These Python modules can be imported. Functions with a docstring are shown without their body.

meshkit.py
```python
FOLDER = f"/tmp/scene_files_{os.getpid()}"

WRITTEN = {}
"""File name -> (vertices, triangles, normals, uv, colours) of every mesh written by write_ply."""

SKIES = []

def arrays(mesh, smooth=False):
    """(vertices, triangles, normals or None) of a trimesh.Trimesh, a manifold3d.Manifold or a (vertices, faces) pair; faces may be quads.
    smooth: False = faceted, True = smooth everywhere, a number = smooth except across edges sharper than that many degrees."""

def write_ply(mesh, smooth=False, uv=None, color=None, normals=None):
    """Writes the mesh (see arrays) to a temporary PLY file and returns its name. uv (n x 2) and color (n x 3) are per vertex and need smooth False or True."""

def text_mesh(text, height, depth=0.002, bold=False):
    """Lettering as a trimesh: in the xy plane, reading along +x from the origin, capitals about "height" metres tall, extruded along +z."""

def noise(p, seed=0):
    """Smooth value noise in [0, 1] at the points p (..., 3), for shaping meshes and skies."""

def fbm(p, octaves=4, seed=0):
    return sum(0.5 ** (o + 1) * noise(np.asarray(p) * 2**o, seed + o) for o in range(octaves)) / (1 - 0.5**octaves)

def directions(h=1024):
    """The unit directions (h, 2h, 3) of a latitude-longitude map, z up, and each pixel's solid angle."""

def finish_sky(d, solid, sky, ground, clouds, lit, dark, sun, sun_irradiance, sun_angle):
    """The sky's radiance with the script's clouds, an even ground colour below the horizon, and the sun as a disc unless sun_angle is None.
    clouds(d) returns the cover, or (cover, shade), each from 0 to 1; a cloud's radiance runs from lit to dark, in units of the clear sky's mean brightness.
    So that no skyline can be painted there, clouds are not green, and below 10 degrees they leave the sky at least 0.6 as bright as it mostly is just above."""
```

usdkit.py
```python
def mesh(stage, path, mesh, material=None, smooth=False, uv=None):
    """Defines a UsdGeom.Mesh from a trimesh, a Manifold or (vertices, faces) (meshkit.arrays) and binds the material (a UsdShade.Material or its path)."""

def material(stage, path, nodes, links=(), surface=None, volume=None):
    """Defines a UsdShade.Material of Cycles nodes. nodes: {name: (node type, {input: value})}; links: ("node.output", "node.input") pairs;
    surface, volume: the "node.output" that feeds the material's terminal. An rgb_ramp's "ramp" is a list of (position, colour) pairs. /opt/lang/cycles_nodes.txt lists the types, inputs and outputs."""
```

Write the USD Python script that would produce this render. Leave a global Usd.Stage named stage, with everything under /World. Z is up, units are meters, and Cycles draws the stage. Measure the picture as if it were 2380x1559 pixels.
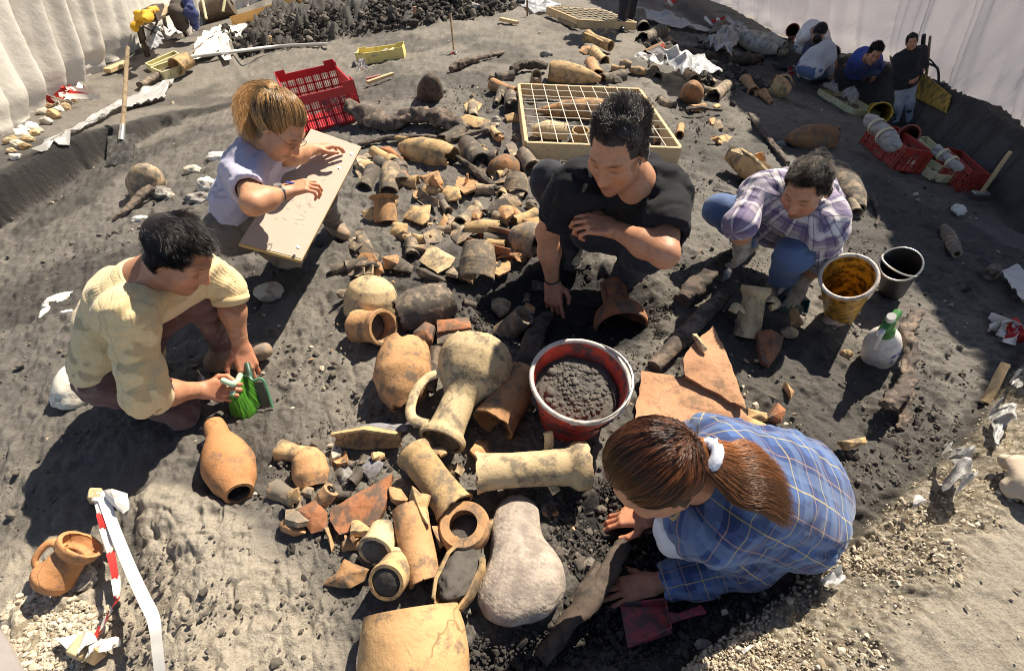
import math, random
import numpy as np, trimesh, usdkit, meshkit
from pxr import Usd, UsdGeom, UsdLux, UsdShade, Gf, Sdf, Vt

stage = Usd.Stage.CreateInMemory()
UsdGeom.SetStageUpAxis(stage, 'Z'); UsdGeom.SetStageMetersPerUnit(stage, 1.0)
UsdGeom.Xform.Define(stage, '/World'); UsdGeom.Scope.Define(stage, '/World/Looks')

# ------------------------------------------------------------------ camera, sky, sun, exposure
EYE = np.array([0.0, 0.0, 1.55]); PITCH = math.radians(42.0)
FPX, PW, PH = 1178.0, 2380.0, 1559.0          # focal length in the pixel units used below; picture size in those units
SUN_AZ, SUN_EL = math.radians(38.0), math.radians(51.0)      # azimuth measured from +y towards +x
SUN_INT, SKY_STR, EXPOSURE = 1.25, 0.05, 1.15
cam = UsdGeom.Camera.Define(stage, '/World/camera')
cam.CreateHorizontalApertureAttr(36.0); cam.CreateVerticalApertureAttr(36.0 * 670 / 1024)
cam.CreateFocalLengthAttr(36.0 * FPX / PW)
cam.CreateClippingRangeAttr(Gf.Vec2f(0.05, 1000.0))
cam.CreateExposureAttr(EXPOSURE)
cam.AddTranslateOp().Set(Gf.Vec3d(*EYE)); cam.AddRotateXOp().Set(90.0 - math.degrees(PITCH))
dome = UsdLux.DomeLight.Define(stage, '/World/sky')
dm = usdkit.material(stage, '/World/Looks/sky_look', {
    's': ('sky_texture', dict(sky_type='single_scattering', sun_disc=False, sun_elevation=SUN_EL, sun_rotation=SUN_AZ, altitude=50.0)),
    'b': ('background_shader', dict(strength=SKY_STR))}, [('s.color', 'b.color')], surface='b.background')
UsdShade.MaterialBindingAPI.Apply(dome.GetPrim()).Bind(dm)
dome.GetPrim().SetCustomDataByKey('kind', 'structure')
sun = UsdLux.DistantLight.Define(stage, '/World/sun')
sun.CreateIntensityAttr(SUN_INT); sun.CreateAngleAttr(0.5); sun.CreateNormalizeAttr(True); sun.CreateColorAttr(Gf.Vec3f(1.0, 0.92, 0.77))
SUND = np.array([math.sin(SUN_AZ) * math.cos(SUN_EL), math.cos(SUN_AZ) * math.cos(SUN_EL), math.sin(SUN_EL)])
sun.AddRotateXYZOp().Set(Gf.Vec3f(math.degrees(SUN_EL) - 90, 0, -math.degrees(SUN_AZ)))

# ------------------------------------------------------------------ small maths
def V(*a): return np.array(a, float)
def nrm(v):
    v = np.asarray(v, float); return v / max(np.linalg.norm(v), 1e-12)
FWD = V(0, math.cos(PITCH), -math.sin(PITCH)); UPV = V(0, math.sin(PITCH), math.cos(PITCH)); RGT = V(1, 0, 0)
ZUP = V(0, 0, 1)
def ray(px, py):
    return FWD + RGT * ((px - PW / 2) / FPX) + UPV * ((PH / 2 - py) / FPX)
def atd(px, py, t): return EYE + ray(px, py) * t
def sstep(a, b, x):
    t = np.clip((x - a) / (b - a), 0, 1); return t * t * (3 - 2 * t)
_NT = np.random.default_rng(77).random((512, 512)).astype(np.float32)
def _n2(x, y):
    xi, yi = np.floor(x), np.floor(y); u = (x - xi).astype(np.float32); v = (y - yi).astype(np.float32)
    u = u * u * (3 - 2 * u); v = v * v * (3 - 2 * v)
    i = xi.astype(np.int32) & 511; j = yi.astype(np.int32) & 511; i2 = (i + 1) & 511; j2 = (j + 1) & 511
    a, b, c, d = _NT[i, j], _NT[i2, j], _NT[i, j2], _NT[i2, j2]
    return (a + (b - a) * u) * (1 - v) + (c + (d - c) * u) * v
def fbm2(x, y, f, oct=3, seed=0):
    """smooth noise in the plane, about -0.5 .. 0.5"""
    out = 0; ca, sa = math.cos(.6), math.sin(.6)
    for o in range(oct):
        g = f * 2 ** o; a = .6 * o + seed * .37; c, s_ = math.cos(a), math.sin(a)
        out = out + .5 ** (o + 1) * _n2((x * c - y * s_) * g + seed * 17.31 + 3.7 * o, (x * s_ + y * c) * g + seed * 9.77 + 100)
    return out / (1 - .5 ** oct) - .5

# ------------------------------------------------------------------ the lie of the land
def base(x, y):
    return -0.036 * x * x / (1 + 0.012 * x * x)
def at_base(px, py):
    d = ray(px, py); t = np.linspace(0.4, 40, 4000); p = EYE[:, None] + d[:, None] * t
    f = p[2] - base(p[0], p[1]); i = np.argmax(f < 0) if (f < 0).any() else len(t) - 1
    return p[:2, i]
def poly(pts): return np.array([at_base(*p) for p in pts])
def seg_d(x, y, P, closed=True):
    """distance to a polyline and, if closed, sign (negative inside)"""
    d = np.full(x.shape, 1e9); ins = np.zeros(x.shape, bool)
    n = len(P)
    for i in range(n if closed else n - 1):
        a, b = P[i], P[(i + 1) % n]; e = b - a
        t = np.clip(((x - a[0]) * e[0] + (y - a[1]) * e[1]) / max(e @ e, 1e-9), 0, 1)
        d = np.minimum(d, (x - a[0] - t * e[0]) ** 2 + (y - a[1] - t * e[1]) ** 2)
        if closed:
            c = ((a[1] > y) != (b[1] > y)) & (x < (b[0] - a[0]) * (y - a[1]) / (b[1] - a[1] + 1e-12) + a[0])
            ins ^= c
    d = np.sqrt(d); return np.where(ins, -d, d)
LB_LINE = poly([(9, 522), (104, 462), (191, 402), (264, 362), (330, 327), (379, 299), (412, 292), (417, 279), (500, 258), (574, 240), (600, 203)])
LB_END = LB_LINE[-1]
LB = np.vstack([[[-14, LB_LINE[0][1] - 2.2], LB_LINE[0] + [-1.2, -.9]], LB_LINE, poly([(560, 165), (540, 60)]), [[-4.5, 16], [-16, 18]]])
RB_LINE = poly([(1600, 40), (1690, 98), (1790, 143), (1900, 190), (2000, 238), (2108, 305), (2261, 438), (2380, 545)])
RB = np.vstack([[[4, 22]], RB_LINE, [RB_LINE[-1] + [.5, -.45]], [RB_LINE[-1] + [1.5, -2.2]], [[16, 0], [18, 20]]])
BR_LINE = poly([(2480, 745), (2380, 825), (2290, 935), (2240, 1016), (2108, 1131), (2004, 1221), (1893, 1322), (1733, 1451), (1640, 1510), (1540, 1600)])
BR = np.vstack([[[4.2, 1.9]], BR_LINE, [[.18, .1], [.1, -3], [5, -3]]])
ML = poly([(300, 1190), (360, 1125), (440, 1128), (520, 1160), (610, 1215), (640, 1285), (600, 1380), (560, 1450), (590, 1640), (330, 1700), (350, 1450), (330, 1330)])
PIT = poly([(1090, 700), (1180, 630), (1330, 600), (1500, 640), (1560, 700), (1520, 790), (1400, 830), (1230, 800), (1130, 780)])
PIT2 = poly([(1310, 1150), (1420, 1110), (1600, 1220), (1800, 1330), (1660, 1440), (1560, 1520), (1330, 1570), (1130, 1620), (1090, 1520), (1280, 1430), (1330, 1290)])
BURN = poly([(545, 140), (640, 118), (735, 102), (860, 78), (1000, 58), (1100, 45), (1180, 30), (1215, 12), (1200, -40), (860, -60), (700, 20), (600, 60), (560, 90)])
FARR = poly([(1480, 95), (1700, 130), (1850, 175), (1700, 250), (1560, 150)])
WETR = poly([(1190, 10), (1480, 30), (1690, 110), (1560, 100), (1440, 80), (1270, 70)])
LBH = 0.50
def G(x, y):
    x = np.asarray(x, float); y = np.asarray(y, float); shp = x.shape; x = x.ravel(); y = y.ravel()
    z = base(x, y)
    wob = 0.05 * fbm2(x, y, 5, 2, 11) + 0.03 * fbm2(x, y, 17, 2, 12)
    s = seg_d(x, y, LB) + wob
    end = sstep(0.1, 2.4, np.hypot(x - LB_END[0], y - LB_END[1])) * sstep(13, 8, y)
    z = z + LBH * (0.35 + 0.65 * sstep(-3, -5.5, x)) * end * sstep(0.02, -0.04, s)
    s = seg_d(x, y, RB) + wob
    z = z + (0.10 + .42 * sstep(9.5, 6.0, y)) * sstep(0.03, -0.16, s) + 0.10 * sstep(-0.2, -1.0, s)
    s = seg_d(x, y, BR) + 0.6 * wob
    z = z + 0.07 * sstep(0.015, -0.03, s) + 0.13 * sstep(-0.03, -0.22, s)
    s = seg_d(x, y, ML) + 0.4 * wob
    z = z + 0.035 * sstep(0.02, -0.05, s) + 0.03 * sstep(0.0, -0.2, s)
    s = seg_d(x, y, PIT); z = z - 0.10 * sstep(0.06, -0.16, s)
    s = seg_d(x, y, PIT2); z = z - 0.09 * sstep(0.05, -0.14, s)
    s = seg_d(x, y, BURN); z = z + 0.22 * sstep(0.1, -0.7, s)
    return z.reshape(shp)
def gz(x, y): return float(G(np.array([x]), np.array([y]))[0])
_T = 0.35 * (1.012 ** np.arange(400))
def at(px, py, h=0.0):
    """the point seen at (px, py) that lies h above the ground"""
    d = ray(px, py); p = EYE[:, None] + d[:, None] * _T
    f = p[2] - G(p[0], p[1]) - h
    i = int(np.argmax(f < 0)) if (f < 0).any() else len(_T) - 1
    lo, hi = _T[max(i - 1, 0)], _T[i]
    for _ in range(3):
        t = np.linspace(lo, hi, 12); p = EYE[:, None] + d[:, None] * t
        f = p[2] - G(p[0], p[1]) - h
        j = int(np.argmax(f < 0)) if (f < 0).any() else 11
        lo, hi = t[max(j - 1, 0)], t[j]
    return EYE + d * (0.5 * (lo + hi))
def mpp(p): return float((np.asarray(p) - EYE) @ FWD) / FPX      # metres per pixel unit at a point
def onaxis(parent, px, py, L, far=False):
    """the point on the sight line of (px, py) at distance L from parent (near or far solution)"""
    d = nrm(ray(px, py)); m = parent - EYE; b = d @ m; c = m @ m - L * L; q = b * b - c
    t = b + (math.sqrt(q) if far else -math.sqrt(q)) if q > 0 else b
    return EYE + d * t

# ------------------------------------------------------------------ materials
ATT = {}
def M(name, nodes, links, surface, volume=None):
    return usdkit.material(stage, '/World/Looks/' + name, nodes, links, surface=surface, volume=volume)
def plain(name, col, rough=0.6, spec=0.4, var=0.12, bump=0.25, bscale=60.0, dirt=0.0, dirtcol=(.07, .06, .05), dscale=9.0, metal=0.0, extra=None, sheen=0.0, bdist=0.004):
    """a painted, plastic or wooden surface with tonal variation, grime in patches and fine relief"""
    c = np.array(col)
    n = {'g': ('texture_coordinate', {}), 'n1': ('noise_texture', dict(scale=dscale, detail=5.0, roughness=.62)),
         'n2': ('noise_texture', dict(scale=bscale, detail=4.0, roughness=.6)),
         'r1': ('rgb_ramp', dict(ramp=[(.25, tuple(c * (1 - var))), (.75, tuple(np.minimum(c * (1 + var), 1)))])),
         'rd': ('rgb_ramp', dict(ramp=[(max(.0, .62 - dirt * .45), (0, 0, 0)), (max(.08, .76 - dirt * .4), (1, 1, 1))])),
         'nd': ('noise_texture', dict(scale=dscale * 1.7, detail=7.0, roughness=.7)),
         'mx': ('mix_color', dict(b=tuple(dirtcol))), 'bp': ('bump', dict(strength=bump, distance=bdist)),
         'p': ('principled_bsdf', dict(roughness=rough, specular_ior_level=spec, metallic=metal, sheen_weight=sheen))}
    l = [('g.object', 'n1.vector'), ('g.object', 'n2.vector'), ('g.object', 'nd.vector'), ('n1.fac', 'r1.fac'), ('r1.color', 'mx.a'), ('nd.fac', 'rd.fac'),
         ('n2.fac', 'bp.height'), ('bp.normal', 'p.normal')]
    if dirt > 0:
        n['ml'] = ('math', dict(math_type='multiply', value2=min(1.0, .5 + dirt))); l += [('rd.color', 'ml.value1'), ('ml.value', 'mx.fac'), ('mx.result', 'p.base_color')]
    else:
        l += [('r1.color', 'p.base_color')]
    if extra: n['p'][1].update(extra)
    return M(name, n, l, 'p.BSDF')

def soil_material():
    n = {'g': ('geometry', {}), 'a': ('attribute', dict(attribute='soil')), 'sx': ('separate_xyz', {}),
         'n1': ('noise_texture', dict(scale=2.2, detail=8.0, roughness=.65)), 'n2': ('noise_texture', dict(scale=26.0, detail=8.0, roughness=.75)),
         'n3': ('noise_texture', dict(scale=150.0, detail=5.0, roughness=.7)), 'v': ('voronoi_texture', dict(scale=85.0, feature='f1')),
         'v2': ('voronoi_texture', dict(scale=7.0, feature='distance_to_edge')),
         'r': ('rgb_ramp', dict(ramp=[(.28, (.050, .045, .042)), (.5, (.104, .094, .086)), (.72, (.170, .153, .136))])),
         'rp': ('rgb_ramp', dict(ramp=[(.25, (.23, .195, .15)), (.5, (.35, .30, .235)), (.75, (.45, .395, .32))])),
         'rg': ('rgb_ramp', dict(ramp=[(.2, (.20, .15, .09)), (.5, (.36, .29, .19)), (.8, (.58, .51, .40))])),
         'rw': ('rgb_ramp', dict(ramp=[(.25, (.007, .0065, .007)), (.7, (.026, .023, .022))])),
         'ad': ('math', dict(math_type='multiply_add', value2=.55)), 'ad2': ('math', dict(math_type='multiply', value2=.45)),
         'm1': ('mix_color', {}), 'm2': ('mix_color', {}), 'm3': ('mix_color', {}), 'm4': ('mix_color', dict(blend_type='multiply', fac=.55)),
         'rs': ('rgb_ramp', dict(ramp=[(.32, (.45, .45, .45)), (.6, (1.12, 1.12, 1.12))])),
         'h1': ('math', dict(math_type='multiply_add', value2=.6)), 'h2': ('math', dict(math_type='multiply', value2=.4)),
         'bp': ('bump', dict(strength=.85, distance=.018)), 'bp2': ('bump', dict(strength=.7, distance=.006)), 'mp': ('mapping', dict(rotation=(0, 0, .5), scale=(9., 46., 20.))), 'ns': ('noise_texture', dict(scale=1.0, detail=3.0, roughness=.6)), 'bp3': ('bump', dict(strength=.45, distance=.010)),
         'rr': ('map_range', dict(from_min=0., from_max=1., to_min=.92, to_max=.78)),
         'p': ('principled_bsdf', dict(specular_ior_level=.28))}
    l = [('g.position', x + '.vector') for x in ('n1', 'n2', 'n3', 'v', 'v2')]
    l += [('a.vector', 'sx.vector'), ('n2.fac', 'ad2.value1'), ('n1.fac', 'ad.value1'), ('ad2.value', 'ad.value3'),
          ('ad.value', 'r.fac'), ('ad.value', 'rp.fac'), ('v.color', 'rg.fac'), ('ad.value', 'rw.fac'),
          ('r.color', 'm1.a'), ('rp.color', 'm1.b'), ('sx.x', 'm1.fac'), ('m1.result', 'm2.a'), ('rg.color', 'm2.b'), ('sx.y', 'm2.fac'),
          ('m2.result', 'm3.a'), ('rw.color', 'm3.b'), ('sx.z', 'm3.fac'), ('m3.result', 'm4.a'), ('n3.fac', 'rs.fac'), ('rs.color', 'm4.b'),
          ('m4.result', 'p.base_color'), ('sx.z', 'rr.value'), ('rr.result', 'p.roughness'),
          ('n2.fac', 'bp.height'), ('n3.fac', 'bp2.height'), ('g.position', 'mp.vector'), ('mp.vector', 'ns.vector'), ('ns.fac', 'bp3.height'), ('bp3.normal', 'bp.normal'), ('bp.normal', 'bp2.normal'), ('bp2.normal', 'p.normal')]
    return M('soil_look', n, l, 'p.BSDF')

def cloth_sheet(name, col, trans=0.45, tcol=None):
    n = {'g': ('geometry', {}), 'n': ('noise_texture', dict(scale=1.6, detail=6.0, roughness=.6)), 'n2': ('noise_texture', dict(scale=340.0, detail=2.0)),
         'r': ('rgb_ramp', dict(ramp=[(.3, tuple(np.array(col) * .84)), (.65, tuple(col))])),
         'n3': ('noise_texture', dict(scale=9.0, detail=5.0, roughness=.6)), 'b0': ('bump', dict(strength=.5, distance=.02)),
         'b': ('bump', dict(strength=.25, distance=.003)), 'd': ('principled_bsdf', dict(roughness=.8, specular_ior_level=.15)),
         't': ('translucent_bsdf', dict(color=tuple(tcol or col))), 'm': ('mix_closure', dict(fac=trans))}
    l = [('g.position', 'n.vector'), ('g.position', 'n2.vector'), ('g.position', 'n3.vector'), ('n.fac', 'r.fac'), ('r.color', 'd.base_color'), ('n3.fac', 'b0.height'), ('b0.normal', 'b.normal'),
         ('n2.fac', 'b.height'), ('b.normal', 'd.normal'), ('d.BSDF', 'm.closure1'), ('t.BSDF', 'm.closure2')]
    return M(name, n, l, 'm.closure')

# ------------------------------------------------------------------ building things
_used, _off = {}, {}
def path_for(name, parent=None):
    root = '/World' if parent is None else str(parent.GetPath())
    k = (root, name); n = _used.get(k, 0); _used[k] = n + 1
    return f'{root}/{name}' if n == 0 else f'{root}/{name}_{n:03d}'
def tag(prim, label=None, cat=None, group=None, kind=None):
    kind = kind or ('thing' if cat else None)
    for k, v in (('label', label), ('category', cat), ('group', group), ('kind', kind)):
        if v: prim.SetCustomDataByKey(k, v)
    return prim
def thing(name, label, cat, group=None, loc=None):
    x = UsdGeom.Xform.Define(stage, path_for(name))
    if loc is not None:
        x.AddTranslateOp().Set(Gf.Vec3d(*map(float, loc))); _off[str(x.GetPath())] = np.asarray(loc, float)
    return tag(x.GetPrim(), label, cat, group)
def mesh(name, m, mat, parent=None, smooth=40, attrs=None, uv=None):
    """one Mesh prim, under parent or top level; attrs: {primvar: (n,3) array} needs smooth False/True"""
    g = usdkit.mesh(stage, path_for(name, parent), m, mat, smooth, uv=uv)
    if parent is not None:      # meshes are built in world space; a thing's Xform may be moved to its base
        t = UsdGeom.Xformable(g); off = world_off(parent)
        if off is not None: t.AddTranslateOp().Set(Gf.Vec3d(*(-off)))
    for k, a in (attrs or {}).items():
        UsdGeom.PrimvarsAPI(g).CreatePrimvar(k, Sdf.ValueTypeNames.Float3Array, 'vertex').Set(Vt.Vec3fArray.FromNumpy(np.asarray(a, np.float32)))
    return g.GetPrim()
def world_off(prim):
    return _off.get(str(prim.GetPath()))
def one(name, m, mat, label, cat, group=None, smooth=40, **k):
    return tag(mesh(name, m, mat, None, smooth, **k), label, cat, group)
def structure(name, m, mat, **k):
    return tag(mesh(name, m, mat, **k), kind='structure')
def cat_(ms): return trimesh.util.concatenate([m for m in ms if m is not None])
def grid_faces(nu, nv, wrap_v=False):
    i = np.arange(nu - 1)[:, None]; j = np.arange(nv if wrap_v else nv - 1)[None]
    j2 = (j + 1) % nv
    a, b, c, d = i * nv + j, (i + 1) * nv + j, (i + 1) * nv + j2, i * nv + j2
    q = np.stack([a, b, c, d], -1).reshape(-1, 4)
    return np.vstack([q[:, [0, 1, 2]], q[:, [0, 2, 3]]])
def frame_of(d, up=ZUP):
    d = nrm(d); u = up - d * (up @ d)
    if np.linalg.norm(u) < 1e-3: u = V(0, 1, 0) - d * d[1]
    u = nrm(u); return d, u, np.cross(d, u)
def catmull(pts, n):
    P = np.asarray(pts, float)
    if len(P) == 2: return P[0] + (P[1] - P[0]) * np.linspace(0, 1, n)[:, None]
    k = np.linspace(0, len(P) - 1, n); i = np.minimum(k.astype(int), len(P) - 2); t = (k - i)[:, None]
    g = lambda j: P[np.clip(j, 0, len(P) - 1)]
    p0, p1, p2, p3 = g(i - 1), g(i), g(i + 1), g(i + 2)
    return 0.5 * (2 * p1 + (p2 - p0) * t + (2 * p0 - 5 * p1 + 4 * p2 - p3) * t ** 2 + (3 * p1 - p0 - 3 * p2 + p3) * t ** 3)
def tube(pts, r, n=8, steps=None, flat=1.0, up=ZUP, rough=0.0, rf=20.0, seed=0, caps=True):
    """a tube along a smooth path; r one radius or one per control point; flat squeezes it across up"""
    P = catmull(pts, steps or max(2, len(pts) * 5)) if (steps or len(pts) > 2) else np.asarray(pts, float)
    R = np.interp(np.linspace(0, 1, len(P)), np.linspace(0, 1, len(np.atleast_1d(r))), np.atleast_1d(r)) if np.ndim(r) else np.full(len(P), r)
    T = np.gradient(P, axis=0); T /= np.maximum(np.linalg.norm(T, axis=1, keepdims=True), 1e-9)
    u = frame_of(T[0], up)[1]; rows = []
    a = np.arange(n) / n * 2 * np.pi
    for p, t, rr in zip(P, T, R):
        u = u - t * (u @ t); u = u / max(np.linalg.norm(u), 1e-9); w = np.cross(t, u)
        rows.append(p + rr * (np.cos(a)[:, None] * u * flat + np.sin(a)[:, None] * w))
    v = np.vstack(rows)
    if rough:
        nn = v - np.repeat(P, n, 0); al = np.repeat(np.cumsum(np.r_[0, np.linalg.norm(np.diff(P, axis=0), axis=1)]), n); aa = np.tile(a, len(P))
        q = np.column_stack([np.cos(aa) * 2.2, np.sin(aa) * 2.2, al * rf * .28]) + seed * 3.1
        v = v + nn * ((meshkit.fbm(q, 3, seed) - .5) * 1.5 + .5 * (meshkit.fbm(v * rf * 1.3, 2, seed + 1) - .5))[:, None] * 2 * rough
    f = grid_faces(len(P), n, True)[:, ::-1]
    if caps:
        k = len(v); v = np.vstack([v, P[:1], P[-1:]]); j = np.arange(n); j2 = (j + 1) % n; e = (len(P) - 1) * n
        f = np.vstack([f, np.stack([np.full(n, k), j2, j], 1)[:, ::-1][:, ::-1], np.stack([np.full(n, k + 1), e + j, e + j2], 1)])
    m = trimesh.Trimesh(v, f, process=False)
    return m
def box(size, loc=(0, 0, 0), R=None, bev=0.0):
    m = trimesh.creation.box(size)
    if bev:
        s = np.array(size) / 2; pts = []
        for sx in (-1, 1):
            for sy in (-1, 1):
                for sz in (-1, 1):
                    for k in range(3):
                        q = s - bev; q = q.copy(); q[k] += bev; pts.append(q * [sx, sy, sz])
        m = trimesh.convex.convex_hull(np.array(pts))
    if R is not None: m.vertices = m.vertices @ np.asarray(R).T      # R's columns: the box's own axes in the world
    m.apply_translation(loc); return m
def axes(xd, zd=ZUP):
    x = nrm(xd); z = nrm(zd - x * (zd @ x)); return np.stack([x, np.cross(z, x), z], 1)
def bar(a, b, w, h, up=ZUP, bev=0.0):
    a, b = np.asarray(a, float), np.asarray(b, float)
    return box((np.linalg.norm(b - a), w, h), (a + b) / 2, axes(b - a, up), bev)
def rough_rock(c, r, seed=0, amp=.28, freq=2.2, sub=3, R=None, chunky=0.0):
    m = trimesh.creation.icosphere(sub, 1.0); v = m.vertices.copy(); rng = np.random.default_rng(seed)
    v = v * (1 + amp * 2 * (meshkit.fbm(v * freq + seed * 7.3, 3, seed) - .5))[:, None]
    if chunky:
        for _ in range(11):
            d = nrm(rng.normal(size=3)); o = rng.uniform(.5, .82); e = v @ d - o; v = v - np.outer(np.maximum(e, 0) * chunky, d)
    v = v * np.asarray(r)
    if R is not None: v = v @ np.asarray(R).T
    m.vertices = v + c; return m
# ------------------------------------------------------------------ the ground: one sheet, fine near the camera, reaching the horizon
SOIL = soil_material()
def build_ground():
    az = np.concatenate([np.radians(np.linspace(-92, 92, 1060)), np.radians(np.linspace(95, 265, 40))])
    ph = np.radians(np.concatenate([np.linspace(84, 74, 14)[:-1], np.linspace(74, 7.2, 610), [6.2, 5, 4, 3, 2, 1.4]]))
    r = 1.6 / np.tan(ph); r = np.concatenate([[0.01], r])
    Rg, Az = np.meshgrid(r, az, indexing='ij'); x = Rg * np.sin(Az); y = Rg * np.cos(Az)
    fx, fy = x.ravel(), y.ravel()
    z = G(fx, fy)
    dBR, dML, dLB, dRB, dP1, dP2, dBU, dWR, dFR = [seg_d(fx, fy, P) for P in (BR, ML, LB, RB, PIT, PIT2, BURN, WETR, FARR)]
    dist = np.hypot(fx, fy)
    fade = sstep(16, 9, dist)
    rid = lambda f, s, o=3: 1 - 2 * np.abs(fbm2(fx, fy, f, o, s)) * 1.6
    grav = sstep(.03, -.03, dBR) * sstep(-.27, -.19, dBR + .12 * fbm2(fx, fy, 6, 3, 31))
    brtop = sstep(-.16, -.25, dBR + .12 * fbm2(fx, fy, 6, 3, 31))
    burn = sstep(.05, -.15, dBU + .3 * fbm2(fx, fy, 3, 3, 33)); farr = sstep(.1, -.2, dFR)
    smooth_l = sstep(.1, -.1, dLB) * (1 - burn)
    rough = (1.0 - .55 * smooth_l) * (1 - .6 * brtop)
    z = z + fade * rough * (.050 * fbm2(fx, fy, 1.6, 2, 1) + .030 * fbm2(fx, fy, 6, 3, 2) + .016 * fbm2(fx, fy, 22, 3, 3) + .007 * fbm2(fx, fy, 70, 2, 4))
    lump = np.maximum(fbm2(fx, fy, 13, 3, 5) - .06, 0); z = z + fade * rough * .08 * lump
    pits = np.maximum(fbm2(fx, fy, 11, 3, 6) - .10, 0); z = z - fade * rough * .075 * pits
    ex = fbm2(fx + .4 * y.ravel(), fy * .45, 16, 3, 7); z = z + fade * .015 * np.abs(ex) * 2 * (1 - smooth_l)
    z = z + grav * (.075 * fbm2(fx, fy, 9, 4, 8) + .06 * np.maximum(fbm2(fx, fy, 28, 3, 9), 0))
    z = z - brtop * .0 + burn * (.42 * fbm2(fx, fy, 2.6, 4, 10) + .25 * np.maximum(rid(5, 13) - .55, 0) + .12 * fbm2(fx, fy, 14, 3, 14))
    ml = sstep(.02, -.06, dML); crack = np.maximum(.05 - np.abs(fbm2(fx, fy, 9, 3, 15)), 0) / .05
    z = z - ml * .012 * crack + ml * .03 * fbm2(fx, fy, 8, 3, 16)
    z = z + .10 * farr * fbm2(fx, fy, 3, 4, 17)
    p1 = np.maximum(sstep(.05, -.08, dP1 + .10 * fbm2(fx, fy, 5, 3, 18)), sstep(.05, -.08, dP2 + .10 * fbm2(fx, fy, 5, 3, 19)))
    # soil primvar: x pale and dry, y gravel, z dark: moist in the pits, painted shade on the left cut
    near_pale = .16 + .5 * sstep(-.1, .14, fbm2(fx, fy, .9, 3, 20)) * sstep(3.5, 1.2, dist)  # patchy paler soil, stronger near the camera
    bl = poly([(0, 1270), (180, 1230), (420, 1330), (620, 1260), (760, 1400), (830, 1559), (700, 1750), (-200, 1750)])
    dbl = seg_d(fx, fy, bl) + .15 * fbm2(fx, fy, 4, 3, 21)
    pale = np.clip(np.maximum.reduce([near_pale * .55, 1.0 * sstep(.1, -.12, dbl), .8 * ml, .82 * brtop]), 0, 1)
    pale = np.maximum(pale, .10 + .16 * sstep(3.5, 7, fy) * (1 - burn))
    ml2 = poly([(30, 1400), (150, 1365), (235, 1420), (245, 1480), (160, 1600), (90, 1640), (20, 1500)])
    gr = np.clip(np.maximum(grav * (.55 + .9 * fbm2(fx, fy, 5, 3, 22)), .75 * sstep(.03, -.05, seg_d(fx, fy, ml2) + .12 * fbm2(fx, fy, 7, 3, 23))), 0, 1)
    face = np.maximum(sstep(.07, .0, dLB) * sstep(-.20, -.10, dLB), 0) * .95 * sstep(9, 6, dist)  # left cut face: shade painted in as very dark soil
    wet = np.clip(np.maximum.reduce([p1, .7 * burn, .75 * farr, .55 * sstep(.12, .02, dRB) * sstep(-.55, -.3, dRB), face,  # right cut also darkened along its slope and foot
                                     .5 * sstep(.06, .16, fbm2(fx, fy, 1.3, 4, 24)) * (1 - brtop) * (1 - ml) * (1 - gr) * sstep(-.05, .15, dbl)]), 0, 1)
    edge = sstep(.05, .012, np.abs(dBR - .01)) * .7; wet = np.maximum(wet, edge)  # dark line along the foot of the lower right bank
    wet = np.maximum(wet, .5 * sstep(0, -.3, dWR))
    gr = np.maximum(gr, .3 * sstep(.0, -.2, dWR) * sstep(0.02, .1, fbm2(fx, fy, 6, 3, 44)))
    f = grid_faces(len(r), len(az), True)
    m = trimesh.Trimesh(np.stack([fx, fy, z], 1), f, process=False)
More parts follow.
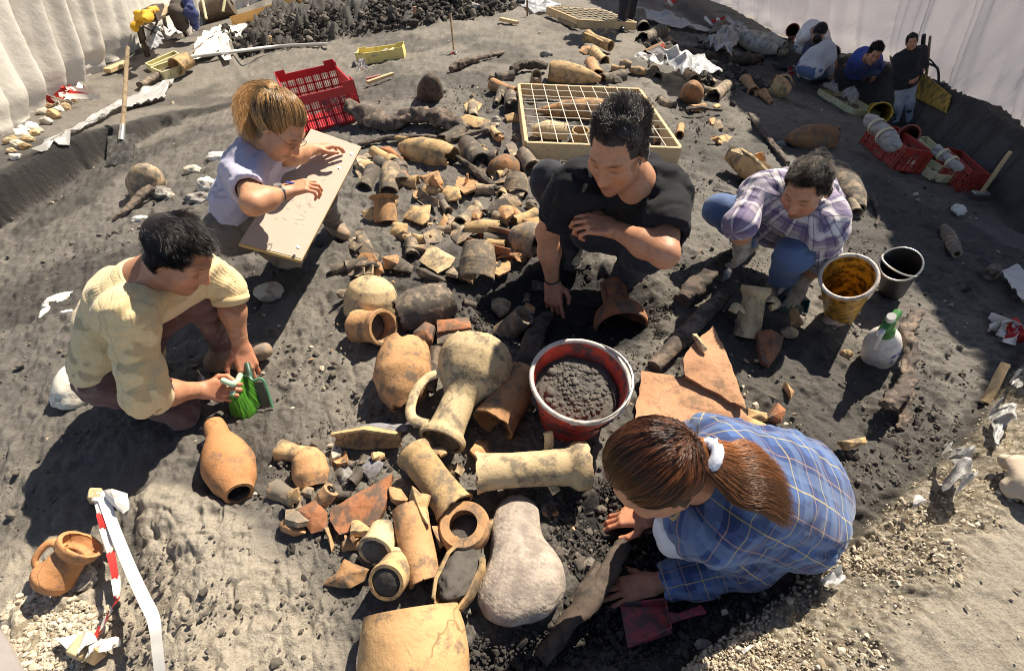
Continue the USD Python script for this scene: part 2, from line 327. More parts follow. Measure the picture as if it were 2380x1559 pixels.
    if m.face_normals[:, 2].mean() < 0: m = trimesh.Trimesh(m.vertices, f[:, ::-1], process=False)
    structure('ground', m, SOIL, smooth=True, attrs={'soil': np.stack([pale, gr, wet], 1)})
build_ground()

# ------------------------------------------------------------------ sheet curtains hung round the dig
CUR_L = cloth_sheet('white_curtain_look', (.66, .61, .54), .22)
CUR_R = cloth_sheet('grey_curtain_look', (.66, .62, .63), .25, (.62, .57, .58))  # same white sheeting, its grey lavender shade put into the cloth colour
def curtain(name, pts, heights, mat, label, shear, seed, foot=None):
    P = np.array(pts); d = np.r_[0, np.cumsum(np.linalg.norm(np.diff(P, axis=0), axis=1))]
    n = int(d[-1] / .03); s = np.linspace(0, d[-1], n)
    X, Y = np.interp(s, d, P[:, 0]), np.interp(s, d, P[:, 1])
    for A in (X, Y): A[:] = np.convolve(np.pad(A, 12, 'edge'), np.ones(25) / 25, 'valid')
    Hh = np.interp(s, d, heights); zg = G(X, Y) - .03
    T = np.stack([np.gradient(X), np.gradient(Y)], 1); T /= np.linalg.norm(T, axis=1, keepdims=True); N = np.stack([-T[:, 1], T[:, 0]], 1)
    nv = 90; k = np.linspace(0, 1, nv) ** 1.15
    S, K = np.meshgrid(s, k, indexing='ij'); Z = K * Hh[:, None]
    ph = S - shear * Z
    z0 = np.zeros_like(S)
    big = fbm2(ph * 1.3, Z * .10, 1.0, 3, seed); mid = fbm2(ph * 4.0, Z * .35, 1.0, 3, seed + 1)
    fold = np.abs(fbm2(ph * 2.2 + .3 * fbm2(S, Z, .8, 2, seed + 3), Z * .18, 1.0, 2, seed + 2))
    sag = sstep(1.0, 0, Z) * fbm2(S * 1.6, Z * 4.5, 1.0, 3, seed + 4)
    pq = ph * 1.45 + 2.6 * fbm2(ph, Z * .14, .55, 2, seed + 11); pl = np.abs(pq - np.floor(pq) - .5) * 2; pq2 = ph * 4.1 + .8 * fbm2(ph, Z * .3, 1.5, 2, seed + 12); pl2 = np.abs(pq2 - np.floor(pq2) - .5) * 2
    off = .30 + .22 * big + .07 * mid - .26 * fold - .22 * (1 - pl ** 1.6) * (.15 + 2.0 * np.maximum(fbm2(ph, Z * .15, .5, 2, seed + 13) + .22, 0)) - .05 * (1 - pl2 ** 1.4) + .05 * sag
    puddle = sstep(.30, 0, Z) * (.06 + .12 * np.abs(fbm2(S * 2.0, Z * 5, 1, 2, seed + 5)))
    x = X[:, None] + N[:, :1] * (off + puddle); y = Y[:, None] + N[:, 1:] * (off + puddle)
    zz = zg[:, None] + Z + .10 * sstep(.4, 0, Z) * fbm2(S * 3, z0, 1, 2, seed + 6) + .25 * fbm2(S * .8, z0, 1.0, 2, seed + 7) * sstep(.6, 1, K)
    v = np.stack([x.ravel(), y.ravel(), zz.ravel()], 1)
    return one(name, trimesh.Trimesh(v, grid_faces(n, nv), process=False), mat, label, 'curtain', smooth=True)
left_foot = [at(*p) for p in [(-60, 470), (40, 355), (95, 285), (165, 222), (265, 165), (320, 128), (400, 92), (470, 62)]]
left_foot = [left_foot[0] + V(-1.0, -1.6, 0)] + left_foot + [left_foot[-1] + V(.2, 2.2, 0), left_foot[-1] + V(1.4, 5, 0)]
curtain('sheet_curtain', [p[:2] for p in left_foot], [3.3] * len(left_foot), CUR_L, 'sunlit white cloth sheeting hung in folds along the left of the dig', .32, 3)
right_foot = [at(*p) for p in [(1655, 8), (1770, 72), (1870, 112), (1990, 135), (2085, 172), (2200, 285), (2310, 388), (2390, 470)]]
right_foot = [right_foot[0] + V(-1.2, 4.5, 0), right_foot[0] + V(-.4, 1.2, 0)] + right_foot
_sh = [(1470, 92), (1560, 125), (1650, 190), (1700, 275), (1760, 340), (1930, 470), (2000, 600), (2090, 680), (2150, 780), (2190, 870), (2290, 945)]
def _heights(pts):
    P = np.array([p[:2] for p in pts]); d = np.r_[0, np.cumsum(np.linalg.norm(np.diff(P, axis=0), axis=1))]; out = []
    for q in _sh:
        g = at(*q); u = SUND[:2] / np.linalg.norm(SUND[:2]); te = math.tan(SUN_EL)
        for i in range(len(P) - 1):
            A = np.stack([u, P[i] - P[i + 1]], 1)
            if abs(np.linalg.det(A)) < 1e-6: continue
            a, b = np.linalg.solve(A, P[i] - g[:2])
            if a > 0 and -.01 <= b <= 1.01:
                c = P[i] + b * (P[i + 1] - P[i]); out.append((d[i] + b * (d[i + 1] - d[i]), g[2] + a * te - gz(*c)))
    return d, sorted(out)
_d, _hh = _heights(right_foot)
print('curtain heights', [(round(float(a), 2), round(float(b), 2)) for a, b in _hh], _d)
_hs = np.interp(_d, [a for a, b in _hh], [b for a, b in _hh]) if _hh else np.full(len(_d), 3.2)
curtain('sheet_curtain', [p[:2] for p in right_foot], _hs, CUR_R, 'white cloth sheeting with grey shade in its colour hung in folds along the right of the dig', -.30, 9)
# ------------------------------------------------------------------ pottery, stones and timber
def tile_px(ox, oy): return lambda x, y: (ox + .3478 * x, oy + .3478 * y)
cB, cR, cA, cZ, cL, cC, cY, cX, cQ = [tile_px(*o) for o in ((793.3, 0), (1586.6, 0), (793.3, 503.6), (1586.6, 503.6), (0, 1016.4), (793.3, 1016.4), (0, 503.6), (0, 0), (1586.6, 1016.4))]
cD = lambda x, y: (x, y)
def clay(name, col, dirt=.45, dirtcol=(.10, .085, .07), rough=.85):
    c = np.array(col)
    n = {'g': ('texture_coordinate', {}), 'oi': ('object_info', {}), 'ov': ('vector_math', dict(math_type='add')), 'sc': ('combine_xyz', {}),
         'om': ('math', dict(math_type='multiply', value2=23.0)),
         'n1': ('noise_texture', dict(scale=5.5, detail=6.0, roughness=.62)), 'n2': ('noise_texture', dict(scale=70.0, detail=5.0, roughness=.65)),
         'n3': ('noise_texture', dict(scale=13.0, detail=8.0, roughness=.72)), 'n4': ('noise_texture', dict(scale=38.0, detail=6.0, roughness=.7)),
         'r1': ('rgb_ramp', dict(ramp=[(.2, tuple(c * [.70, .64, .58])), (.5, tuple(c)), (.8, tuple(np.minimum(c * [1.16, 1.2, 1.25], 1)))])),
         'r2': ('rgb_ramp', dict(ramp=[(.60 - dirt * .40, (0, 0, 0)), (.70 - dirt * .36, (1, 1, 1))])),
         'r4': ('rgb_ramp', dict(ramp=[(.30, (.55, .55, .55)), (.46, (1, 1, 1))])),
         'm': ('mix_color', dict(b=dirtcol)), 'ml': ('math', dict(math_type='multiply', value2=min(1., .62 + dirt * .6))), 'm4': ('mix_color', dict(blend_type='multiply', fac=.6)),
         'hs': ('hsv', {}), 'hv': ('map_range', dict(from_min=0., from_max=1., to_min=.86, to_max=1.14)),
         'vx': ('noise_texture', dict(scale=7.0, detail=3.0)), 'va': ('vector_math', dict(math_type='multiply_add', vector2=(.16, .16, .16))), 'vo': ('voronoi_texture', dict(scale=4.3, feature='distance_to_edge')), 'vl': ('map_range', dict(from_min=0., from_max=.012, to_min=.3, to_max=1., clamp=True)), 'vm': ('rgb_ramp', dict(ramp=[(.50, (0, 0, 0)), (.56, (.8, .8, .8))])), 'mc': ('mix_color', dict(blend_type='multiply')), 'bp': ('bump', dict(strength=.55, distance=.004)), 'bp2': ('bump', dict(strength=.35, distance=.008)), 'p': ('principled_bsdf', dict(roughness=rough, specular_ior_level=.25))}
    l = [('oi.random', 'om.value1'), ('om.value', 'sc.x'), ('om.value', 'sc.y'), ('g.object', 'ov.vector1'), ('sc.vector', 'ov.vector2'),
         ('ov.vector', 'n1.vector'), ('ov.vector', 'n2.vector'), ('ov.vector', 'n3.vector'), ('ov.vector', 'n4.vector'), ('n1.fac', 'r1.fac'), ('n3.fac', 'r2.fac'), ('r2.color', 'ml.value1'),
         ('oi.random', 'hv.value'), ('hv.result', 'hs.value'), ('r1.color', 'hs.color'), ('hs.color', 'm4.a'), ('n4.fac', 'r4.fac'), ('r4.color', 'm4.b'),
         ('ov.vector', 'vx.vector'), ('vx.color', 'va.vector1'), ('ov.vector', 'va.vector3'), ('va.vector', 'vo.vector'), ('vo.distance', 'vl.value'), ('m4.result', 'mc.a'), ('vl.result', 'mc.b'), ('n1.fac', 'vm.fac'), ('vm.color', 'mc.fac'), ('mc.result', 'm.a'), ('ml.value', 'm.fac'), ('m.result', 'p.base_color'), ('n2.fac', 'bp.height'), ('n3.fac', 'bp2.height'), ('bp.normal', 'bp2.normal'), ('bp2.normal', 'p.normal')]
    return M(name, n, l, 'p.BSDF')
BUFF = clay('buff_clay', (.46, .30, .145), 0.27)
ORANGE = clay('orange_clay', (.43, .235, .11), 0.27)
TERRA = clay('terracotta_clay', (.36, .15, .07), .35)
DUSTY = clay('dusty_clay', (.40, .285, .175), .48, (.13, .11, .09))
MUDDY = clay('muddy_clay', (.27, .205, .145), .55, (.075, .063, .053))
CREAM = clay('cream_clay', (.50, .37, .21), 0.25)
BROWN = clay('brown_clay', (.24, .12, .055), .3)
VASE = clay('vase_clay', (.44, .205, .085), 0.14)
STONE = clay('pale_stone', (.46, .41, .33), .30, (.16, .135, .11))
GREY = clay('grey_stone', (.27, .245, .225), .35)
LAVA = clay('grey_slab_stone', (.22, .21, .225), .35)
WHITE = clay('white_stone', (.64, .60, .52), .16, (.25, .21, .17))
CHAR = clay('charred_wood', (.085, .062, .048), .35, (.03, .025, .022))
DEADW = clay('dead_wood', (.17, .125, .095), .45, (.05, .04, .035))
FILL = clay('soil_fill', (.105, .090, .078), .3, (.05, .045, .04), .95)

def P3(c, p, hdef=0.0):
    x, y = c(p[0], p[1]); return at(x, y, p[2] if len(p) > 2 else hdef)
def pxr_(c): return 1.0 if c is cD else .3478
def shell(A, B, prof, th=(-180, 180), wall=.011, jag=(0, 0), jside=.0, rib=0.0, ribn=14, seed=0, ns=26, nt=44, up=ZUP, solid=False, bend=0.0, dent=.012):
    """a turned pot or a broken piece of one: prof = [(s, r)] along A->B, th = the part of the turn that is left (0 = upper side)"""
    d, u, w = frame_of(B - A, up); L = np.linalg.norm(B - A)
    full = th[1] - th[0] >= 359
    pr = np.array(prof, float); s = np.linspace(0, 1, ns); t = np.linspace(math.radians(th[0]), math.radians(th[1]), nt + (0 if full else 1))
    if full: t = np.linspace(-math.pi, math.pi, nt, endpoint=False)
    S, Tt = np.meshgrid(s, t, indexing='ij'); rng = np.random.default_rng(seed); off = rng.uniform(0, 90)
    c1, s1 = np.cos(t), np.sin(t)
    j0 = (fbm2(c1 * 1.3 + off, s1 * 1.3, 1.6, 4, seed) + .3 * fbm2(c1 * 5, s1 * 5 + off, 2, 2, seed)) * jag[0] * 2
    j1 = (fbm2(c1 * 1.3, s1 * 1.3 + off, 1.6, 4, seed + 1) + .3 * fbm2(c1 * 5 + off, s1 * 5, 2, 2, seed)) * jag[1] * 2
    lo, hi = np.maximum(j0, -.0), 1 - np.maximum(j1, 0)
    if jag[0] < .02: lo = lo * 0
    if jag[1] < .02: hi = hi * 0 + 1
    S = lo[None] + (hi - lo)[None] * S
    if not full and jside:
        e0 = fbm2(s * 3 + off, s * 0, 1.7, 4, seed + 2) * 2 * jside; e1 = fbm2(s * 3, s * 0 + off, 1.7, 4, seed + 3) * 2 * jside
        k = (Tt - t[0]) / (t[-1] - t[0]); Tt = (t[0] + e0[:, None]) * (1 - k) + (t[-1] + e1[:, None]) * k
    R = np.interp(S, pr[:, 0], pr[:, 1])
    # smooth the profile a little
    R = .5 * R + .25 * np.interp(S + .02, pr[:, 0], pr[:, 1]) + .25 * np.interp(S - .02, pr[:, 0], pr[:, 1])
    if rib: R = R + rib * np.abs(np.sin(S * ribn * math.pi))
    R = R * (1 + dent * 2 * fbm2(np.cos(Tt) * 1.2 + S * 3 + off, np.sin(Tt) * 1.2 + off, 1.0, 2, seed + 4))
    def surf(R):
        p = A + d * (S[..., None] * L) + R[..., None] * (np.cos(Tt)[..., None] * u + np.sin(Tt)[..., None] * w)
        return p + u * (bend * np.sin(S * math.pi))[..., None]
    o = surf(R).reshape(-1, 3); nu, nv = S.shape
    f = grid_faces(nu, nv, full)
    if solid:
        return trimesh.Trimesh(o, f[:, ::-1], process=False)
    i = surf(np.maximum(R - wall, 0.0015)).reshape(-1, 3); n = len(o)
    fs = [f[:, ::-1], f + n]
    def rim(a, flip):
        b = a + n; q = np.stack([a[:-1], a[1:], b[1:], b[:-1]], 1)
        if full and len(a) == nv: q = np.vstack([q, [a[-1], a[0], b[0], b[-1]]])
        tri = np.vstack([q[:, [0, 1, 2]], q[:, [0, 2, 3]]]); fs.append(tri[:, ::-1] if flip else tri)
    rim(np.arange(nv), False); rim((nu - 1) * nv + np.arange(nv), True)
    if not full:
        rim(np.arange(nu) * nv, True); rim(np.arange(nu) * nv + nv - 1, False)
    return trimesh.Trimesh(np.vstack([o, i]), np.vstack(fs), process=False)

def vessel(name, label, c, a, b, prof, mat, sink=.55, group=None, cat='pottery', handles=(), fill=None, extra=(), rimpart=None, **k):
    """a, b: the axis ends in the tile's pixels with an optional height; radii in tile pixels"""
    A0, B0 = P3(c, a, .05), P3(c, b, .05); sc = mpp((A0 + B0) / 2) * pxr_(c)
    ra, rb = prof[0][1] * sc, prof[-1][1] * sc
    A = A0 if len(a) > 2 else P3(c, a, ra * sink); B = B0 if len(b) > 2 else P3(c, b, rb * sink)
    prof = [(s, r * sc) for s, r in prof]
    m = shell(A, B, prof, **k)
    base_ = (A + B) / 2; base_[2] = gz(base_[0], base_[1])
    if not handles and fill is None and not extra:
        return one(name, m, mat, label, cat, group)
    t = thing(name, label, cat, group, base_)
    mesh('body', m, mat, t)
    d, u, w = frame_of(B - A, k.get('up', ZUP)); L = np.linalg.norm(B - A)
    for h in handles:                  # (points [(s, radius factor px, degrees)], radius px)
        pts = [A + d * s * L + (u * math.cos(math.radians(q)) + w * math.sin(math.radians(q))) * r * sc for s, r, q in h[0]]
        mesh('handle', tube(pts, h[1] * sc, 10, 24, .62, rough=.12, rf=40, seed=5), mat, t)
    if fill is not None:               # soil lodged inside near A (s, fraction of the radius)
        s, fr = fill; r = np.interp(s, [p[0] for p in prof], [p[1] for p in prof]) * fr
        g = trimesh.creation.icosphere(3, 1.0); v = g.vertices; v = v * (1 + .25 * (meshkit.fbm(v * 5, 3, 4) - .5))[:, None]
        R = np.stack([u, w, d], 1); g.vertices = (v * [r, r, r * .35]) @ R.T + A + d * s * L
        mesh('soil_fill', g, FILL, t)
    for nm, mm, mt in extra: mesh(nm, mm, mt, t)
    return t

def slab_mesh(pts, th=.014, bulge=.0, rough=.0, seed=0, rings=5, up=None):
    """a flat or gently curved broken piece bounded by the 3-D points"""
    P = np.array(pts); n = nrm(np.sum(np.cross(P - P.mean(0), np.roll(P, -1, 0) - P.mean(0)), 0))
    if n @ (up if up is not None else ZUP) < 0: P = P[::-1]; n = -n
    per = np.linalg.norm(np.roll(P, -1, 0) - P, axis=1); N = 44; e = []
    for i in range(len(P)):
        k = max(2, int(round(N * per[i] / per.sum()))); e.append(P[i] + (P[(i + 1) % len(P)] - P[i]) * (np.arange(k) / k)[:, None])
    E = np.vstack(e); c = E.mean(0); size = np.sqrt(per.sum() / 4)
    out = E - c; jit = meshkit.fbm(E * 38 + seed, 3, seed) - .5
    E = E + out * (jit * .16)[:, None]; N = len(E); rows = []
    for k in range(rings + 1):
        f = 1 - k / rings * .97; q = c + (E - c) * f
        h = bulge * (1 - f * f) + (rough * 2 * (meshkit.fbm(q * 30 + seed, 3, seed) - .5) if rough else 0)
        rows.append(q + n * np.reshape(h, (-1, 1)))
    T = np.vstack(rows); nn = len(T); Bt = T - n * th; Bt[:N] += (c - E) * .06
    f = grid_faces(rings + 1, N, True); fs = [f, f[:, ::-1] + nn]
    i = np.arange(N); j = (i + 1) % N
    fs.append(np.vstack([np.stack([i, i + nn, j + nn], 1), np.stack([i, j + nn, j], 1)]))
    cap = rings * N; fs.append(np.stack([np.full(N - 2, cap), cap + 1 + np.arange(N - 2), cap + 2 + np.arange(N - 2)], 1)); fs.append(fs[-1][:, ::-1] + nn)
    return trimesh.Trimesh(np.vstack([T, Bt]), np.vstack(fs), process=True)
def sherd(label, c, pts, mat, h=.02, th=.014, bulge=.012, seed=0, name='pottery_sherd', cat='sherd', rough=.004, group=None):
    m = slab_mesh([P3(c, p, h) for p in pts], th, bulge, rough, seed)
    if np.mean(np.einsum('ij,ij->i', m.face_normals, m.triangles_center - m.centroid)) < 0: m.invert()
    return one(name, m, mat, label, cat, group, smooth=35)
def rock(label, c, p, rx, ry, rz, mat=STONE, seed=0, name='stone', cat='stone', h=None, rot=0.0, **k):
    q0 = P3(c, p, .03); sc = mpp(q0) * pxr_(c); r = np.array([rx, ry, rz]) * sc
    q = P3(c, p, r[2] * .35 if h is None else h)
    R = trimesh.transformations.rotation_matrix(rot, [0, 0, 1])[:3, :3]
    return one(name, rough_rock(q, r, seed, R=R, **k), mat, label, cat, smooth=50)
# ------------------------------------------------------------------ smooth bodies: distance fields turned into one mesh (surface nets)
def sd_cone(p, a, b, ra, rb):
    ba = b - a; l2 = ba @ ba; rr = ra - rb; a2 = l2 - rr * rr
    if a2 <= 1e-10:
        return np.linalg.norm(p - (a if ra > rb else b), axis=1) - max(ra, rb)
    il2 = 1 / l2; pa = p - a; y = pa @ ba; z = y - l2
    q = pa * l2 - y[:, None] * ba; x2 = np.einsum('ij,ij->i', q, q); y2 = y * y * l2; z2 = z * z * l2
    k = np.sign(rr) * rr * rr * x2
    d = (np.sqrt(x2 * a2 * il2) + y * rr) * il2 - ra
    m1 = np.sign(z) * a2 * z2 > k; m2 = np.sign(y) * a2 * y2 < k
    d = np.where(m2, np.sqrt(x2 + y2) * il2 - ra, d)
    return np.where(m1, np.sqrt(x2 + z2) * il2 - rb, d)
def sd_ell(p, c, r, R=None):
    q = p - c
    if R is not None: q = q @ R
    r = np.asarray(r, float); k0 = np.linalg.norm(q / r, axis=1); k1 = np.linalg.norm(q / (r * r), axis=1)
    return k0 * (k0 - 1) / np.maximum(k1, 1e-9)
def sd_box(p, c, h, R=None, rd=.01):
    q = p - c
    if R is not None: q = q @ R
    q = np.abs(q) - (np.asarray(h) - rd)
    return np.linalg.norm(np.maximum(q, 0), axis=1) + np.minimum(q.max(1), 0) - rd
def smin(a, b, k):
    h = np.maximum(k - np.abs(a - b), 0) / k
    return np.minimum(a, b) - h * h * k * .25
def smax(a, b, k): return -smin(-a, -b, k)
def fold(ds, k):
    o = ds[0]
    for d in ds[1:]: o = smin(o, d, k)
    return o
def nets(fn, lo, hi, h, slack=1.0):
    """the zero surface of fn inside the box lo..hi as a mesh with step h"""
    lo = np.asarray(lo, float); hi = np.asarray(hi, float); B = 4
    nc = np.maximum(np.ceil((hi - lo) / (h * B)).astype(int), 1) + 1
    ax = [lo[k] + np.arange(nc[k]) * h * B for k in range(3)]
    C = np.stack(np.meshgrid(*ax, indexing='ij'), -1).reshape(-1, 3) + h * (B - 1) / 2
    dc = fn(C).reshape(nc)
    act = np.abs(dc) < h * B * (1.15 * slack) + h
    D = np.repeat(np.repeat(np.repeat(np.where(dc > 0, 1.0, -1.0).astype(np.float32), B, 0), B, 1), B, 2)
    mk = np.repeat(np.repeat(np.repeat(act, B, 0), B, 1), B, 2)
    I = np.argwhere(mk); pts = lo + I * h
    D[mk] = np.concatenate([fn(pts[i:i + 200000]) for i in range(0, len(pts), 200000)]) if len(pts) else 0
    D[[0, -1]] = 1; D[:, [0, -1]] = 1; D[:, :, [0, -1]] = 1
    ins = D < 0; n = np.array(D.shape)
    c8 = [(a, b, c) for a in (0, 1) for b in (0, 1) for c in (0, 1)]
    sl = lambda A, o: A[o[0]:n[0] - 1 + o[0], o[1]:n[1] - 1 + o[1], o[2]:n[2] - 1 + o[2]]
    cnt = sum(sl(ins, o).astype(np.int8) for o in c8); cell = (cnt > 0) & (cnt < 8)
    ids = -np.ones(n - 1, int); idx = np.argwhere(cell); ids[cell] = np.arange(len(idx))
    vals = np.stack([D[idx[:, 0] + o[0], idx[:, 1] + o[1], idx[:, 2] + o[2]] for o in c8], 1).astype(float)
    acc = np.zeros((len(idx), 3)); num = np.zeros(len(idx)); co = np.array(c8, float)
    for i in range(8):
        for j in range(i + 1, 8):
            if np.abs(co[i] - co[j]).sum() != 1: continue
            va, vb = vals[:, i], vals[:, j]; m = (va < 0) != (vb < 0)
            t = np.where(m, va / np.where(m, va - vb, 1), 0)
            acc += np.where(m[:, None], co[i] + t[:, None] * (co[j] - co[i]), 0); num += m
    v = lo + (idx + acc / np.maximum(num, 1)[:, None]) * h
    fs = []
    for axis in range(3):
        a, b = [k for k in range(3) if k != axis]
        e = [slice(1, n[k] - 1) for k in range(3)]; e[axis] = slice(0, n[axis] - 1)
        e2 = list(e); e2[axis] = slice(1, n[axis])
        s0, s1 = ins[tuple(e)], ins[tuple(e2)]
        for sgn, m in ((0, s0 & ~s1), (1, ~s0 & s1)):
            k = np.argwhere(m)
            if not len(k): continue
            off = np.ones(3, int); off[axis] = 0; k = k + off
            def cid(da, db):
                q = k.copy(); q[:, a] -= da; q[:, b] -= db; return ids[q[:, 0], q[:, 1], q[:, 2]]
            q = np.stack([cid(1, 1), cid(0, 1), cid(0, 0), cid(1, 0)], 1)
            if (sgn == 1) != (axis == 1): q = q[:, ::-1]
            fs.append(q)
    if not fs: return trimesh.Trimesh()
    q = np.vstack(fs); q = q[(q >= 0).all(1)]
    return trimesh.Trimesh(v, np.vstack([q[:, [0, 1, 2]], q[:, [0, 2, 3]]]), process=False)
def relax(m, it=3):
    f = m.faces; v = np.array(m.vertices); n = len(v)
    if not it or not n: return m
    a = np.concatenate([f[:, 0], f[:, 1], f[:, 2], f[:, 1], f[:, 2], f[:, 0]]); b = np.concatenate([f[:, 1], f[:, 2], f[:, 0], f[:, 0], f[:, 1], f[:, 2]])
    cnt = np.maximum(np.bincount(a, minlength=n), 1)[:, None]
    for _ in range(it):
        for k in (.5, -.45):
            av = np.stack([np.bincount(a, v[b, c], n) for c in range(3)], 1) / cnt; v = v + k * (av - v)
    return trimesh.Trimesh(v, f, process=False)
# ---- the heap in front
vessel('amphora_neck', 'buff flagon neck and shoulder with one looped handle, beside the red soil bucket', cA, (668, 1500, .10), (935, 890, .17),
       [(0, 150), (.05, 158), (.09, 120), (.2, 112), (.42, 108), (.50, 135), (.62, 215), (.78, 262), (.92, 255), (1, 225)], CREAM, jag=(0, .10), seed=3, wall=.012, ns=40, nt=60,
       handles=[([(.60, 185, -70), (.52, 262, -78), (.36, 290, -80), (.18, 270, -80), (.09, 215, -76), (.08, 120, -66)], 36)])
vessel('pottery_fragment', 'bulging orange buff body sherd left of the handled flagon', cA, (395, 1290, .05), (430, 850, .13), [(0, 60), (.18, 140), (.45, 195), (.75, 185), (1, 150)], ORANGE,
       jag=(.1, .14), seed=5, th=(-130, 130), jside=.2, nt=40)
vessel('amphora_neck', 'dark narrow neck wedged between the buff body sherd and the flagon', cA, (640, 880, .12), (590, 1170, .05), [(0, 52), (.5, 40), (1, 42)], MUDDY, seed=7, jag=(.1, .1))
vessel('amphora_neck', 'brown orange broken neck lying half under the red soil bucket', cA, (1235, 1050, .10), (1010, 1390, .06), [(0, 120), (.3, 128), (.7, 135), (1, 150)], ORANGE, jag=(.12, .05), seed=8, nt=46)
vessel('pottery_dome', 'pale rounded pot base standing like a dome by the ring shaped neck', cA, (195, 640, -.02), (205, 395, .16), [(0, 172), (.2, 178), (.5, 170), (.75, 140), (.9, 90), (1, 4)], CREAM, seed=9, ns=34, nt=50, dent=.02)
vessel('jar_neck', 'round clay jar neck with its dark mouth open beside the pale dome', cA, (285, 738, .09), (120, 735, .03), [(0, 118), (.12, 122), (.2, 108), (.6, 105), (1, 120)], ORANGE, seed=10, wall=.012, fill=(.45, .9), up=V(0, .6, 1), jag=(0, .1))
vessel('amphora_fragment', 'grey ribbed amphora body lying right of the pale dome', cA, (735, 545, .05), (370, 665, .05), [(0, 108), (.3, 138), (.7, 142), (1, 100)], MUDDY, rib=.0025, ribn=13, seed=11, jag=(.12, .1), nt=50)
vessel('amphora_neck', 'small grey broken neck standing open in the shaded pit', cA, (1228, 655, .15), (1085, 790, .0), [(0, 74), (.15, 72), (.6, 78), (1, 88)], DUSTY, seed=12, jag=(.10, 0), up=V(0, .7, 1))
vessel('jar', 'upturned jar with wide dark mouth below the kneeling man in black', cA, (1872, 742, .05), (1815, 455, .11), [(0, 170), (.12, 176), (.3, 160), (.48, 100), (.6, 86), (1, 84)], TERRA, seed=13, nt=56, jag=(0, .05),
       up=V(0, .4, 1), handles=[([(.98, 60, -60), (.9, 95, -60), (.6, 100, -60), (.45, 90, -60)], 20)])
sherd('thick brick red block lying at the edge of the shaded pit', cA, [(640, 690, .05), (850, 672, .06), (872, 740, .06), (640, 770, .05)], TERRA, th=.06, seed=14, name='brick_block', cat='brick')
sherd('rounded orange brick piece next to the dark amphora body', cA, [(480, 770, .05), (560, 700, .06), (625, 730, .06), (600, 820, .04), (490, 840, .03)], TERRA, th=.05, seed=15, name='brick_block', cat='brick', bulge=.02)
sherd('buff slab edge stacked in front of the brick red block', cA, [(632, 775, .03), (850, 745, .04), (860, 820, .03), (640, 850, .02)], DUSTY, th=.03, seed=16)
# ---- the second row of broken pots
vessel('amphora_fragment', 'scored ribbed cylinder of dusty clay standing on its broken edge', cA, (905, 425, .02), (920, 190, .13), [(0, 118), (.5, 122), (1, 100)], DUSTY, th=(-140, 140), rib=.002, ribn=9, seed=17, jag=(.04, .1))
sherd('flat yellowish sherd with scratches, left of the ribbed cylinder', cA, [(600, 182, .06), (762, 275, .06), (735, 330, .04), (645, 382, .03), (520, 292, .04)], CREAM, seed=18)
vessel('bowl_fragment', 'hollow bowl fragment with orange broken rim above the ribbed cylinder', cA, (1175, 200, .06), (880, 120, .06), [(0, 110), (.5, 120), (1, 100)], TERRA, th=(70, 290), seed=19, jag=(.1, .1))
sherd('long thin rim sherd with orange edge by the ribbed cylinder', cA, [(1020, 285, .03), (1090, 245, .06), (1262, 238, .06), (1255, 262, .05), (1120, 270, .04)], ORANGE, seed=20)
sherd('worn pale trapezoid sherd beside the boot of the woman drawing', cA, [(90, 100, .07), (150, 92, .08), (222, 220, .04), (165, 265, .02), (118, 240, .03)], DUSTY, seed=21)
sherd('dusty curved sherd sticking up behind the scratched flat sherd', cA, [(425, 195, .05), (590, 180, .06), (600, 235, .03), (440, 250, .02)], DUSTY, bulge=.03, seed=22)
sherd('small buff chunk in front of dark soil ledge', cA, [(470, 110, .05), (580, 130, .05), (590, 175, .03), (490, 165, .03)], BUFF, seed=23)
sherd('small buff chunk with rounded corner near dark soil ledge', cA, [(415, 125, .05), (465, 105, .05), (475, 180, .03), (430, 180, .03)], BUFF, seed=24)
sherd('dark flat slab leaning under the scratched flat sherd', cA, [(500, 335, .05), (560, 345, .05), (705, 425, .03), (690, 440, .02), (510, 400, .02)], MUDDY, seed=25)
sherd('grey brown flat sherd half sunk left of the scratched flat sherd', cA, [(290, 300, .03), (370, 250, .04), (480, 330, .03), (470, 370, .02), (350, 350, .02)], MUDDY, seed=26)
sherd('large muddy shoulder sherd behind the pale dome', cA, [(85, 330, .06), (130, 290, .08), (230, 300, .08), (260, 340, .05), (160, 350, .04)], MUDDY, bulge=.02, seed=27)
vessel('amphora_fragment', 'dusty brown amphora shoulder just left of the bare forearm', cA, (1150, 120, .05), (1340, 190, .06), [(0, 60), (.4, 120), (1, 130)], DUSTY, seed=28, jag=(.1, .0))
sherd('bright orange tile piece behind the forearm of the man in black', cA, [(1205, 20, .10), (1320, 0, .12), (1320, 90, .10), (1215, 60, .08)], ORANGE, seed=29)
vessel('amphora_fragment', 'cracked buff amphora body lying by the driftwood log', cB, (395, 985, .05), (755, 1060, .05), [(0, 30), (.15, 66), (.4, 94), (.75, 96), (1, 70)], BUFF, seed=30, jag=(0, .12), nt=50)
vessel('amphora_toe', 'buff pointed amphora toe beside the cracked amphora body', cB, (362, 925, .03), (440, 938, .03), [(0, 14), (.2, 20), (1, 24)], BUFF, seed=31)
vessel('amphora_neck', 'buff pipe shaped neck with a collar right of the drawing board', cB, (212, 1010, .06), (350, 1102, .03), [(0, 36), (.5, 42), (.75, 44), (.8, 56), (.95, 56), (1, 48)], BUFF, seed=32)
sherd('wide buff sherd beneath the collared neck by the drawing board', cB, [(85, 1100, .04), (180, 1065, .06), (255, 1090, .05), (235, 1140, .03), (110, 1150, .02)], BUFF, bulge=.03, seed=33)
sherd('long dark orange strip sherd behind the collared neck', cB, [(255, 985, .07), (320, 975, .07), (420, 1060, .05), (400, 1080, .04)], TERRA, seed=34)
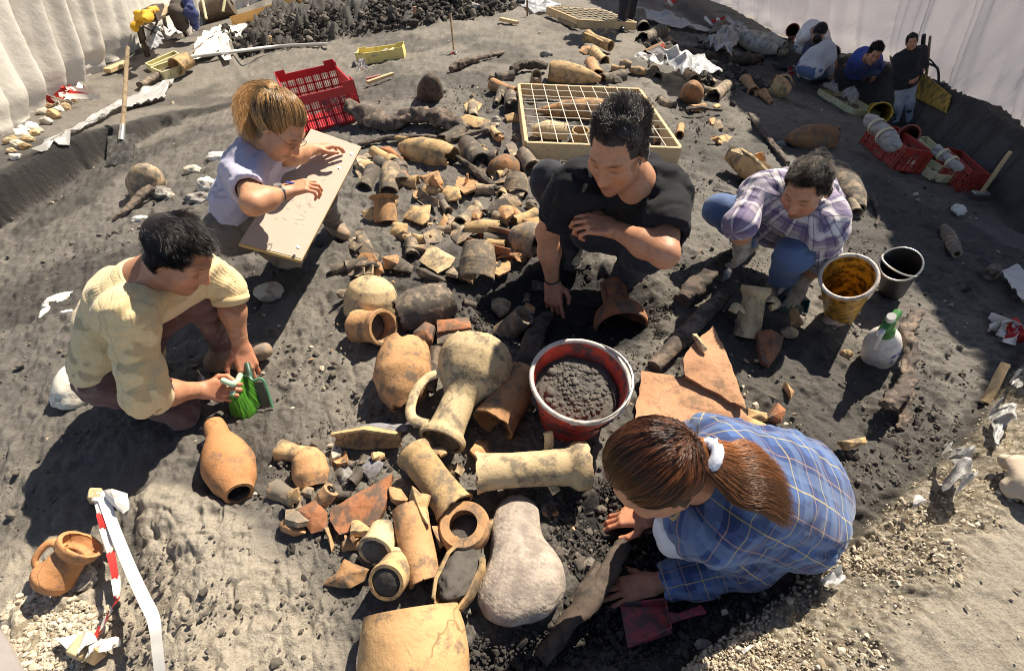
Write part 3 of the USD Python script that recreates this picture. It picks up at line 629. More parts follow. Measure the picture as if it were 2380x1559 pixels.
vessel('amphora_fragment', 'standing buff tile like curve in front of the collared neck', cB, (318, 1285, .01), (335, 1115, .10), [(0, 62), (.5, 72), (1, 62)], DUSTY, th=(-110, 110), seed=35, jag=(.1, .1))
sherd('reddish triangular sherd behind the tile like curve', cB, [(392, 1130, .07), (430, 1140, .07), (472, 1205, .04), (405, 1245, .02)], TERRA, seed=36)
vessel('amphora_neck', 'upright cup shaped neck with flanged rim near the boots', cB, (285, 1318, .12), (302, 1490, .0), [(0, 98), (.06, 92), (.1, 68), (.5, 74), (1, 80)], ORANGE, seed=37, nt=48, up=V(0, 1, .5), jag=(0, .05))
sherd('saddle shaped sherd curling upward beside the cup shaped neck', cB, [(495, 1330, .04), (520, 1250, .10), (590, 1310, .07), (645, 1330, .08), (650, 1385, .04), (560, 1380, .02)], DUSTY, bulge=-.02, seed=38)
sherd('broad buff sherd under the saddle shaped sherd', cB, [(412, 1450, .03), (470, 1375, .05), (600, 1370, .05), (585, 1470, .04), (545, 1502, .03)], BUFF, bulge=.02, seed=39)
vessel('bowl_fragment', 'broken bowl with thick bright orange rim lying on its side', cB, (715, 1195, .06), (735, 1280, .0), [(0, 138), (.3, 132), (1, 90)], ORANGE, th=(-60, 180), up=V(-1, .2, 0), seed=40, jside=.15, jag=(.05, .1))
sherd('small orange triangular sherd near the scratched flat sherd', cB, [(685, 1425, .05), (745, 1500, .03), (690, 1530, .02), (640, 1525, .02)], ORANGE, seed=41)
vessel('amphora_neck', 'dark muddy tube lying between log and cracked amphora', cB, (838, 965, .05), (935, 1090, .05), [(0, 62), (.5, 72), (1, 66)], MUDDY, seed=42, jag=(.06, .08))
vessel('pottery_dome', 'brown half buried round pot by the corner of the wire grid', cB, (1095, 1165, -.03), (1100, 1075, .10), [(0, 125), (.3, 122), (.7, 90), (.9, 50), (1, 3)], BROWN, seed=43, ns=24)
vessel('amphora_neck', 'dusty tube leaning against the brown half buried pot', cB, (1212, 1020, .08), (1275, 1125, .04), [(0, 46), (.5, 52), (1, 58)], DUSTY, seed=44, jag=(.05, .05))
vessel('amphora_fragment', 'rectangular curved sherd with a mud patch near the knee of the man in black', cB, (1168, 1295, .01), (1172, 1175, .09), [(0, 82), (.6, 80), (1, 66)], DUSTY, th=(-120, 120), seed=45, jag=(.03, .08))
sherd('olive grey cracked sherd below the rectangular curved sherd', cB, [(1035, 1350, .05), (1085, 1292, .07), (1175, 1310, .07), (1210, 1365, .04), (1130, 1402, .02)], DUSTY, seed=46)
vessel('small_pot', 'small orange pot fragment under the olive grey sherd', cB, (1130, 1405, .04), (1195, 1460, .02), [(0, 20), (.3, 38), (1, 34)], ORANGE, seed=47)
rock('small reddish stone beside the small orange pot fragment', cB, (1268, 1370), 40, 36, 34, DUSTY, 48)
vessel('bowl_fragment', 'wide buff rim of a buried bowl in front of the hollow bowl fragment', cB, (830, 1540, .04), (1060, 1530, .05), [(0, 50), (.5, 70), (1, 55)], BUFF, th=(-80, 80), seed=49, jag=(.1, .1))
# ---- amphorae further back
vessel('amphora', 'whole buff amphora body lying behind the wire grid frame', cB, (1385, 480, .08), (1735, 528, .05), [(0, 58), (.08, 72), (.3, 76), (.6, 62), (.85, 34), (1, 14)], BUFF, seed=50, rib=.002, ribn=16, nt=50, ns=40, jag=(.05, 0))
vessel('amphora_neck', 'reddish neck lying left of the wire grid frame', cB, (1010, 565, .06), (1165, 620, .05), [(0, 42), (.2, 38), (.6, 30), (1, 34)], ORANGE, seed=51)
vessel('amphora_toe', 'grey stub of amphora pointing down beside the wire grid frame', cB, (1075, 605, .06), (1035, 690, .03), [(0, 34), (1, 16)], MUDDY, seed=52)
vessel('amphora_neck', 'dark open neck facing left at the edge of the wire grid frame', cB, (1140, 715, .06), (1130, 640, .08), [(0, 52), (1, 44)], MUDDY, seed=53)
sherd('orange buff chunk resting below the dark open neck', cB, [(1090, 770, .05), (1150, 752, .07), (1198, 775, .05), (1190, 805, .03), (1110, 808, .03)], BUFF, seed=54, th=.04)
vessel('amphora_neck', 'dusty neck stump standing behind the wire grid frame', cB, (1305, 500, .14), (1300, 555, .02), [(0, 34), (1, 42)], DUSTY, seed=55)
rock('round brown stone left of the dusty neck stump', cB, (1025, 520), 42, 30, 26, DUSTY, 56)
vessel('amphora', 'long amphora lying under the wires of the grid frame', cB, (1290, 740, .05), (1790, 735, .08), [(0, 4), (.15, 28), (.4, 62), (.75, 76), (.92, 62), (1, 40)], ORANGE, seed=57, nt=46, ns=36,
       handles=[([(.95, 55, -40), (1.1, 85, -40), (1.3, 80, -50), (1.38, 20, -50)], 16)])
vessel('bowl_fragment', 'pale half bowl near the front corner of the grid frame', cB, (1275, 880, .05), (1510, 900, .04), [(0, 40), (.4, 80), (1, 70)], CREAM, th=(-100, 100), seed=58, jag=(.1, .1))
vessel('amphora_neck', 'buff neck standing inside the front edge of the grid frame', cB, (1600, 870, .10), (1590, 950, .0), [(0, 58), (1, 62)], BUFF, seed=59, jag=(.05, 0))
vessel('amphora_neck', 'thin orange neck inside the right end of the grid frame', cB, (2105, 850, .09), (2110, 960, .0), [(0, 20), (.2, 16), (1, 26)], ORANGE, seed=60)
sherd('long pale curved sherd between driftwood log and grid frame', cB, [(795, 790, .05), (830, 762, .07), (990, 800, .05), (1005, 840, .03), (900, 852, .02), (830, 830, .03)], BUFF, seed=61)
rock('pale stone at the end of the long curved sherd', cB, (1035, 805), 30, 24, 26, STONE, 62)
rock('pale flat stone beside the long curved sherd', cB, (1020, 838), 44, 22, 18, STONE, 63)
vessel('pottery_dome', 'dark cone shaped pot fragment standing alone on the swept soil', cB, (595, 655, -.02), (600, 522, .26), [(0, 95), (.4, 88), (.75, 62), (.93, 40), (1, 5)], CHAR, seed=64, dent=.05)
vessel('amphora_neck', 'sunlit broken amphora neck with handle in the shadow edge far back', cB, (1640, 240, .10), (1800, 310, .08), [(0, 40), (.3, 28), (1, 34)], BUFF, seed=65, handles=[([(.05, 30, 60), (.2, 62, 60), (.6, 60, 60), (.8, 28, 60)], 10)])
rock('lichen brown rounded stone above the sunlit broken neck', cB, (1720, 228), 70, 34, 30, DUSTY, 66)
vessel('amphora_toe', 'brown toe of an amphora under the red tagged peg', cB, (2030, 350, .05), (2140, 318, .07), [(0, 14), (.5, 26), (1, 34)], BROWN, seed=67)
rock('smooth round stone right of the red tagged peg', cB, (2210, 375), 62, 50, 40, DUSTY, 68)
rock('round grey stone left of the clear plastic sheet', cB, (1690, 435), 36, 34, 30, GREY, 69)
vessel('small_pot', 'little round pot near the pale edge of the plastic sheet', cB, (1860, 420, .05), (1935, 440, .04), [(0, 12), (.4, 34), (1, 22)], DUSTY, seed=70)
vessel('amphora_neck', 'short buff neck lying left of the plastic sheet', cB, (1805, 455, .04), (1890, 470, .04), [(0, 24), (.5, 18), (1, 26)], BUFF, seed=71)
vessel('amphora_fragment', 'buff shoulder fragment tucked at the edge of plastic sheet', cB, (1930, 465, .05), (2035, 485, .04), [(0, 18), (.5, 30), (1, 16)], BUFF, seed=72)
rock('clod like grey stone between two wet patches far back', cB, (1370, 365), 44, 24, 24, GREY, 73)
rock('rounded stone right of the far wooden frame corner', cB, (1655, 185), 60, 30, 26, GREY, 74)
rock('second rounded stone right of the far wooden frame', cB, (1735, 180), 46, 26, 22, GREY, 75)
rock('low boulder in the dark rubble far back', cB, (870, 55), 70, 34, 30, GREY, 76)
vessel('amphora', 'reddish brown whole amphora lying alone on the shaded slope', cR, (685, 925, .08), (1010, 922, .10), [(0, 6), (.12, 40), (.4, 84), (.75, 90), (.95, 66), (1, 44)], BROWN, seed=77, nt=50, ns=36,
       handles=[([(.97, 58, -10), (1.06, 70, -10), (1.06, 40, -10)], 14)])
vessel('amphora', 'long grey amphora with stout neck lying behind the plaid shirt', cR, (925, 1010, .10), (1185, 1400, .06), [(0, 36), (.05, 40), (.30, 42), (.38, 82), (.60, 98), (.85, 76), (1, 34)], MUDDY, seed=78, nt=50, ns=44)
vessel('amphora_neck', 'slender loose neck lying against the long grey amphora', cR, (1105, 1265, .10), (1160, 1425, .05), [(0, 26), (.5, 30), (.9, 34), (1, 42)], DUSTY, seed=79)
vessel('bowl_fragment', 'half open cone shaped jar with dark mouth on the shaded slope', cR, (585, 560, .09), (705, 622, .05), [(0, 58), (.3, 70), (.7, 60), (1, 36)], BUFF, th=(-150, 150), seed=80, jag=(.12, .05), handles=[([(.2, 66, -20), (.6, 90, -30), (1.05, 66, -50)], 10)])
vessel('small_pot', 'small orange neck lying left of the half open cone shaped jar', cR, (535, 620, .06), (595, 690, .04), [(0, 32), (.3, 24), (1, 14)], ORANGE, seed=81, jag=(.05, .05))
vessel('pottery_dome', 'dark round jar half under the plastic sheet', cR, (55, 660, -.02), (70, 570, .2), [(0, 75), (.4, 78), (.8, 50), (1, 4)], BROWN, seed=82)
vessel('amphora_neck', 'short brown neck right of the dark round jar', cR, (130, 600, .05), (215, 610, .05), [(0, 26), (1, 18)], DUSTY, seed=83)
rock('brown boulder shaped pot behind the plastic sheet', cR, (200, 445), 56, 44, 40, DUSTY, 84)
vessel('bowl_fragment', 'sunlit broken amphora showing its pale inner curve behind the plaid shirt', cR, (330, 1010, .14), (590, 1170, .10), [(0, 70), (.5, 105), (1, 120)], BUFF, th=(60, 250), seed=85, jag=(.1, .1), up=V(0, .5, 1))
sherd('bright curved rim strip of the sunlit broken amphora', cR, [(330, 1000, .24), (390, 985, .26), (480, 1040, .26), (590, 1150, .22), (560, 1150, .2), (430, 1040, .22)], CREAM, seed=86)
sherd('upright orange sherd behind the sunlit broken amphora', cR, [(480, 1030, .16), (540, 1010, .24), (560, 1080, .2), (520, 1100, .1)], ORANGE, seed=87)
rock('long white stone lying on the far right slope', cR, (1845, 1400), 68, 42, 26, WHITE, 88, rot=.9, h=.03)
sherd('small buff sherd lying flat in the shade left of the charred beam', cR, [(205, 705), (235, 692), (258, 708), (225, 720)], BUFF, seed=89)
sherd('orange sherd by the dark soil step in the shade', cR, [(175, 795), (215, 785), (230, 830), (195, 830)], ORANGE, seed=90)
rock('tiny white pebble beside the charred beam in the shade', cR, (515, 806), 20, 10, 8, WHITE, 91)
rock('grey smooth stone right of the charred beam', cR, (655, 965), 44, 26, 20, GREY, 92)
vessel('small_pot', 'weathered brown bone like fragment on the right slope', cZ, (1745, 70, .04), (1835, 250, .04), [(0, 24), (.3, 40), (.7, 38), (1, 26)], DUSTY, seed=93, dent=.08)
vessel('amphora_neck', 'dark open neck lying beside the white cloth at the right edge', cZ, (2060, 380, .05), (2090, 345, .06), [(0, 44), (1, 36)], MUDDY, seed=94)
rock('small round pebble above the red and white tape', cZ, (2088, 660), 14, 22, 12, DUSTY, 95)
# ---- lower centre heap
vessel('amphora_neck', 'long cream amphora neck lying diagonally below the handled flagon', cC, (480, 95, .11), (765, 480, .07), [(0, 128), (.08, 132), (.12, 116), (.5, 110), (.85, 118), (1, 140)], BUFF, seed=101, nt=56, ns=34, jag=(0, .04), rib=.0008, ribn=20,
       handles=[([(.18, 105, -70), (.25, 150, -75), (.32, 150, -75)], 30)])
vessel('jar_ring', 'thick orange rim ring filled with soil at the end of the diagonal neck', cC, (815, 575, .10), (835, 640, .02), [(0, 152), (.25, 172), (.7, 170), (1, 150)], ORANGE, seed=102, wall=.028, fill=(.85, .85), up=V(0, .5, 1), nt=52)
vessel('amphora_neck', 'long pale amphora neck lying level right of the diagonal neck', cC, (900, 235, .11), (1650, 185, .11), [(0, 142), (.06, 124), (.3, 112), (.6, 116), (.82, 126), (.84, 140), (.87, 150), (.88, 164), (1, 158)], CREAM, seed=103, nt=56, ns=50, jag=(.03, .03), rib=.0008, ribn=24,
       handles=[([(.66, 110, -75), (.67, 190, -60), (.66, 235, -55)], 34), ([(.66, 110, 110), (.68, 150, 110), (.69, 165, 110)], 34)])
vessel('amphora_fragment', 'long orange half pipe sherd lying below the diagonal neck', cC, (445, 470, .09), (560, 975, .05), [(0, 110), (.3, 120), (.7, 112), (1, 100)], ORANGE, th=(-105, 105), seed=104, jag=(.14, .06), jside=.15)
sherd('tall pointed buff sherd with orange tip above the half pipe sherd', cC, [(470, 320, .15), (520, 370, .14), (590, 385, .13), (565, 470, .12), (585, 590, .12), (480, 500, .10), (450, 400, .12)], BUFF, seed=105)
sherd('large brick red triangular tile pointing up at left of the heap', cD, [(911, 1100, .10), (895, 1180, .09), (874, 1215, .07), (790, 1242, .03), (765, 1210, .03), (770, 1180, .04)], TERRA, th=.02, seed=106, bulge=.004)
sherd('small dark orange sherd between tile and pointed sherd', cC, [(315, 330, .10), (390, 345, .10), (440, 420, .08), (400, 470, .06), (330, 430, .07)], ORANGE, bulge=.03, seed=107)
vessel('amphora_neck', 'white glazed jar mouth with handle stub filled with soil', cC, (225, 765, .08), (300, 640, .05), [(0, 120), (.1, 126), (.3, 112), (1, 118)], CREAM, seed=108, fill=(.12, .9), up=V(-.2, .5, 1), wall=.014, handles=[([(.1, 110, 95), (.15, 190, 95), (.5, 205, 95), (.9, 150, 95)], 30)])
vessel('jar_neck', 'cylindrical jar neck with soil plugged mouth, at the bottom left of the heap', cC, (298, 970, .11), (385, 865, .05), [(0, 120), (.15, 124), (.3, 118), (1, 122)], BUFF, seed=109, fill=(.16, .93), up=V(-.2, .5, 1), wall=.010, rib=.001, ribn=6)
sherd('pinkish orange sherd lying left of the soil plugged jar neck', cC, [(20, 810, .05), (60, 830, .06), (185, 880, .06), (150, 960, .04), (60, 1010, .03), (-120, 985, .02), (-90, 940, .03), (-30, 900, .04)], ORANGE, seed=110)
vessel('amphora_fragment', 'half pot trough full of soil beside the large grey boulder', cC, (700, 1120, .05), (860, 770, .07), [(0, 110), (.3, 150), (.8, 150), (1, 120)], BUFF, th=(60, 300), seed=111, jag=(.08, .12),
       extra=[('soil_fill', rough_rock(P3(cC, (800, 900, .06)), np.array([125, 190, 70]) * .3478 * mpp(P3(cC, (800, 900))), 5, .2, 4, R=trimesh.transformations.rotation_matrix(-.45, [0, 0, 1])[:3, :3]), FILL)])
sherd('small square orange sherd just below the rim ring', cC, [(700, 720, .08), (760, 690, .09), (832, 750, .07), (775, 790, .05), (705, 785, .05)], BUFF, th=.03, seed=112)
sherd('tiny orange sherd standing left of the grey boulder foot', cC, [(618, 1100, .05), (650, 1092, .05), (705, 1160, .03), (680, 1190, .02)], ORANGE, th=.02, seed=113)
sherd('narrow curved rim sherd left of the rim ring', cC, [(605, 590, .09), (630, 590, .09), (685, 720, .07), (660, 740, .06)], ORANGE, th=.02, seed=114)
vessel('pottery_sherd', 'huge buff shoulder sherd with broken edge at the bottom of the picture', cD, (968, 1660, -.02), (958, 1418, .05), [(0, 128), (.5, 128), (.8, 122), (1, 112)], clay('pink_buff_clay', (.50, .30, .14), .14), th=(-84, 84), seed=1157, jag=(0, .13), jside=.06, ns=40, nt=60, wall=.016, dent=.03, cat='sherd')
rock('long lavender grey stone behind the crescent shaped rim sherd', cA, (265, 1430), 190, 75, 60, LAVA, 116, chunky=.8, amp=.15)
vessel('bowl_fragment', 'crescent shaped buff rim sherd in front of the lavender grey stone', cA, (395, 1500, .05), (-60, 1500, .05), [(0, 60), (.5, 105), (1, 60)], BUFF, th=(-20, 150), seed=117, jag=(.08, .08), up=V(0, .6, 1))
vessel('pottery_dome', 'round orange pot base sunk in soil left of the crescent sherd', cL, (2090, 330, .0), (2050, 60, .07), [(0, 90), (.3, 118), (.7, 105), (.93, 60), (1, 4)], ORANGE, seed=118)
rock('square pale block wedged beside the crescent sherd', cL, (2250, 110), 52, 110, 60, STONE, 119, chunky=.95, amp=.1)
sherd('curved orange bowl base near the tape side of the heap', cL, [(1860, 580, .03), (1920, 505, .06), (1980, 530, .05), (2040, 640, .03), (1960, 662, .02), (1880, 625, .02)], ORANGE, bulge=.03, seed=120)
sherd('upright buff sherd above the curved orange bowl base', cL, [(1912, 370, .08), (1985, 338, .1), (2000, 420, .06), (1930, 460, .04)], BUFF, seed=121)
vessel('small_pot', 'orange cup like fragment right of the upright buff sherd', cL, (2215, 345, .08), (2140, 440, .04), [(0, 55), (.5, 60), (1, 50)], ORANGE, th=(-140, 120), seed=122)
sherd('dark orange flat plate sherd beside the curved orange bowl base', cL, [(1970, 480, .06), (2110, 420, .07), (2190, 500, .05), (2180, 620, .03), (2080, 640, .03)], TERRA, seed=123)
sherd('thin strip sherd pointing down the slope below the plate sherd', cL, [(2165, 600, .04), (2195, 600, .04), (2235, 720, .02), (2215, 760, .02)], ORANGE, seed=124)
rock('charcoal coloured angular stone right of the pot base', cC, (190, 210), 95, 90, 60, LAVA, 125, chunky=.8)
rock('dark weathered stone under the crescent shaped rim sherd', cC, (40, 230), 70, 90, 50, GREY, 126, chunky=.7)
vessel('jug', 'orange jug neck and shoulder with flat strap handle at the lower left', cL, (545, 710, .11), (330, 975, .05), [(0, 138), (.03, 142), (.22, 128), (.26, 96), (.6, 112), (.85, 135), (1, 120)], VASE, seed=127, jag=(.02, .08), nt=52, ns=40,
       handles=[([(.30, 80, 68), (.34, 165, 68), (.55, 200, 68), (.86, 185, 68), (.95, 110, 68)], 30)])
vessel('vase', 'smooth orange brown vase without its neck lying below the green brush', cD, (497, 985, .05), (556, 1148, .05), [(0, 22), (.06, 25), (.2, 26), (.42, 47), (.62, 57), (.85, 46), (.97, 31), (1, 30)], VASE, seed=128, ns=44, nt=52)

# ---- many small pieces half sunk between the larger ones
def small_pieces():
    rng = np.random.default_rng(909); zones = [(830, 430, 1240, 640, 44), (840, 330, 1200, 450, 22), (1090, 180, 1210, 330, 8), (1340, 60, 1700, 190, 22), (1560, 200, 1760, 330, 12), (640, 1040, 860, 1250, 14), (820, 1040, 1120, 1330, 16), (1100, 640, 1240, 760, 6), (760, 560, 860, 700, 5)]
    kinds = [('orange', ORANGE), ('buff', BUFF), ('muddy grey', MUDDY), ('dusty brown', DUSTY), ('muddy grey', MUDDY), ('dusty brown', DUSTY)]
    for x0, y0, x1, y1, n in zones:
        for k in range(n):
            x, y = rng.uniform(x0, x1), rng.uniform(y0, y1); nm, mt = kinds[int(rng.integers(6))]; sd = int(rng.integers(9999)); r = rng.uniform(13, 32) * (.75 if y < 330 else 1); a0 = rng.uniform(0, 6.28); m = int(rng.integers(4, 7))
            grp = 'small pieces half sunk among the broken pots'; z0 = rng.uniform(.015, .05)
            if rng.random() < .50:
                pts = [(x + r * math.cos(a0 + 6.283 * i / m) * rng.uniform(.7, 1.25), y + .75 * r * math.sin(a0 + 6.283 * i / m) * rng.uniform(.7, 1.25), max(.004, z0 + .035 * math.cos(6.283 * i / m + sd))) for i in range(m)]
                sherd(f'small {nm} potsherd half sunk in the soil among the broken pots', cD, pts, mt, th=rng.uniform(.010, .02), bulge=rng.uniform(-.01, .025), seed=sd, group=grp)
            else:
                L = r * 2.3; r = r * 1.25; vessel('amphora_neck' if rng.random() < .5 else 'pottery_fragment', f'small {nm} broken tube of pottery half sunk among the broken pots', cD, (x, y, .02), (x + L * math.cos(a0), y + .7 * L * math.sin(a0), .018), [(0, r * .55), (.5, r * .5), (1, r * .65)], mt, th=(-180, 180) if rng.random() < .4 else (-115, 115), seed=sd, ns=12, nt=24, jag=(.12, .14), group=grp)
small_pieces()
# ---- boulder, tiles, timber, loose rocks
def boulder():
    k = .3478; p = lambda x, y, h: P3(cC, (x, y, h)); s = mpp(p(1180, 850, .06)) * k
    a, b, c, d = p(1175, 500, .045), p(1160, 660, .04), p(1225, 930, .04), p(1110, 1030, .04)
    def fn(q):
        o = fold([sd_cone(q, a, b, 158 * s, 146 * s), sd_cone(q, b, c, 146 * s, 238 * s), sd_cone(q, c, d, 238 * s, 205 * s)], .05)
        return o + .022 * (meshkit.fbm(q * 8, 3, 5) - .5) + .007 * (meshkit.fbm(q * 42, 3, 6) - .5)
    m = nets(fn, np.minimum.reduce([a, b, c, d]) - .24, np.maximum.reduce([a, b, c, d]) + .24, .0075)
    m.vertices[:, 2] = np.minimum(m.vertices[:, 2], 9)
    zc = gz(c[0], c[1]); m.vertices[:, 2] = zc + (m.vertices[:, 2] - zc) * .62
    one('boulder', m, plain('boulder_stone', (.335, .275, .225), .9, .2, .22, .8, 45, .42, (.20, .165, .14), 13, bdist=.008), 'large pale boulder with waisted top right of the potsherd heap', 'boulder', smooth=True)
boulder()
TILE = clay('roof_tile_clay', (.40, .21, .115), .25, (.17, .11, .07), .9)
sherd('broad terracotta roof tile slab with a cracked edge', cD, [(1492, 862, .05), (1590, 876, .06), (1660, 905, .06), (1735, 962, .05), (1738, 985, .03), (1650, 995, .02), (1470, 1000, .02), (1480, 930, .03)], TILE, th=.03, bulge=.003, seed=201, name='roof_tile', cat='roof tile')
sherd('pointed terracotta roof tile piece sloping up behind the broad slab', cD, [(1657, 757, .15), (1680, 800, .13), (1712, 880, .10), (1735, 950, .08), (1660, 912, .075), (1592, 872, .09), (1588, 835, .12), (1612, 795, .14)], TILE, th=.03, bulge=.002, seed=202, name='roof_tile', cat='roof tile')
sherd('yellow green flat sliver leaning on the pointed roof tile', cD, [(1609, 776, .17), (1619, 774, .17), (1645, 812, .15), (1633, 818, .14)], CREAM, th=.012, seed=203)
sherd('pale tile corner showing under the broad terracotta slab', cD, [(1735, 965, .02), (1780, 985, .02), (1786, 1000, .02), (1730, 1000, .01)], BUFF, th=.02, seed=204)
vessel('amphora_neck', 'standing pale amphora neck with double handles and round rim beside the teal dustpan', cZ, (495, 465, .20), (425, 800, .0), [(0, 92), (.10, 98), (.16, 84), (.24, 70), (.5, 76), (1, 86)], CREAM, seed=205, nt=52, ns=40, up=V(0, 1, .4),
       handles=[([(.22, 66, 100), (.2, 130, 100), (.3, 165, 100), (.38, 120, 100)], 32), ([(.5, 70, -100), (.42, 135, -100), (.55, 160, -100)], 30)])
sherd('rough reddish terracotta triangle right of the pointed roof tile', cZ, [(500, 765, .06), (600, 750, .08), (680, 800, .07), (660, 880, .04), (585, 1000, .02), (530, 960, .03)], TERRA, th=.03, rough=.015, seed=206)
vessel('amphora_toe', 'orange finger shaped amphora toe on top of a little dish', cZ, (740, 615, .09), (765, 720, .06), [(0, 16), (.15, 28), (.6, 30), (1, 40)], ORANGE, seed=207)
vessel('small_pot', 'small pale upside down dish below the finger shaped toe', cZ, (712, 785, .02), (720, 735, .06), [(0, 52), (.4, 56), (.6, 40), (1, 6)], CREAM, seed=208)
rock('pinkish rough stone in front of the orange bucket', cZ, (1012, 690), 96, 60, 62, clay('pink_stone', (.40, .31, .25), .3), 209, chunky=.8, amp=.14)
rock('small buff stone lying above the two orange sherds', cZ, (1095, 915), 36, 34, 30, BUFF, 210)
sherd('small orange sherd right of the blue plaid shoulder', cZ, [(690, 1100, .05), (745, 1170, .03), (725, 1215, .02), (672, 1140, .03)], ORANGE, th=.03, seed=211)
sherd('dark orange cube like sherd above the blue plaid shoulder', cZ, [(640, 1240, .06), (690, 1290, .05), (660, 1380, .02), (570, 1345, .03)], TERRA, th=.04, seed=212)
sherd('buff flat chip above the blue plaid shoulder', cZ, [(440, 1280, .03), (560, 1310, .03), (570, 1360, .02), (440, 1350, .02)], BUFF, seed=213)
sherd('buff wedge sherd under the bark covered root', cZ, [(1060, 1500, .05), (1220, 1470, .06), (1232, 1510, .05), (1100, 1562, .03)], BUFF, th=.03, seed=214)
def log(name, label, c, pts, r, mat, seed, rough=.45, cat='timber', rf=34, n=16):
    sc = mpp(P3(c, pts[len(pts) // 2], .04)) * pxr_(c); P = [P3(c, q, (q[3] if len(q) > 3 else .5) * 0 + .03) for q in pts]
    m = tube(P, np.array(r) * sc, n, len(pts) * 14, flat=.8, rough=rough, rf=rf, seed=seed)
    return one(name, m, mat, label, cat, smooth=60)
log('driftwood_log', 'thick curved driftwood log with torn end touching the red crate', cB, [(45, 700, .16), (130, 745, .12), (250, 820, .05), (330, 830, .04), (480, 770, .09), (620, 775, .10), (740, 820, .08), (840, 870, .04)], [45, 62, 78, 66, 52, 62, 60, 30], DEADW, 221)
log('branch', 'thin bare branch lying in front of the driftwood log', cB, [(110, 970, .02), (300, 925, .03), (520, 915, .03), (700, 930, .03), (860, 895, .03), (985, 868, .05)], [16, 18, 20, 20, 20, 12], DEADW, 222)
log('branch', 'long straight charred branch running past the dark muddy tube', cB, [(770, 1050, .05), (860, 1110, .05), (950, 1190, .05), (1050, 1270, .03)], [16, 24, 24, 18], CHAR, 223)
log('charred_log', 'dark charred log beside the whole buff amphora', cB, [(1140, 470, .05), (1200, 440, .07), (1290, 430, .07), (1375, 445, .06)], [26, 34, 34, 26], CHAR, 224)
log('branch', 'earth covered stick lying on the swept soil in the middle distance', cB, [(735, 465, .03), (800, 425, .05), (940, 385, .04), (1085, 350, .03)], [22, 30, 16, 14], DEADW, 225)
log('charred_beam', 'long charred beam slanting down past the roof tiles', cZ, [(-190, 1000, .03), (0, 800, .05), (150, 640, .06), (300, 510, .07)], [46, 56, 54, 46], DEADW, 226, rough=.22)
log('charred_beam', 'dark beam running under the gloved hand', cZ, [(0, 560, .04), (130, 430, .06), (260, 300, .08), (330, 250, .08)], [60, 60, 50, 40], CHAR, 227)
log('charred_beam', 'black beam in the pit below the man in black', cA, [(1215, 1040, .05), (1270, 860, .06), (1330, 720, .06), (1400, 650, .05)], [50, 60, 52, 30], CHAR, 228)
log('charred_beam', 'long black beam under the hands of the woman in blue plaid', cC, [(1330, 1480, .03), (1500, 1270, .05), (1680, 1050, .06), (1830, 800, .06), (1900, 700, .05)], [44, 60, 66, 60, 36], CHAR, 229)
log('charred_beam', 'second black beam lying close to the large boulder', cC, [(1560, 1120, .03), (1660, 960, .04), (1720, 840, .04)], [36, 46, 30], CHAR, 230)
log('charred_beam', 'long thin charred beam running down the shaded slope', cR, [(445, 760, .04), (520, 860, .05), (600, 960, .05), (700, 1090, .04)], [14, 18, 18, 16], DEADW, 231)
log('branch', 'thin curved root on the shaded slope behind the orange bucket', cR, [(1260, 1300, .02), (1290, 1380, .03), (1310, 1450, .02), (1290, 1500, .02)], [10, 14, 12, 8], DEADW, 232)
log('bark_root', 'thick bark covered root curving down past the spray bottle', cZ, [(1570, 640, .05), (1520, 730, .10), (1490, 800, .11), (1535, 890, .10), (1510, 1020, .08), (1490, 1130, .08), (1410, 1215, .10), (1345, 1260, .10)], [38, 46, 46, 40, 40, 44, 44, 34], DEADW, 233, rough=.62, rf=62, n=24)
log('bark_root', 'forked end of the bark covered root standing off the ground', cZ, [(1490, 1130, .07), (1500, 1230, .06), (1485, 1330, .04), (1455, 1420, .02)], [36, 34, 32, 24], DEADW, 234, rough=.62, rf=62, n=24)
log('timber_edge', 'dark rotten plank edge along the step behind the wire frame', cR, [(20, 730, .05), (110, 720, .07), (260, 740, .05)], [14, 16, 10], CHAR, 235)
log('charred_log', 'charred log with frayed end near the pale round pot', cX, [(760, 1470, .02), (850, 1400, .04), (930, 1320, .06), (1010, 1250, .08)], [14, 26, 34, 28], DEADW, 236)
log('charred_log', 'blackened timber lying under the white plastic on the far right', cR, [(0, 330, .03), (120, 370, .05), (250, 390, .05), (340, 410, .03)], [30, 36, 34, 26], CHAR, 237)
log('charred_log', 'blackened timber in the shade of the right hand curtain', cR, [(330, 400, .04), (420, 400, .06), (520, 390, .06)], [30, 44, 26], CHAR, 238)
# rocks near the diggers on the left
rock('big pale boulder behind the man in the cream sweater', cY, (560, 1110), 165, 210, 130, WHITE, 240, amp=.14, h=.04)
rock('rough stone with a dark flat top left of the pale dome', cY, (1790, 500), 105, 90, 80, STONE, 241, chunky=.9, amp=.12)
rock('striped stone behind the back of the cream sweater', cY, (555, 770), 40, 66, 40, GREY, 242, chunky=.5)
rock('white bone like lump sticking out of the soil left of the cream sweater', cY, (395, 560), 100, 60, 40, WHITE, 243, rot=.9)
rock('white curved finger like stone beside the bone like lump', cY, (315, 640), 26, 70, 30, WHITE, 244)
rock('small square white stone below the bone like lump', cY, (450, 645), 42, 36, 26, WHITE, 245, chunky=.9)
rock('pale oblong stone above the cream sweater', cX, (935, 1465), 50, 26, 24, WHITE, 246, rot=.5)
rock('flat white stone lying behind the drawing woman', cX, (1460, 1050), 75, 50, 36, WHITE, 247)
rock('pitted white rock left of the drawing woman', cX, (1395, 1245), 70, 64, 56, WHITE, 248, amp=.4)
rock('greyish rock above the pitted white rock', cX, (1290, 1140), 64, 40, 36, STONE, 249)
rock('crumbling grey rock below the pitted white rock', cX, (1320, 1330), 90, 60, 40, GREY, 250, amp=.5)
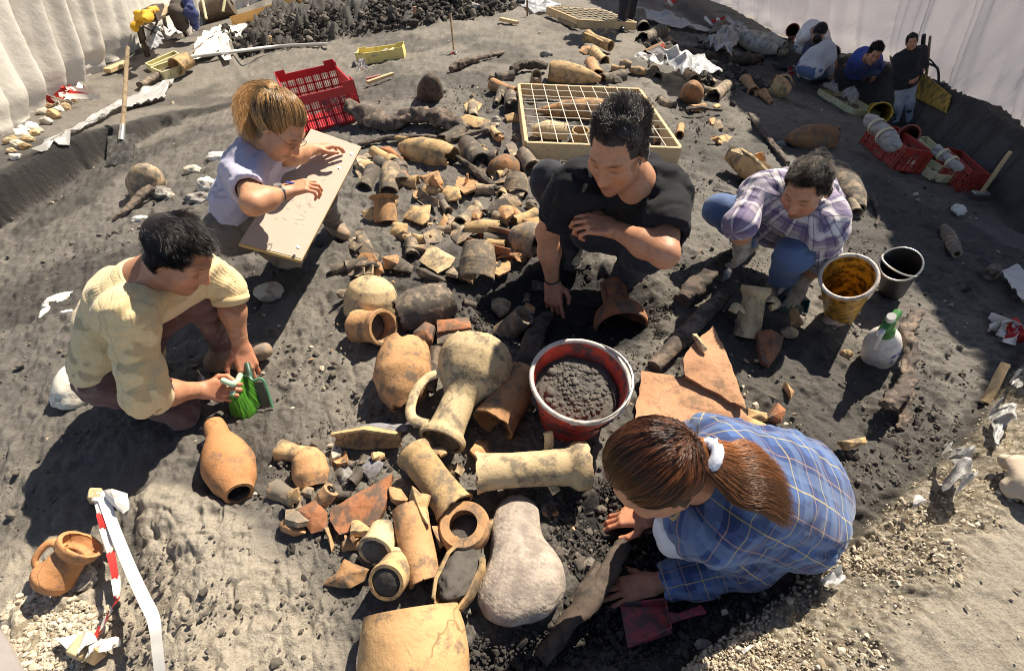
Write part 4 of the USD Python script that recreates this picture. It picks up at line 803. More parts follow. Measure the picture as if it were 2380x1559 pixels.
vessel('pottery_dome', 'large round buried pot with soil clinging to it at the left', cX, (985, 1290, -.03), (975, 1120, .20), [(0, 105), (.35, 118), (.7, 96), (.92, 52), (1, 4)], DUSTY, seed=251, ns=34, nt=48, dent=.03)
rock('soil crusted stones at the foot of the large buried pot', cX, (1080, 1290), 60, 50, 40, GREY, 252, amp=.5)
rock('pale pebble beside the large buried pot', cX, (1140, 1310), 26, 34, 26, STONE, 253)
rock('white stone half buried right of the smooth vase', cL, (1840, 340), 44, 56, 34, WHITE, 254)
rock('crumbly soil lump under the orange jug', cL, (540, 950), 80, 90, 60, STONE, 255, amp=.5)
rock('grey stone set in the gravel bank by the red dustpan', cQ, (140, 1385), 62, 36, 36, GREY, 256)
rock('tiny cream stone under the hem of the blue plaid shirt', cQ, (960, 735), 34, 20, 20, BUFF, 257)
# ------------------------------------------------------------------ people
def skin_material():
    n = {'g': ('geometry', {}), 'a': ('attribute', dict(attribute='tint')), 'n': ('noise_texture', dict(scale=34.0, detail=6.0, roughness=.68)), 'n2': ('noise_texture', dict(scale=420.0, detail=3.0)),
         'r': ('rgb_ramp', dict(ramp=[(.28, (.76, .71, .68)), (.5, (.96, .94, .93)), (.72, (1.10, 1.05, 1.02))])), 'm': ('mix_color', dict(blend_type='multiply', fac=1.0, use_clamp=False)),
         'b': ('bump', dict(strength=.35, distance=.0025)), 'p': ('principled_bsdf', dict(roughness=.52, specular_ior_level=.42, subsurface_weight=.12, subsurface_scale=.006))}
    l = [('g.position', 'n.vector'), ('g.position', 'n2.vector'), ('n.fac', 'r.fac'), ('a.color', 'm.a'), ('r.color', 'm.b'), ('m.result', 'p.base_color'), ('n2.fac', 'b.height'), ('b.normal', 'p.normal')]
    return M('skin_look', n, l, 'p.BSDF')
SKIN = skin_material()
def fabric(name, col, weave=900.0, rough=.9, var=.12, sheen=.10, wr=.6, dirt=0.0, dirtcol=(.2, .16, .12)):
    return plain(name, col, rough, .15, var, .35, 90.0, dirt, dirtcol, 7.0, sheen=sheen)
def plaid(name, ground, bands, lines, fade=.25):
    """checked cloth: bands and lines are (period, width, offset, colour, strength), laid both ways along the cloth primvar"""
    n = {'a': ('attribute', dict(attribute='cloth')), 's': ('separate_xyz', {}), 'nz': ('noise_texture', dict(scale=55.0, detail=4.0)), 'nb': ('noise_texture', dict(scale=900.0, detail=1.0)),
         'c0': ('noise_texture', dict(scale=9.0, detail=5.0)), 'r0': ('rgb_ramp', dict(ramp=[(.3, tuple(np.array(ground) * (1 - fade))), (.7, tuple(np.array(ground) * (1 + fade)))])),
         'b': ('bump', dict(strength=.3, distance=.003)), 'p': ('principled_bsdf', dict(roughness=.9, specular_ior_level=.1, sheen_weight=.2))}
    l = [('a.vector', 's.vector'), ('a.vector', 'nb.vector'), ('c0.fac', 'r0.fac'), ('nz.fac', 'b.height'), ('b.normal', 'p.normal')]
    cur = 'r0.color'; i = 0
    for (per, wid, off, col, st) in bands + lines:
        for ax in 'xy':
            i += 1; k = f'k{i}'
            n[k + 'a'] = ('math', dict(math_type='add', value2=100 * per + off)); n[k + 'm'] = ('math', dict(math_type='modulo', value2=per))
            n[k + 'l'] = ('math', dict(math_type='less_than', value2=wid)); n[k + 'f'] = ('math', dict(math_type='multiply', value2=st))
            n[k + 'x'] = ('mix_color', dict(b=col))
            l += [(f's.{ax}', k + 'a.value1'), (k + 'a.value', k + 'm.value1'), (k + 'm.value', k + 'l.value1'), (k + 'l.value', k + 'f.value1'), (k + 'f.value', k + 'x.fac'), (cur, k + 'x.a')]
            cur = k + 'x.result'
    l.append((cur, 'p.base_color'))
    return M(name, n, l, 'p.BSDF')
def knit(name, col):
    """ribbed cable knit: fine rows along the cloth, soft cables across it"""
    n = {'a': ('attribute', dict(attribute='cloth')), 's': ('separate_xyz', {}), 'w1': ('math', dict(math_type='multiply', value2=2 * math.pi / .066)), 'sn': ('math', dict(math_type='sine')), 'ab': ('math', dict(math_type='absolute')), 'pw': ('math', dict(math_type='power', value2=.4)),
         'w2': ('math', dict(math_type='multiply', value2=2 * math.pi / .011)), 'sn2': ('math', dict(math_type='sine')), 'k2': ('math', dict(math_type='multiply_add', value2=.16)),
         'dn': ('noise_texture', dict(scale=9.0, detail=2.0)), 'da': ('vector_math', dict(math_type='multiply_add', vector2=(.024, .024, 0))),
         'nz': ('noise_texture', dict(scale=260.0, detail=3.0)), 'n1': ('noise_texture', dict(scale=30.0, detail=5.0)), 'r': ('rgb_ramp', dict(ramp=[(.3, tuple(np.array(col) * .92)), (.7, tuple(np.array(col) * 1.05))])),
         'rk': ('rgb_ramp', dict(ramp=[(.0, (.66, .58, .46)), (.5, (1, 1, 1))])), 'mm': ('mix_color', dict(blend_type='multiply', fac=.22)),
         'b': ('bump', dict(strength=.5, distance=.004)), 'b2': ('bump', dict(strength=.6, distance=.002)), 'p': ('principled_bsdf', dict(roughness=.95, specular_ior_level=.06, sheen_weight=.2))}
    l = [('a.vector', 'dn.vector'), ('dn.color', 'da.vector1'), ('a.vector', 'da.vector3'), ('da.vector', 's.vector'), ('s.y', 'w1.value1'), ('w1.value', 'sn.value1'), ('sn.value', 'ab.value1'), ('ab.value', 'pw.value1'),
         ('s.x', 'w2.value1'), ('w2.value', 'sn2.value1'), ('sn2.value', 'k2.value1'), ('pw.value', 'k2.value3'), ('k2.value', 'b.height'), ('nz.fac', 'b2.height'), ('b.normal', 'b2.normal'), ('b2.normal', 'p.normal'), ('n1.fac', 'r.fac'), ('r.color', 'mm.a'), ('pw.value', 'rk.fac'), ('rk.color', 'mm.b'), ('mm.result', 'p.base_color')]
    return M(name, n, l, 'p.BSDF')
def hair_mat(name, col, rough=.32, lo=.35, hi=2.4):
    n = {'a': ('attribute', dict(attribute='lock')), 's': ('separate_xyz', {}), 'r': ('rgb_ramp', dict(ramp=[(.1, tuple(np.array(col) * lo)), (.5, tuple(col)), (.9, tuple(np.minimum(np.array(col) * hi, .9)))])), 'p': ('principled_bsdf', dict(roughness=rough, specular_ior_level=.5))}
    return M(name, n, [('a.vector', 's.vector'), ('s.x', 'r.fac'), ('r.color', 'p.base_color')], 'p.BSDF')
def curves(name, strands, mat, parent, width, lock=None):
    """strands (n, k, 3)"""
    S = np.asarray(strands, np.float32); n, k, _ = S.shape
    c = UsdGeom.BasisCurves.Define(stage, path_for(name, parent)); off = world_off(parent)
    c.CreatePointsAttr(Vt.Vec3fArray.FromNumpy(S.reshape(-1, 3))); c.CreateCurveVertexCountsAttr(Vt.IntArray.FromNumpy(np.full(n, k, np.int32)))
    c.CreateTypeAttr('linear'); w = np.broadcast_to(np.asarray(width, np.float32) * np.linspace(1, .35, k, dtype=np.float32), (n, k)).reshape(-1)
    c.CreateWidthsAttr(Vt.FloatArray.FromNumpy(w.astype(np.float32))); c.SetWidthsInterpolation('vertex')
    if off is not None: UsdGeom.Xformable(c).AddTranslateOp().Set(Gf.Vec3d(*(-off)))
    if lock is None: lock = meshkit.noise(S[:, 0] * 70.0, 5)
    lock = np.clip(.5 + 1.5 * (lock - .5) + .22 * np.random.default_rng(n).normal(size=n), 0, 1)
    UsdGeom.PrimvarsAPI(c).CreatePrimvar('lock', Sdf.ValueTypeNames.Float3Array, 'vertex').Set(Vt.Vec3fArray.FromNumpy(np.repeat(np.repeat(lock[:, None], k, 0), 3, 1).astype(np.float32)))
    UsdShade.MaterialBindingAPI.Apply(c.GetPrim()).Bind(mat); return c.GetPrim()

# ---- head, in its own axes: x to the person's left, y forward, z up, origin between the ears
def head_sd(p, jaw=1.0):
    A = np.abs(p[:, :1]) * [1, 0, 0] + p * [0, 1, 1]; q = np.column_stack([np.abs(p[:, 0]), p[:, 1], p[:, 2]])
    v = lambda *a: np.array(a, float)
    d = smin(sd_ell(p, v(0, -.018, .045), (.076, .096, .084)), sd_ell(p, v(0, .030, -.020), (.062, .066, .088)), .03)
    d = smin(d, sd_cone(q, v(0, .074, -.104), v(.046 * jaw, .0, -.070), .019, .020), .03)
    d = smin(d, sd_cone(q, v(.0, .066, -.075), v(.030, .05, -.06), .028, .026), .03)
    d = smin(d, sd_ell(q, v(.044, .058, -.016), (.026, .026, .022)), .03)
    d = smin(d, sd_cone(q, v(0, .084, .030), v(.042, .068, .030), .014, .013), .022)
    d = smax(d, -sd_ell(q, v(.031, .098, .010), (.019, .016, .013)), .014)
    d = smin(d, np.linalg.norm(q - v(.031, .072, .009), axis=1) - .0135, .006)
    d = smin(d, sd_cone(p, v(0, .086, .022), v(0, .112, -.026), .0085, .0125), .016)
    d = smin(d, np.linalg.norm(q - v(.0125, .100, -.031), axis=1) - .0085, .008)
    d = smin(d, sd_cone(q, v(0, .0935, -.060), v(.019, .085, -.062), .0068, .0045), .010)
    d = smin(d, sd_cone(q, v(0, .091, -.0725), v(.016, .084, -.070), .0078, .005), .010)
    d = smax(d, -sd_cone(q, v(0, .102, -.0662), v(.024, .090, -.0665), .0022, .0022), .005)
    ear = smax(sd_ell(q, v(.078, -.012, .0), (.011, .021, .033)), -sd_ell(q, v(.087, -.006, .003), (.008, .012, .020)), .006)
    return smin(d, ear, .008)
def hairline(p, style):
    """positive where hair grows"""
    x, y, z = p[:, 0], p[:, 1], p[:, 2]
    front = {'short': .088, 'crop': .092, 'long': .094}[style]
    top = z - (.060 + .35 * np.maximum(y - .03, 0) - .25 * np.maximum(-y, 0) * 1.6)          # higher on the forehead, lower behind
    back = np.where(y < -.005, z - (-.055 if style != 'long' else -.075), -1)
    side = np.where((np.abs(x) > .05) & (y > -.02) & (y < .045), z - (.0 + .6 * (y + .0)), -1)
    fr = np.where((z > front + .1 * np.abs(x)), 1.0, -1)
    return np.maximum.reduce([np.where(y < .03, top, -1), back, side, np.where(y >= .03, np.where(z > .078 + .15 * (y - .03), .01, -1), -1)])
def hand_cones(wr, d, dorsal, side, curl=(.3, .4, .4, .45, .5), s=1.0, spread=.10, thumb=(.85, .55, -.25)):
    """palm, four fingers and a thumb from the wrist wr along d; dorsal is the back of the hand; side = +1 puts the thumb towards d x dorsal"""
    y = nrm(d); z = nrm(dorsal - y * (dorsal @ y)); x = np.cross(y, z) * side
    L = lambda a, b, c: wr + s * (x * a + y * b + z * c)
    c = []
    for a0, b0, a1, b1, r0, r1 in ((.022, .015, .028, .088, .017, .0125), (.008, .012, .009, .092, .018, .013), (-.006, .012, -.010, .088, .018, .0125), (-.018, .014, -.028, .078, .017, .0115)):
        c.append((L(a0, b0, 0), L(a1, b1, 0), r0 * s, r1 * s))
    fin = ((.029, .090, .042, .026, .020, .0088), (.010, .095, .046, .029, .022, .0090), (-.010, .091, .042, .027, .021, .0086), (-.028, .080, .033, .021, .018, .0076))
    for k, (fx, fy, l1, l2, l3, r) in enumerate(fin):
        p = L(fx, fy, 0); sp = spread * (1.5 - k); a = curl[k + 1] * .75
        for n_, (l, rr) in enumerate(((l1, r), (l2, r * .92), (l3, r * .80))):
            dirv = nrm((y * math.cos(a) - z * math.sin(a)) + x * sp * (1 if n_ == 0 else .6)); q = p + dirv * l * s
            c.append((p, q, rr * s * (1.04 if n_ == 0 else 1.0), rr * s * .94)); p = q; a += curl[k + 1]
    p = L(.022, .022, -.004); t = nrm(x * thumb[0] + y * thumb[1] + z * thumb[2]); q = p + t * .038 * s; c.append((p, q, .0155 * s, .0115 * s))
    t = nrm(t + y * .45 - x * curl[0]); r_ = q + t * .032 * s; c.append((q, r_, .0112 * s, .0100 * s)); t = nrm(t + y * .25 - x * curl[0]); c.append((r_, r_ + t * .026 * s, .0098 * s, .0080 * s))
    return c
def cones_sd(p, cs, k):
    return fold([sd_cone(p, np.asarray(a, float), np.asarray(b, float), ra, rb) for a, b, ra, rb in cs], k)
def bounds(cs, pad):
    P = np.array([c[0] for c in cs] + [c[1] for c in cs]); r = max(max(c[2], c[3]) for c in cs) + pad
    return P.min(0) - r, P.max(0) + r
def folds(p, f=11.0, seed=0, dirv=None):
    q = p * f
    if dirv is not None: q = q - np.outer(q @ dirv, dirv) * .65
    a = meshkit.fbm(q + .8 * (meshkit.noise(p * 4, seed + 9)[:, None] - .5), 2, seed) - .5
    return 1 - np.minimum(np.abs(a) * 6, 1)          # sharp creases along the zero lines

SKINC = np.array([.42, .205, .118])
class Fig:
    def __init__(s, label, scale=1.0, name='person', skin=SKINC, res=1.0):
        s.s = scale; s.label = label; s.skin = np.array(skin); s.res = res; s.parts = []; s.J = {}
    def start(s, group=None):
        b = np.mean([v for v in s.J.values()], 0); b[2] = gz(b[0], b[1])
        s.t = thing('person', s.label, 'person', group, b); return s
    def limb(s, a, b, ra, rb): return (np.asarray(a, float), np.asarray(b, float), ra * s.s, rb * s.s)
    def torso(s, grow=0.0):
        J, sl = s.J, getattr(s, 'slim', 1.0); c = lambda a, b, ra, rb: s.limb(a, b, ra * sl, rb * sl); C = J['N'] * .70 + J['P'] * .30; W = J['N'] * .34 + J['P'] * .66
        if 'hump' in J: C = C + J['hump']; W = W + J['hump'] * .7
        g = grow / s.s
        a, b = J['SR'] * .62 + C * .38, J['SL'] * .62 + C * .38
        o = [c(a, b, .098 + g, .098 + g), c(C, W, .125 + g, .118 + g), c(W, J['P'], .118 + g, .125 + g),
             c(W + (J['HR'] - J['P']) * .7, W + (J['HL'] - J['P']) * .7, .098 + g, .098 + g), c(J['HR'], J['HL'], .115 + g, .115 + g),
             c(J['N'], J['SR'], .056 + g, .062 + g), c(J['N'], J['SL'], .056 + g, .062 + g)]
        return o
    def body(s, headf, headu, hair='short', beard=.0, hands=None, bare=('R', 'L'), neck=True, hres=.0042, hairc=(.02, .015, .012), eyes=False):
        """one mesh: head and neck, arms with hands, and the trunk and legs that the clothes cover"""
        J, S = s.J, s.s; f = nrm(headf); u = nrm(headu - f * (np.asarray(headu) @ f)); x = np.cross(f, u); R = np.stack([x, f, u], 1) # columns: the head's axes
        R[:, 0] = np.cross(R[:, 1], R[:, 2]); s.R = R; H = J['H']; s.hair_style = hair
        nb = J['N']
        def fn(p):
            q = (p - H) @ R / S
            d = head_sd(q) * S
            d = smin(d, sd_cone(p, H + R @ V(0, -.022, -.05) * S, nb, .053 * S, .060 * S), .03)
            return smin(d, sd_ell(p, nb, (.075 * S,) * 3), .04)
        ms = [relax(nets(fn, np.minimum(H - .17 * S, nb - .08), np.maximum(H + .17 * S, nb + .08), hres * S / s.res), 1)]
        q = (ms[0].vertices - H) @ R / S; T = np.tile(s.skin, (len(q), 1))
        hm = hairline(q, hair); T[hm > 0] = np.array(hairc)
        rad = lambda c, r: np.exp(-(((np.column_stack([np.abs(q[:, 0]), q[:, 1], q[:, 2]]) - c) / r) ** 2).sum(1))
        T = T * (1 - .45 * rad(V(0, .092, -.066), (.020, .02, .0085)))[:, None] * np.array([1.0, .92, .92]) ** rad(V(0, .092, -.066), (.022, .02, .011))[:, None]
        brow = rad(V(.032, .088, .032), (.019, .02, .0048)); T = T * (1 - .85 * brow)[:, None]
        lash = rad(V(.031, .088, .0035), (.013, .012, .0026)); T = T * (1 - .8 * lash)[:, None]
        cheek = rad(V(.042, .075, -.025), (.022, .03, .022)) + rad(V(0, .118, -.026), (.016, .016, .014)); T = T * (1 + .12 * np.clip(cheek, 0, 1)[:, None] * V(1.2, -.3, -.4))
        if beard: T = T * (1 - beard * np.clip(rad(V(.0, .07, -.10), (.06, .06, .04)) + .7 * rad(V(.05, .02, -.07), (.03, .05, .04)) + .5 * rad(V(0, .1, -.052), (.03, .02, .008)), 0, 1)[:, None] * V(.8, .9, .9))
        cols = [T]
        for side in ('R', 'L'):
            if 'E' + side not in J: continue
            cov = getattr(s, 'covered', False); cs = [s.limb(J['S' + side], J['E' + side], .036 if cov else .050, .034 if cov else .041), s.limb(J['E' + side], J['E' + side] * .62 + J['W' + side] * .38, .041, .043), s.limb(J['E' + side] * .62 + J['W' + side] * .38, J['W' + side], .043, .027)]
            hc = hand_cones(J["W" + side], **{"s": S, **hands[side]}) if hands and side in hands and hands[side] else []
            def fa(p):
                d = cones_sd(p, cs, .035)
                return d
            if side in bare:
                lo, hi = bounds(cs, .03); hs = .0065 / s.res
                if hc:
                    W = J['W' + side]; ax = nrm(J['W' + side] - J['E' + side])
                    lo2, hi2 = bounds(hc, .012); lo2 = np.minimum(lo2, W - .045); hi2 = np.maximum(hi2, W + .045)
                    lo2 = np.minimum(lo2, W - ax * .06 - .03); hi2 = np.maximum(hi2, W - ax * .06 + .03)
                    def fh(p):
                        d = smin(cones_sd(p, hc[:4], .010), cones_sd(p, hc[4:], .004), .008)
                        d = smin(d, cones_sd(p, cs, .035), .022)
                        return np.maximum(d, -((p - W) @ ax + .05))
                    def fa(p): return np.maximum(cones_sd(p, cs, .035) + .0006, (p - W) @ ax + .030)
                    mh = relax(nets(fh, lo2, hi2, .0034 / s.res), 1); ms.append(mh)
                    bl = sstep(-.05, .05, (mh.vertices - W) @ ax)[:, None]; col = s.skin * (1 + bl * V(.06, -.05, -.06))
                    for a, b, ra, rb in hc[-1:] + [hc[6], hc[9], hc[12], hc[15]]:        # nails
                        tip = b + V(0, 0, .6) * rb; col[np.linalg.norm(mh.vertices - tip, axis=1) < rb * .8] *= V(1.2, 1.25, 1.3)
                    cols.append(col)
                ma = nets(fa, lo, hi, hs); ms.append(ma); cols.append(np.tile(s.skin, (len(ma.vertices), 1)))
        inner = s.torso(-.012)
        for side in ('R', 'L'):
            if 'K' + side in J: inner += [s.limb(J['H' + side], J['K' + side], .066, .046), s.limb(J['K' + side], J['A' + side], .042, .030)]
        lo, hi = bounds(inner, .02); mi = nets(lambda p: cones_sd(p, inner, .03), lo, hi, .022 * S); ms.append(mi); cols.append(np.tile(s.skin, (len(mi.vertices), 1)))
        off = 0; vs, fs = [], []
        for m in ms: vs.append(m.vertices); fs.append(m.faces + off); off += len(m.vertices)
        s.headmesh = ms[0]
        mesh('body', trimesh.Trimesh(np.vstack(vs), np.vstack(fs), process=False), SKIN, s.t, smooth=True, attrs={'tint': np.clip(np.vstack(cols), 0.004, 1)})
        return s
    def shirt(s, mat, cuffs, grow=.016, name='shirt', seed=1, fold_a=.010, h=.0085, collar=None, sleeve=.012, zcut=None, ff=9.0, tail=0.0):
        """cuffs: {side: fraction along shoulder (0) - elbow (1) - wrist (2)}"""
        J, S = s.J, s.s; tc = s.torso(grow)
        if tail: tc.append(s.limb(J['P'], J['P'] + nrm(J['P'] - J['N']) * tail, .12, .11))
        sl = []
        for side, fr in cuffs.items():
            if 'E' + side not in J: continue
            sh, e, w = J['S' + side], J['E' + side], J['W' + side]
            if fr <= 1:
                q = sh + (e - sh) * fr; ch = [s.limb(sh, q, .062 + sleeve, .056 + sleeve * 1.3)]; ax = nrm(e - sh); rin = (.050 - .008 * fr) * S + .005
            else:
                k = fr - 1; q = e + (w - e) * k; ch = [s.limb(sh, e, .060 + sleeve, .050 + sleeve), s.limb(e, q, .050 + sleeve, (.047 - .014 * k) + sleeve)]; ax = nrm(w - e); rin = (.043 - .014 * k) * S + .004
            sl.append((side, ch, q, ax, rin))
        allc = tc + [c for x in sl for c in x[1]]; lo, hi = bounds(allc, .03)
        spine = nrm(J['N'] - J['P']); hemp = J['P'] - spine * (.10 + tail) * S
        def sleeve_d(x, p):
            d = cones_sd(p, x[1], .03); return smax(d, (p - x[2]) @ x[3], .008)
        def fn(p):
            dt = cones_sd(p, tc, .07); d = dt
            for x in sl: d = smin(d, sleeve_d(x, p), .05)
            near = np.abs(d) < .06
            if fold_a and near.any():
                fo = np.zeros(len(p)); pn = p[near]; fo[near] = folds(pn, ff, seed, spine) - .62 + 1.1 * (meshkit.noise(pn * 7, seed + 3) - .5) + .42 * folds(pn + .05 * (meshkit.noise(pn * 5, 2)[:, None] - .5), ff * 2.3, seed + 5, nrm(J['SL'] - J['SR'])); d = d + fo * fold_a
            if near.any():
                n2 = near.copy()
            d = smax(d, -((p - hemp) @ spine), .01)
            d = smax(d, -(np.linalg.norm((p - J['N'] - spine * .04 * S), axis=1) - .068 * S), .01)
            for x in sl:
                d = smax(d, -sd_cone(p, x[2] - x[3] * .05, x[2] + x[3] * .06, x[4], x[4]), .004)
            return d
        m = relax(nets(fn, lo, hi, h * S / s.res, 1.25), 2); p = m.vertices
        across = nrm(J['SL'] - J['SR']); fwd = np.cross(spine, across); fwd = nrm(fwd); c = J['N'] * .6 + J['P'] * .4
        q = p - c; a, dp, v = q @ across, q @ fwd, q @ spine
        uv = np.column_stack([np.arctan2(a, np.abs(dp) + .06) * .17 + 3, v + 3, np.zeros(len(p))]); best = cones_sd(p, tc, .07)
        for k, x in enumerate(sl):
            d = sleeve_d(x, p); dd = np.full(len(p), 1e9); al = np.zeros(len(p)); an = np.zeros(len(p)); base_l = 0
            for (ca, cb, ra, rb) in x[1]:
                ax = cb - ca; L = np.linalg.norm(ax); ax = ax / L; f_, u_, w_ = frame_of(ax, across + .01)
                tt = np.clip((p - ca) @ ax, 0, L); r = p - ca - np.outer(tt, ax); di = np.linalg.norm(r, axis=1) - (ra + rb) / 2
                g = di < dd; dd = np.where(g, di, dd); al = np.where(g, base_l + tt, al); an = np.where(g, np.arctan2(r @ w_, r @ u_) * .065, an); base_l += L
            g = (d < best - .004); uv[g] = np.column_stack([an + 5 + k, al + 5, np.zeros(len(p))])[g]; best = np.minimum(best, d)
        s.shirtmesh = m
        mesh(name, m, mat, s.t, smooth=True, attrs={'cloth': uv})
        if collar is not None:
            ring = []; up = nrm(J['H'] + s.R @ V(0, -.02, -.06) * S - J['N']); f_, u_, w_ = frame_of(up, V(0, 1, 0))
            for k in range(25):
                th = k / 24 * 2 * math.pi; ring.append(J['N'] + up * .012 * S + (u_ * math.cos(th) + w_ * math.sin(th)) * .073 * S)
            mesh('collar', tube(ring, .013 * S, 8, 60, caps=False), collar, s.t)
        return s
    def trousers(s, mat, grow=.014, seed=2, h=.010, ends=.95, fold_a=.010, waist=True, name='trousers'):
        J, S = s.J, s.s; cs = []
        for side in ('R', 'L'):
            if 'K' + side not in J: continue
            k, a, hp = J['K' + side], J['A' + side], J['H' + side]; e = k + (a - k) * ends
            cs += [s.limb(hp, k, .092 + grow, .062 + grow), s.limb(k, e, .060 + grow, .046 + grow * 1.4)]
        if waist: cs += [s.limb(J['HR'], J['HL'], .112 + grow * .6, .112 + grow * .6), s.limb(J['P'], J['P'] + (J['N'] - J['P']) * .15, .118, .112)]
        lo, hi = bounds(cs, .03)
        def fn(p):
            d = cones_sd(p, cs, .05); near = np.abs(d) < .05
            if near.any() and fold_a:
                fo = np.zeros(len(p)); fo[near] = folds(p[near], 10, seed) - .35; d = d + fo * fold_a
            return d
        m = relax(nets(fn, lo, hi, h * S / s.res, 1.25), 2)
        mesh(name, m, mat, s.t, smooth=True); return s
    def shoe(s, side, toe, mat, sole=None, w=.045):
        J, S = s.J, s.s; a = J['A' + side]; toe = np.asarray(toe, float); heel = a + nrm(V(*(a - toe)[:2], 0)) * .045 * S; g = gz(*a[:2])
        heel[2] = max(gz(*heel[:2]) + .042 * S, a[2] - .06); mid = (heel + toe) / 2; mid[2] = heel[2] + .006
        cs = [(heel, mid, .042 * S, .043 * S), (mid, toe, .043 * S, .037 * S), (a, mid, .045 * S, .040 * S), (a, heel, .045 * S, .042 * S)]
        lo, hi = bounds(cs, .01); zb = heel[2] - .040 * S
        m = nets(lambda p: np.maximum(cones_sd(p, cs, .03) + .002 * folds(p, 30, 3), -(p[:, 2] - zb)), lo, hi, .006 * S / s.res)
        sh = mesh('shoe', relax(m, 1), mat, s.t, smooth=True)
        d = nrm(toe - heel); d[2] = 0; L = np.linalg.norm((toe - heel)[:2]) / 2 + .043 * S; c = (heel + toe) / 2; c[2] = zb - .004
        mesh('sole', nets(lambda p: np.maximum(np.minimum(sd_cone(p * [1, 1, .0] , heel * [1, 1, 0], toe * [1, 1, 0], .045 * S, .042 * S), 9), np.abs(p[:, 2] - c[2]) - .010), np.minimum(heel, toe) - .07, np.maximum(heel, toe) + .07, .007 * S), sole or mat, sh, smooth=30)
    def scalp(s, n, seed, style=None):
        v, f = s.headmesh.vertices, s.headmesh.faces; q = (v - s.J['H']) @ s.R / s.s; ok = hairline(q, style or s.hair_style) > 0
        fi = f[ok[f].all(1)]; rng = np.random.default_rng(seed); ar = np.linalg.norm(np.cross(v[fi[:, 1]] - v[fi[:, 0]], v[fi[:, 2]] - v[fi[:, 0]]), axis=1)
        k = rng.choice(len(fi), n, p=ar / ar.sum()); b = rng.dirichlet((1, 1, 1), n); P = (v[fi[k]] * b[:, :, None]).sum(1)
        N = np.cross(v[fi[k, 1]] - v[fi[k, 0]], v[fi[k, 2]] - v[fi[k, 0]]); N /= np.maximum(np.linalg.norm(N, axis=1, keepdims=True), 1e-12)
        out = np.einsum('ij,ij->i', N, P - s.J['H']) < 0; N[out] *= -1
        return P, N, rng
    def short_hair(s, mat, n=7000, L=.035, comb=(0, -.6, .5), seed=5, curl=.5, width=.0016, lift=.75):
        P, N, rng = s.scalp(n, seed); q = (P - s.J['H']) @ s.R / s.s; cb = s.R @ np.asarray(comb, float)
        cl = np.stack([meshkit.fbm(q * 26 + 9 * k, 2, seed + k) - .5 for k in range(3)], 1)
        Ls = L * s.s * (.55 + .7 * rng.random(n)) * np.clip(.45 + 7 * (q[:, 2] + .02), .35, 1.25)
        d0 = N * lift + cb * .9 + cl * 1.6 * curl + rng.normal(size=(n, 3)) * .13; d0 /= np.linalg.norm(d0, axis=1, keepdims=True)
        d1 = N * (.05 + .15 * lift) + cb * 1.0 + cl * 2.4 * curl + rng.normal(size=(n, 3)) * .18; d1 /= np.linalg.norm(d1, axis=1, keepdims=True)
        pts = [P - N * .002, P + d0 * Ls[:, None] * .38]; pts.append(pts[1] + (d0 + d1) * Ls[:, None] * .17); pts.append(pts[2] + d1 * Ls[:, None] * .33)
        curves('hair', np.stack(pts, 1), mat, s.t, width); return s
    def tied_hair(s, mat, tie, n=9000, seed=6, puff=.010, width=.0013, fly=.0):
        """strands combed over the skull to the tie (given in head axes, metres)"""
        P, N, rng = s.scalp(n, seed, 'long'); q = (P - s.J['H']) @ s.R / s.s; c0 = V(0, -.018, .035); tq = np.asarray(tie, float)
        rad = lambda u: 1 / np.sqrt((u[:, 0] / .080) ** 2 + (u[:, 1] / .102) ** 2 + (u[:, 2] / .092) ** 2)
        a = q - c0; a /= np.linalg.norm(a, axis=1, keepdims=True); b = nrm(tq - c0); K = 11; rows = []
        om = np.arccos(np.clip(a @ b, -1, 1)); ph = rng.normal(size=n)
        for k in range(K):
            t = k / (K - 1); w1 = np.sin((1 - t) * om) / np.maximum(np.sin(om), 1e-3); w2 = np.sin(t * om) / np.maximum(np.sin(om), 1e-3)
            u = a * w1[:, None] + b * w2[:, None]; u /= np.maximum(np.linalg.norm(u, axis=1, keepdims=True), 1e-6)
            r = rad(u) + puff * math.sin(math.pi * min(t * 1.15, 1)) * (.3 + 1.1 * meshkit.noise(a * 11, 8) + .25 * rng.random(n)) + .005 * meshkit.noise(a * 34, 3) + .002
            p = c0 + u * r[:, None]; e = max(0, (t - .8) / .2); p = p * (1 - e) + (tq + (p - tq) * .18) * e
            p = p + rng.normal(size=(n, 3)) * (.0006 + fly * t * (1 - t) * 4)
            rows.append(s.J['H'] + (p @ s.R.T) * s.s)
        curves('hair', np.stack(rows, 1), mat, s.t, width); return s
    def tail(s, mat, root, ctrl, spread, n=3500, seed=7, width=.0013, curl=.0, name='ponytail'):
        rng = np.random.default_rng(seed); K = 10; C = catmull([root] + list(ctrl), K); f_, u_, w_ = frame_of(C[-1] - C[0], ZUP)
        th, rr = rng.random(n) * 2 * np.pi, np.sqrt(rng.random(n)); fr = np.linspace(0, 1, K); rows = []; le = .75 + .3 * rng.random(n)
        ph = rng.random((n, 3)) * 7
        for k in range(K):
            sp = np.interp(fr[k], [0, .15, .5, 1], [.10, .35, .8, 1.0]) if not np.ndim(spread) else 1; 
            i = np.minimum(fr[k] * le * (K - 1), K - 1.001); i0 = i.astype(int); p = C[i0] + (C[np.minimum(i0 + 1, K - 1)] - C[i0]) * (i - i0)[:, None]
            p = p + (np.cos(th) * rr)[:, None] * u_ * (spread[0] * .55 if np.ndim(spread) else spread * .55) * np.interp(fr[k], [0, .15, .5, 1], [.10, .4, .8, 1.0]) + (np.sin(th) * rr)[:, None] * w_ * (spread[1] if np.ndim(spread) else spread) * np.interp(fr[k], [0, .15, .5, 1], [.10, .4, .8, 1.0])
            if curl: p = p + curl * np.sin(fr[k] * 14 + ph) * fr[k]
            rows.append(p)
        curves(name, np.stack(rows, 1), mat, s.t, width)
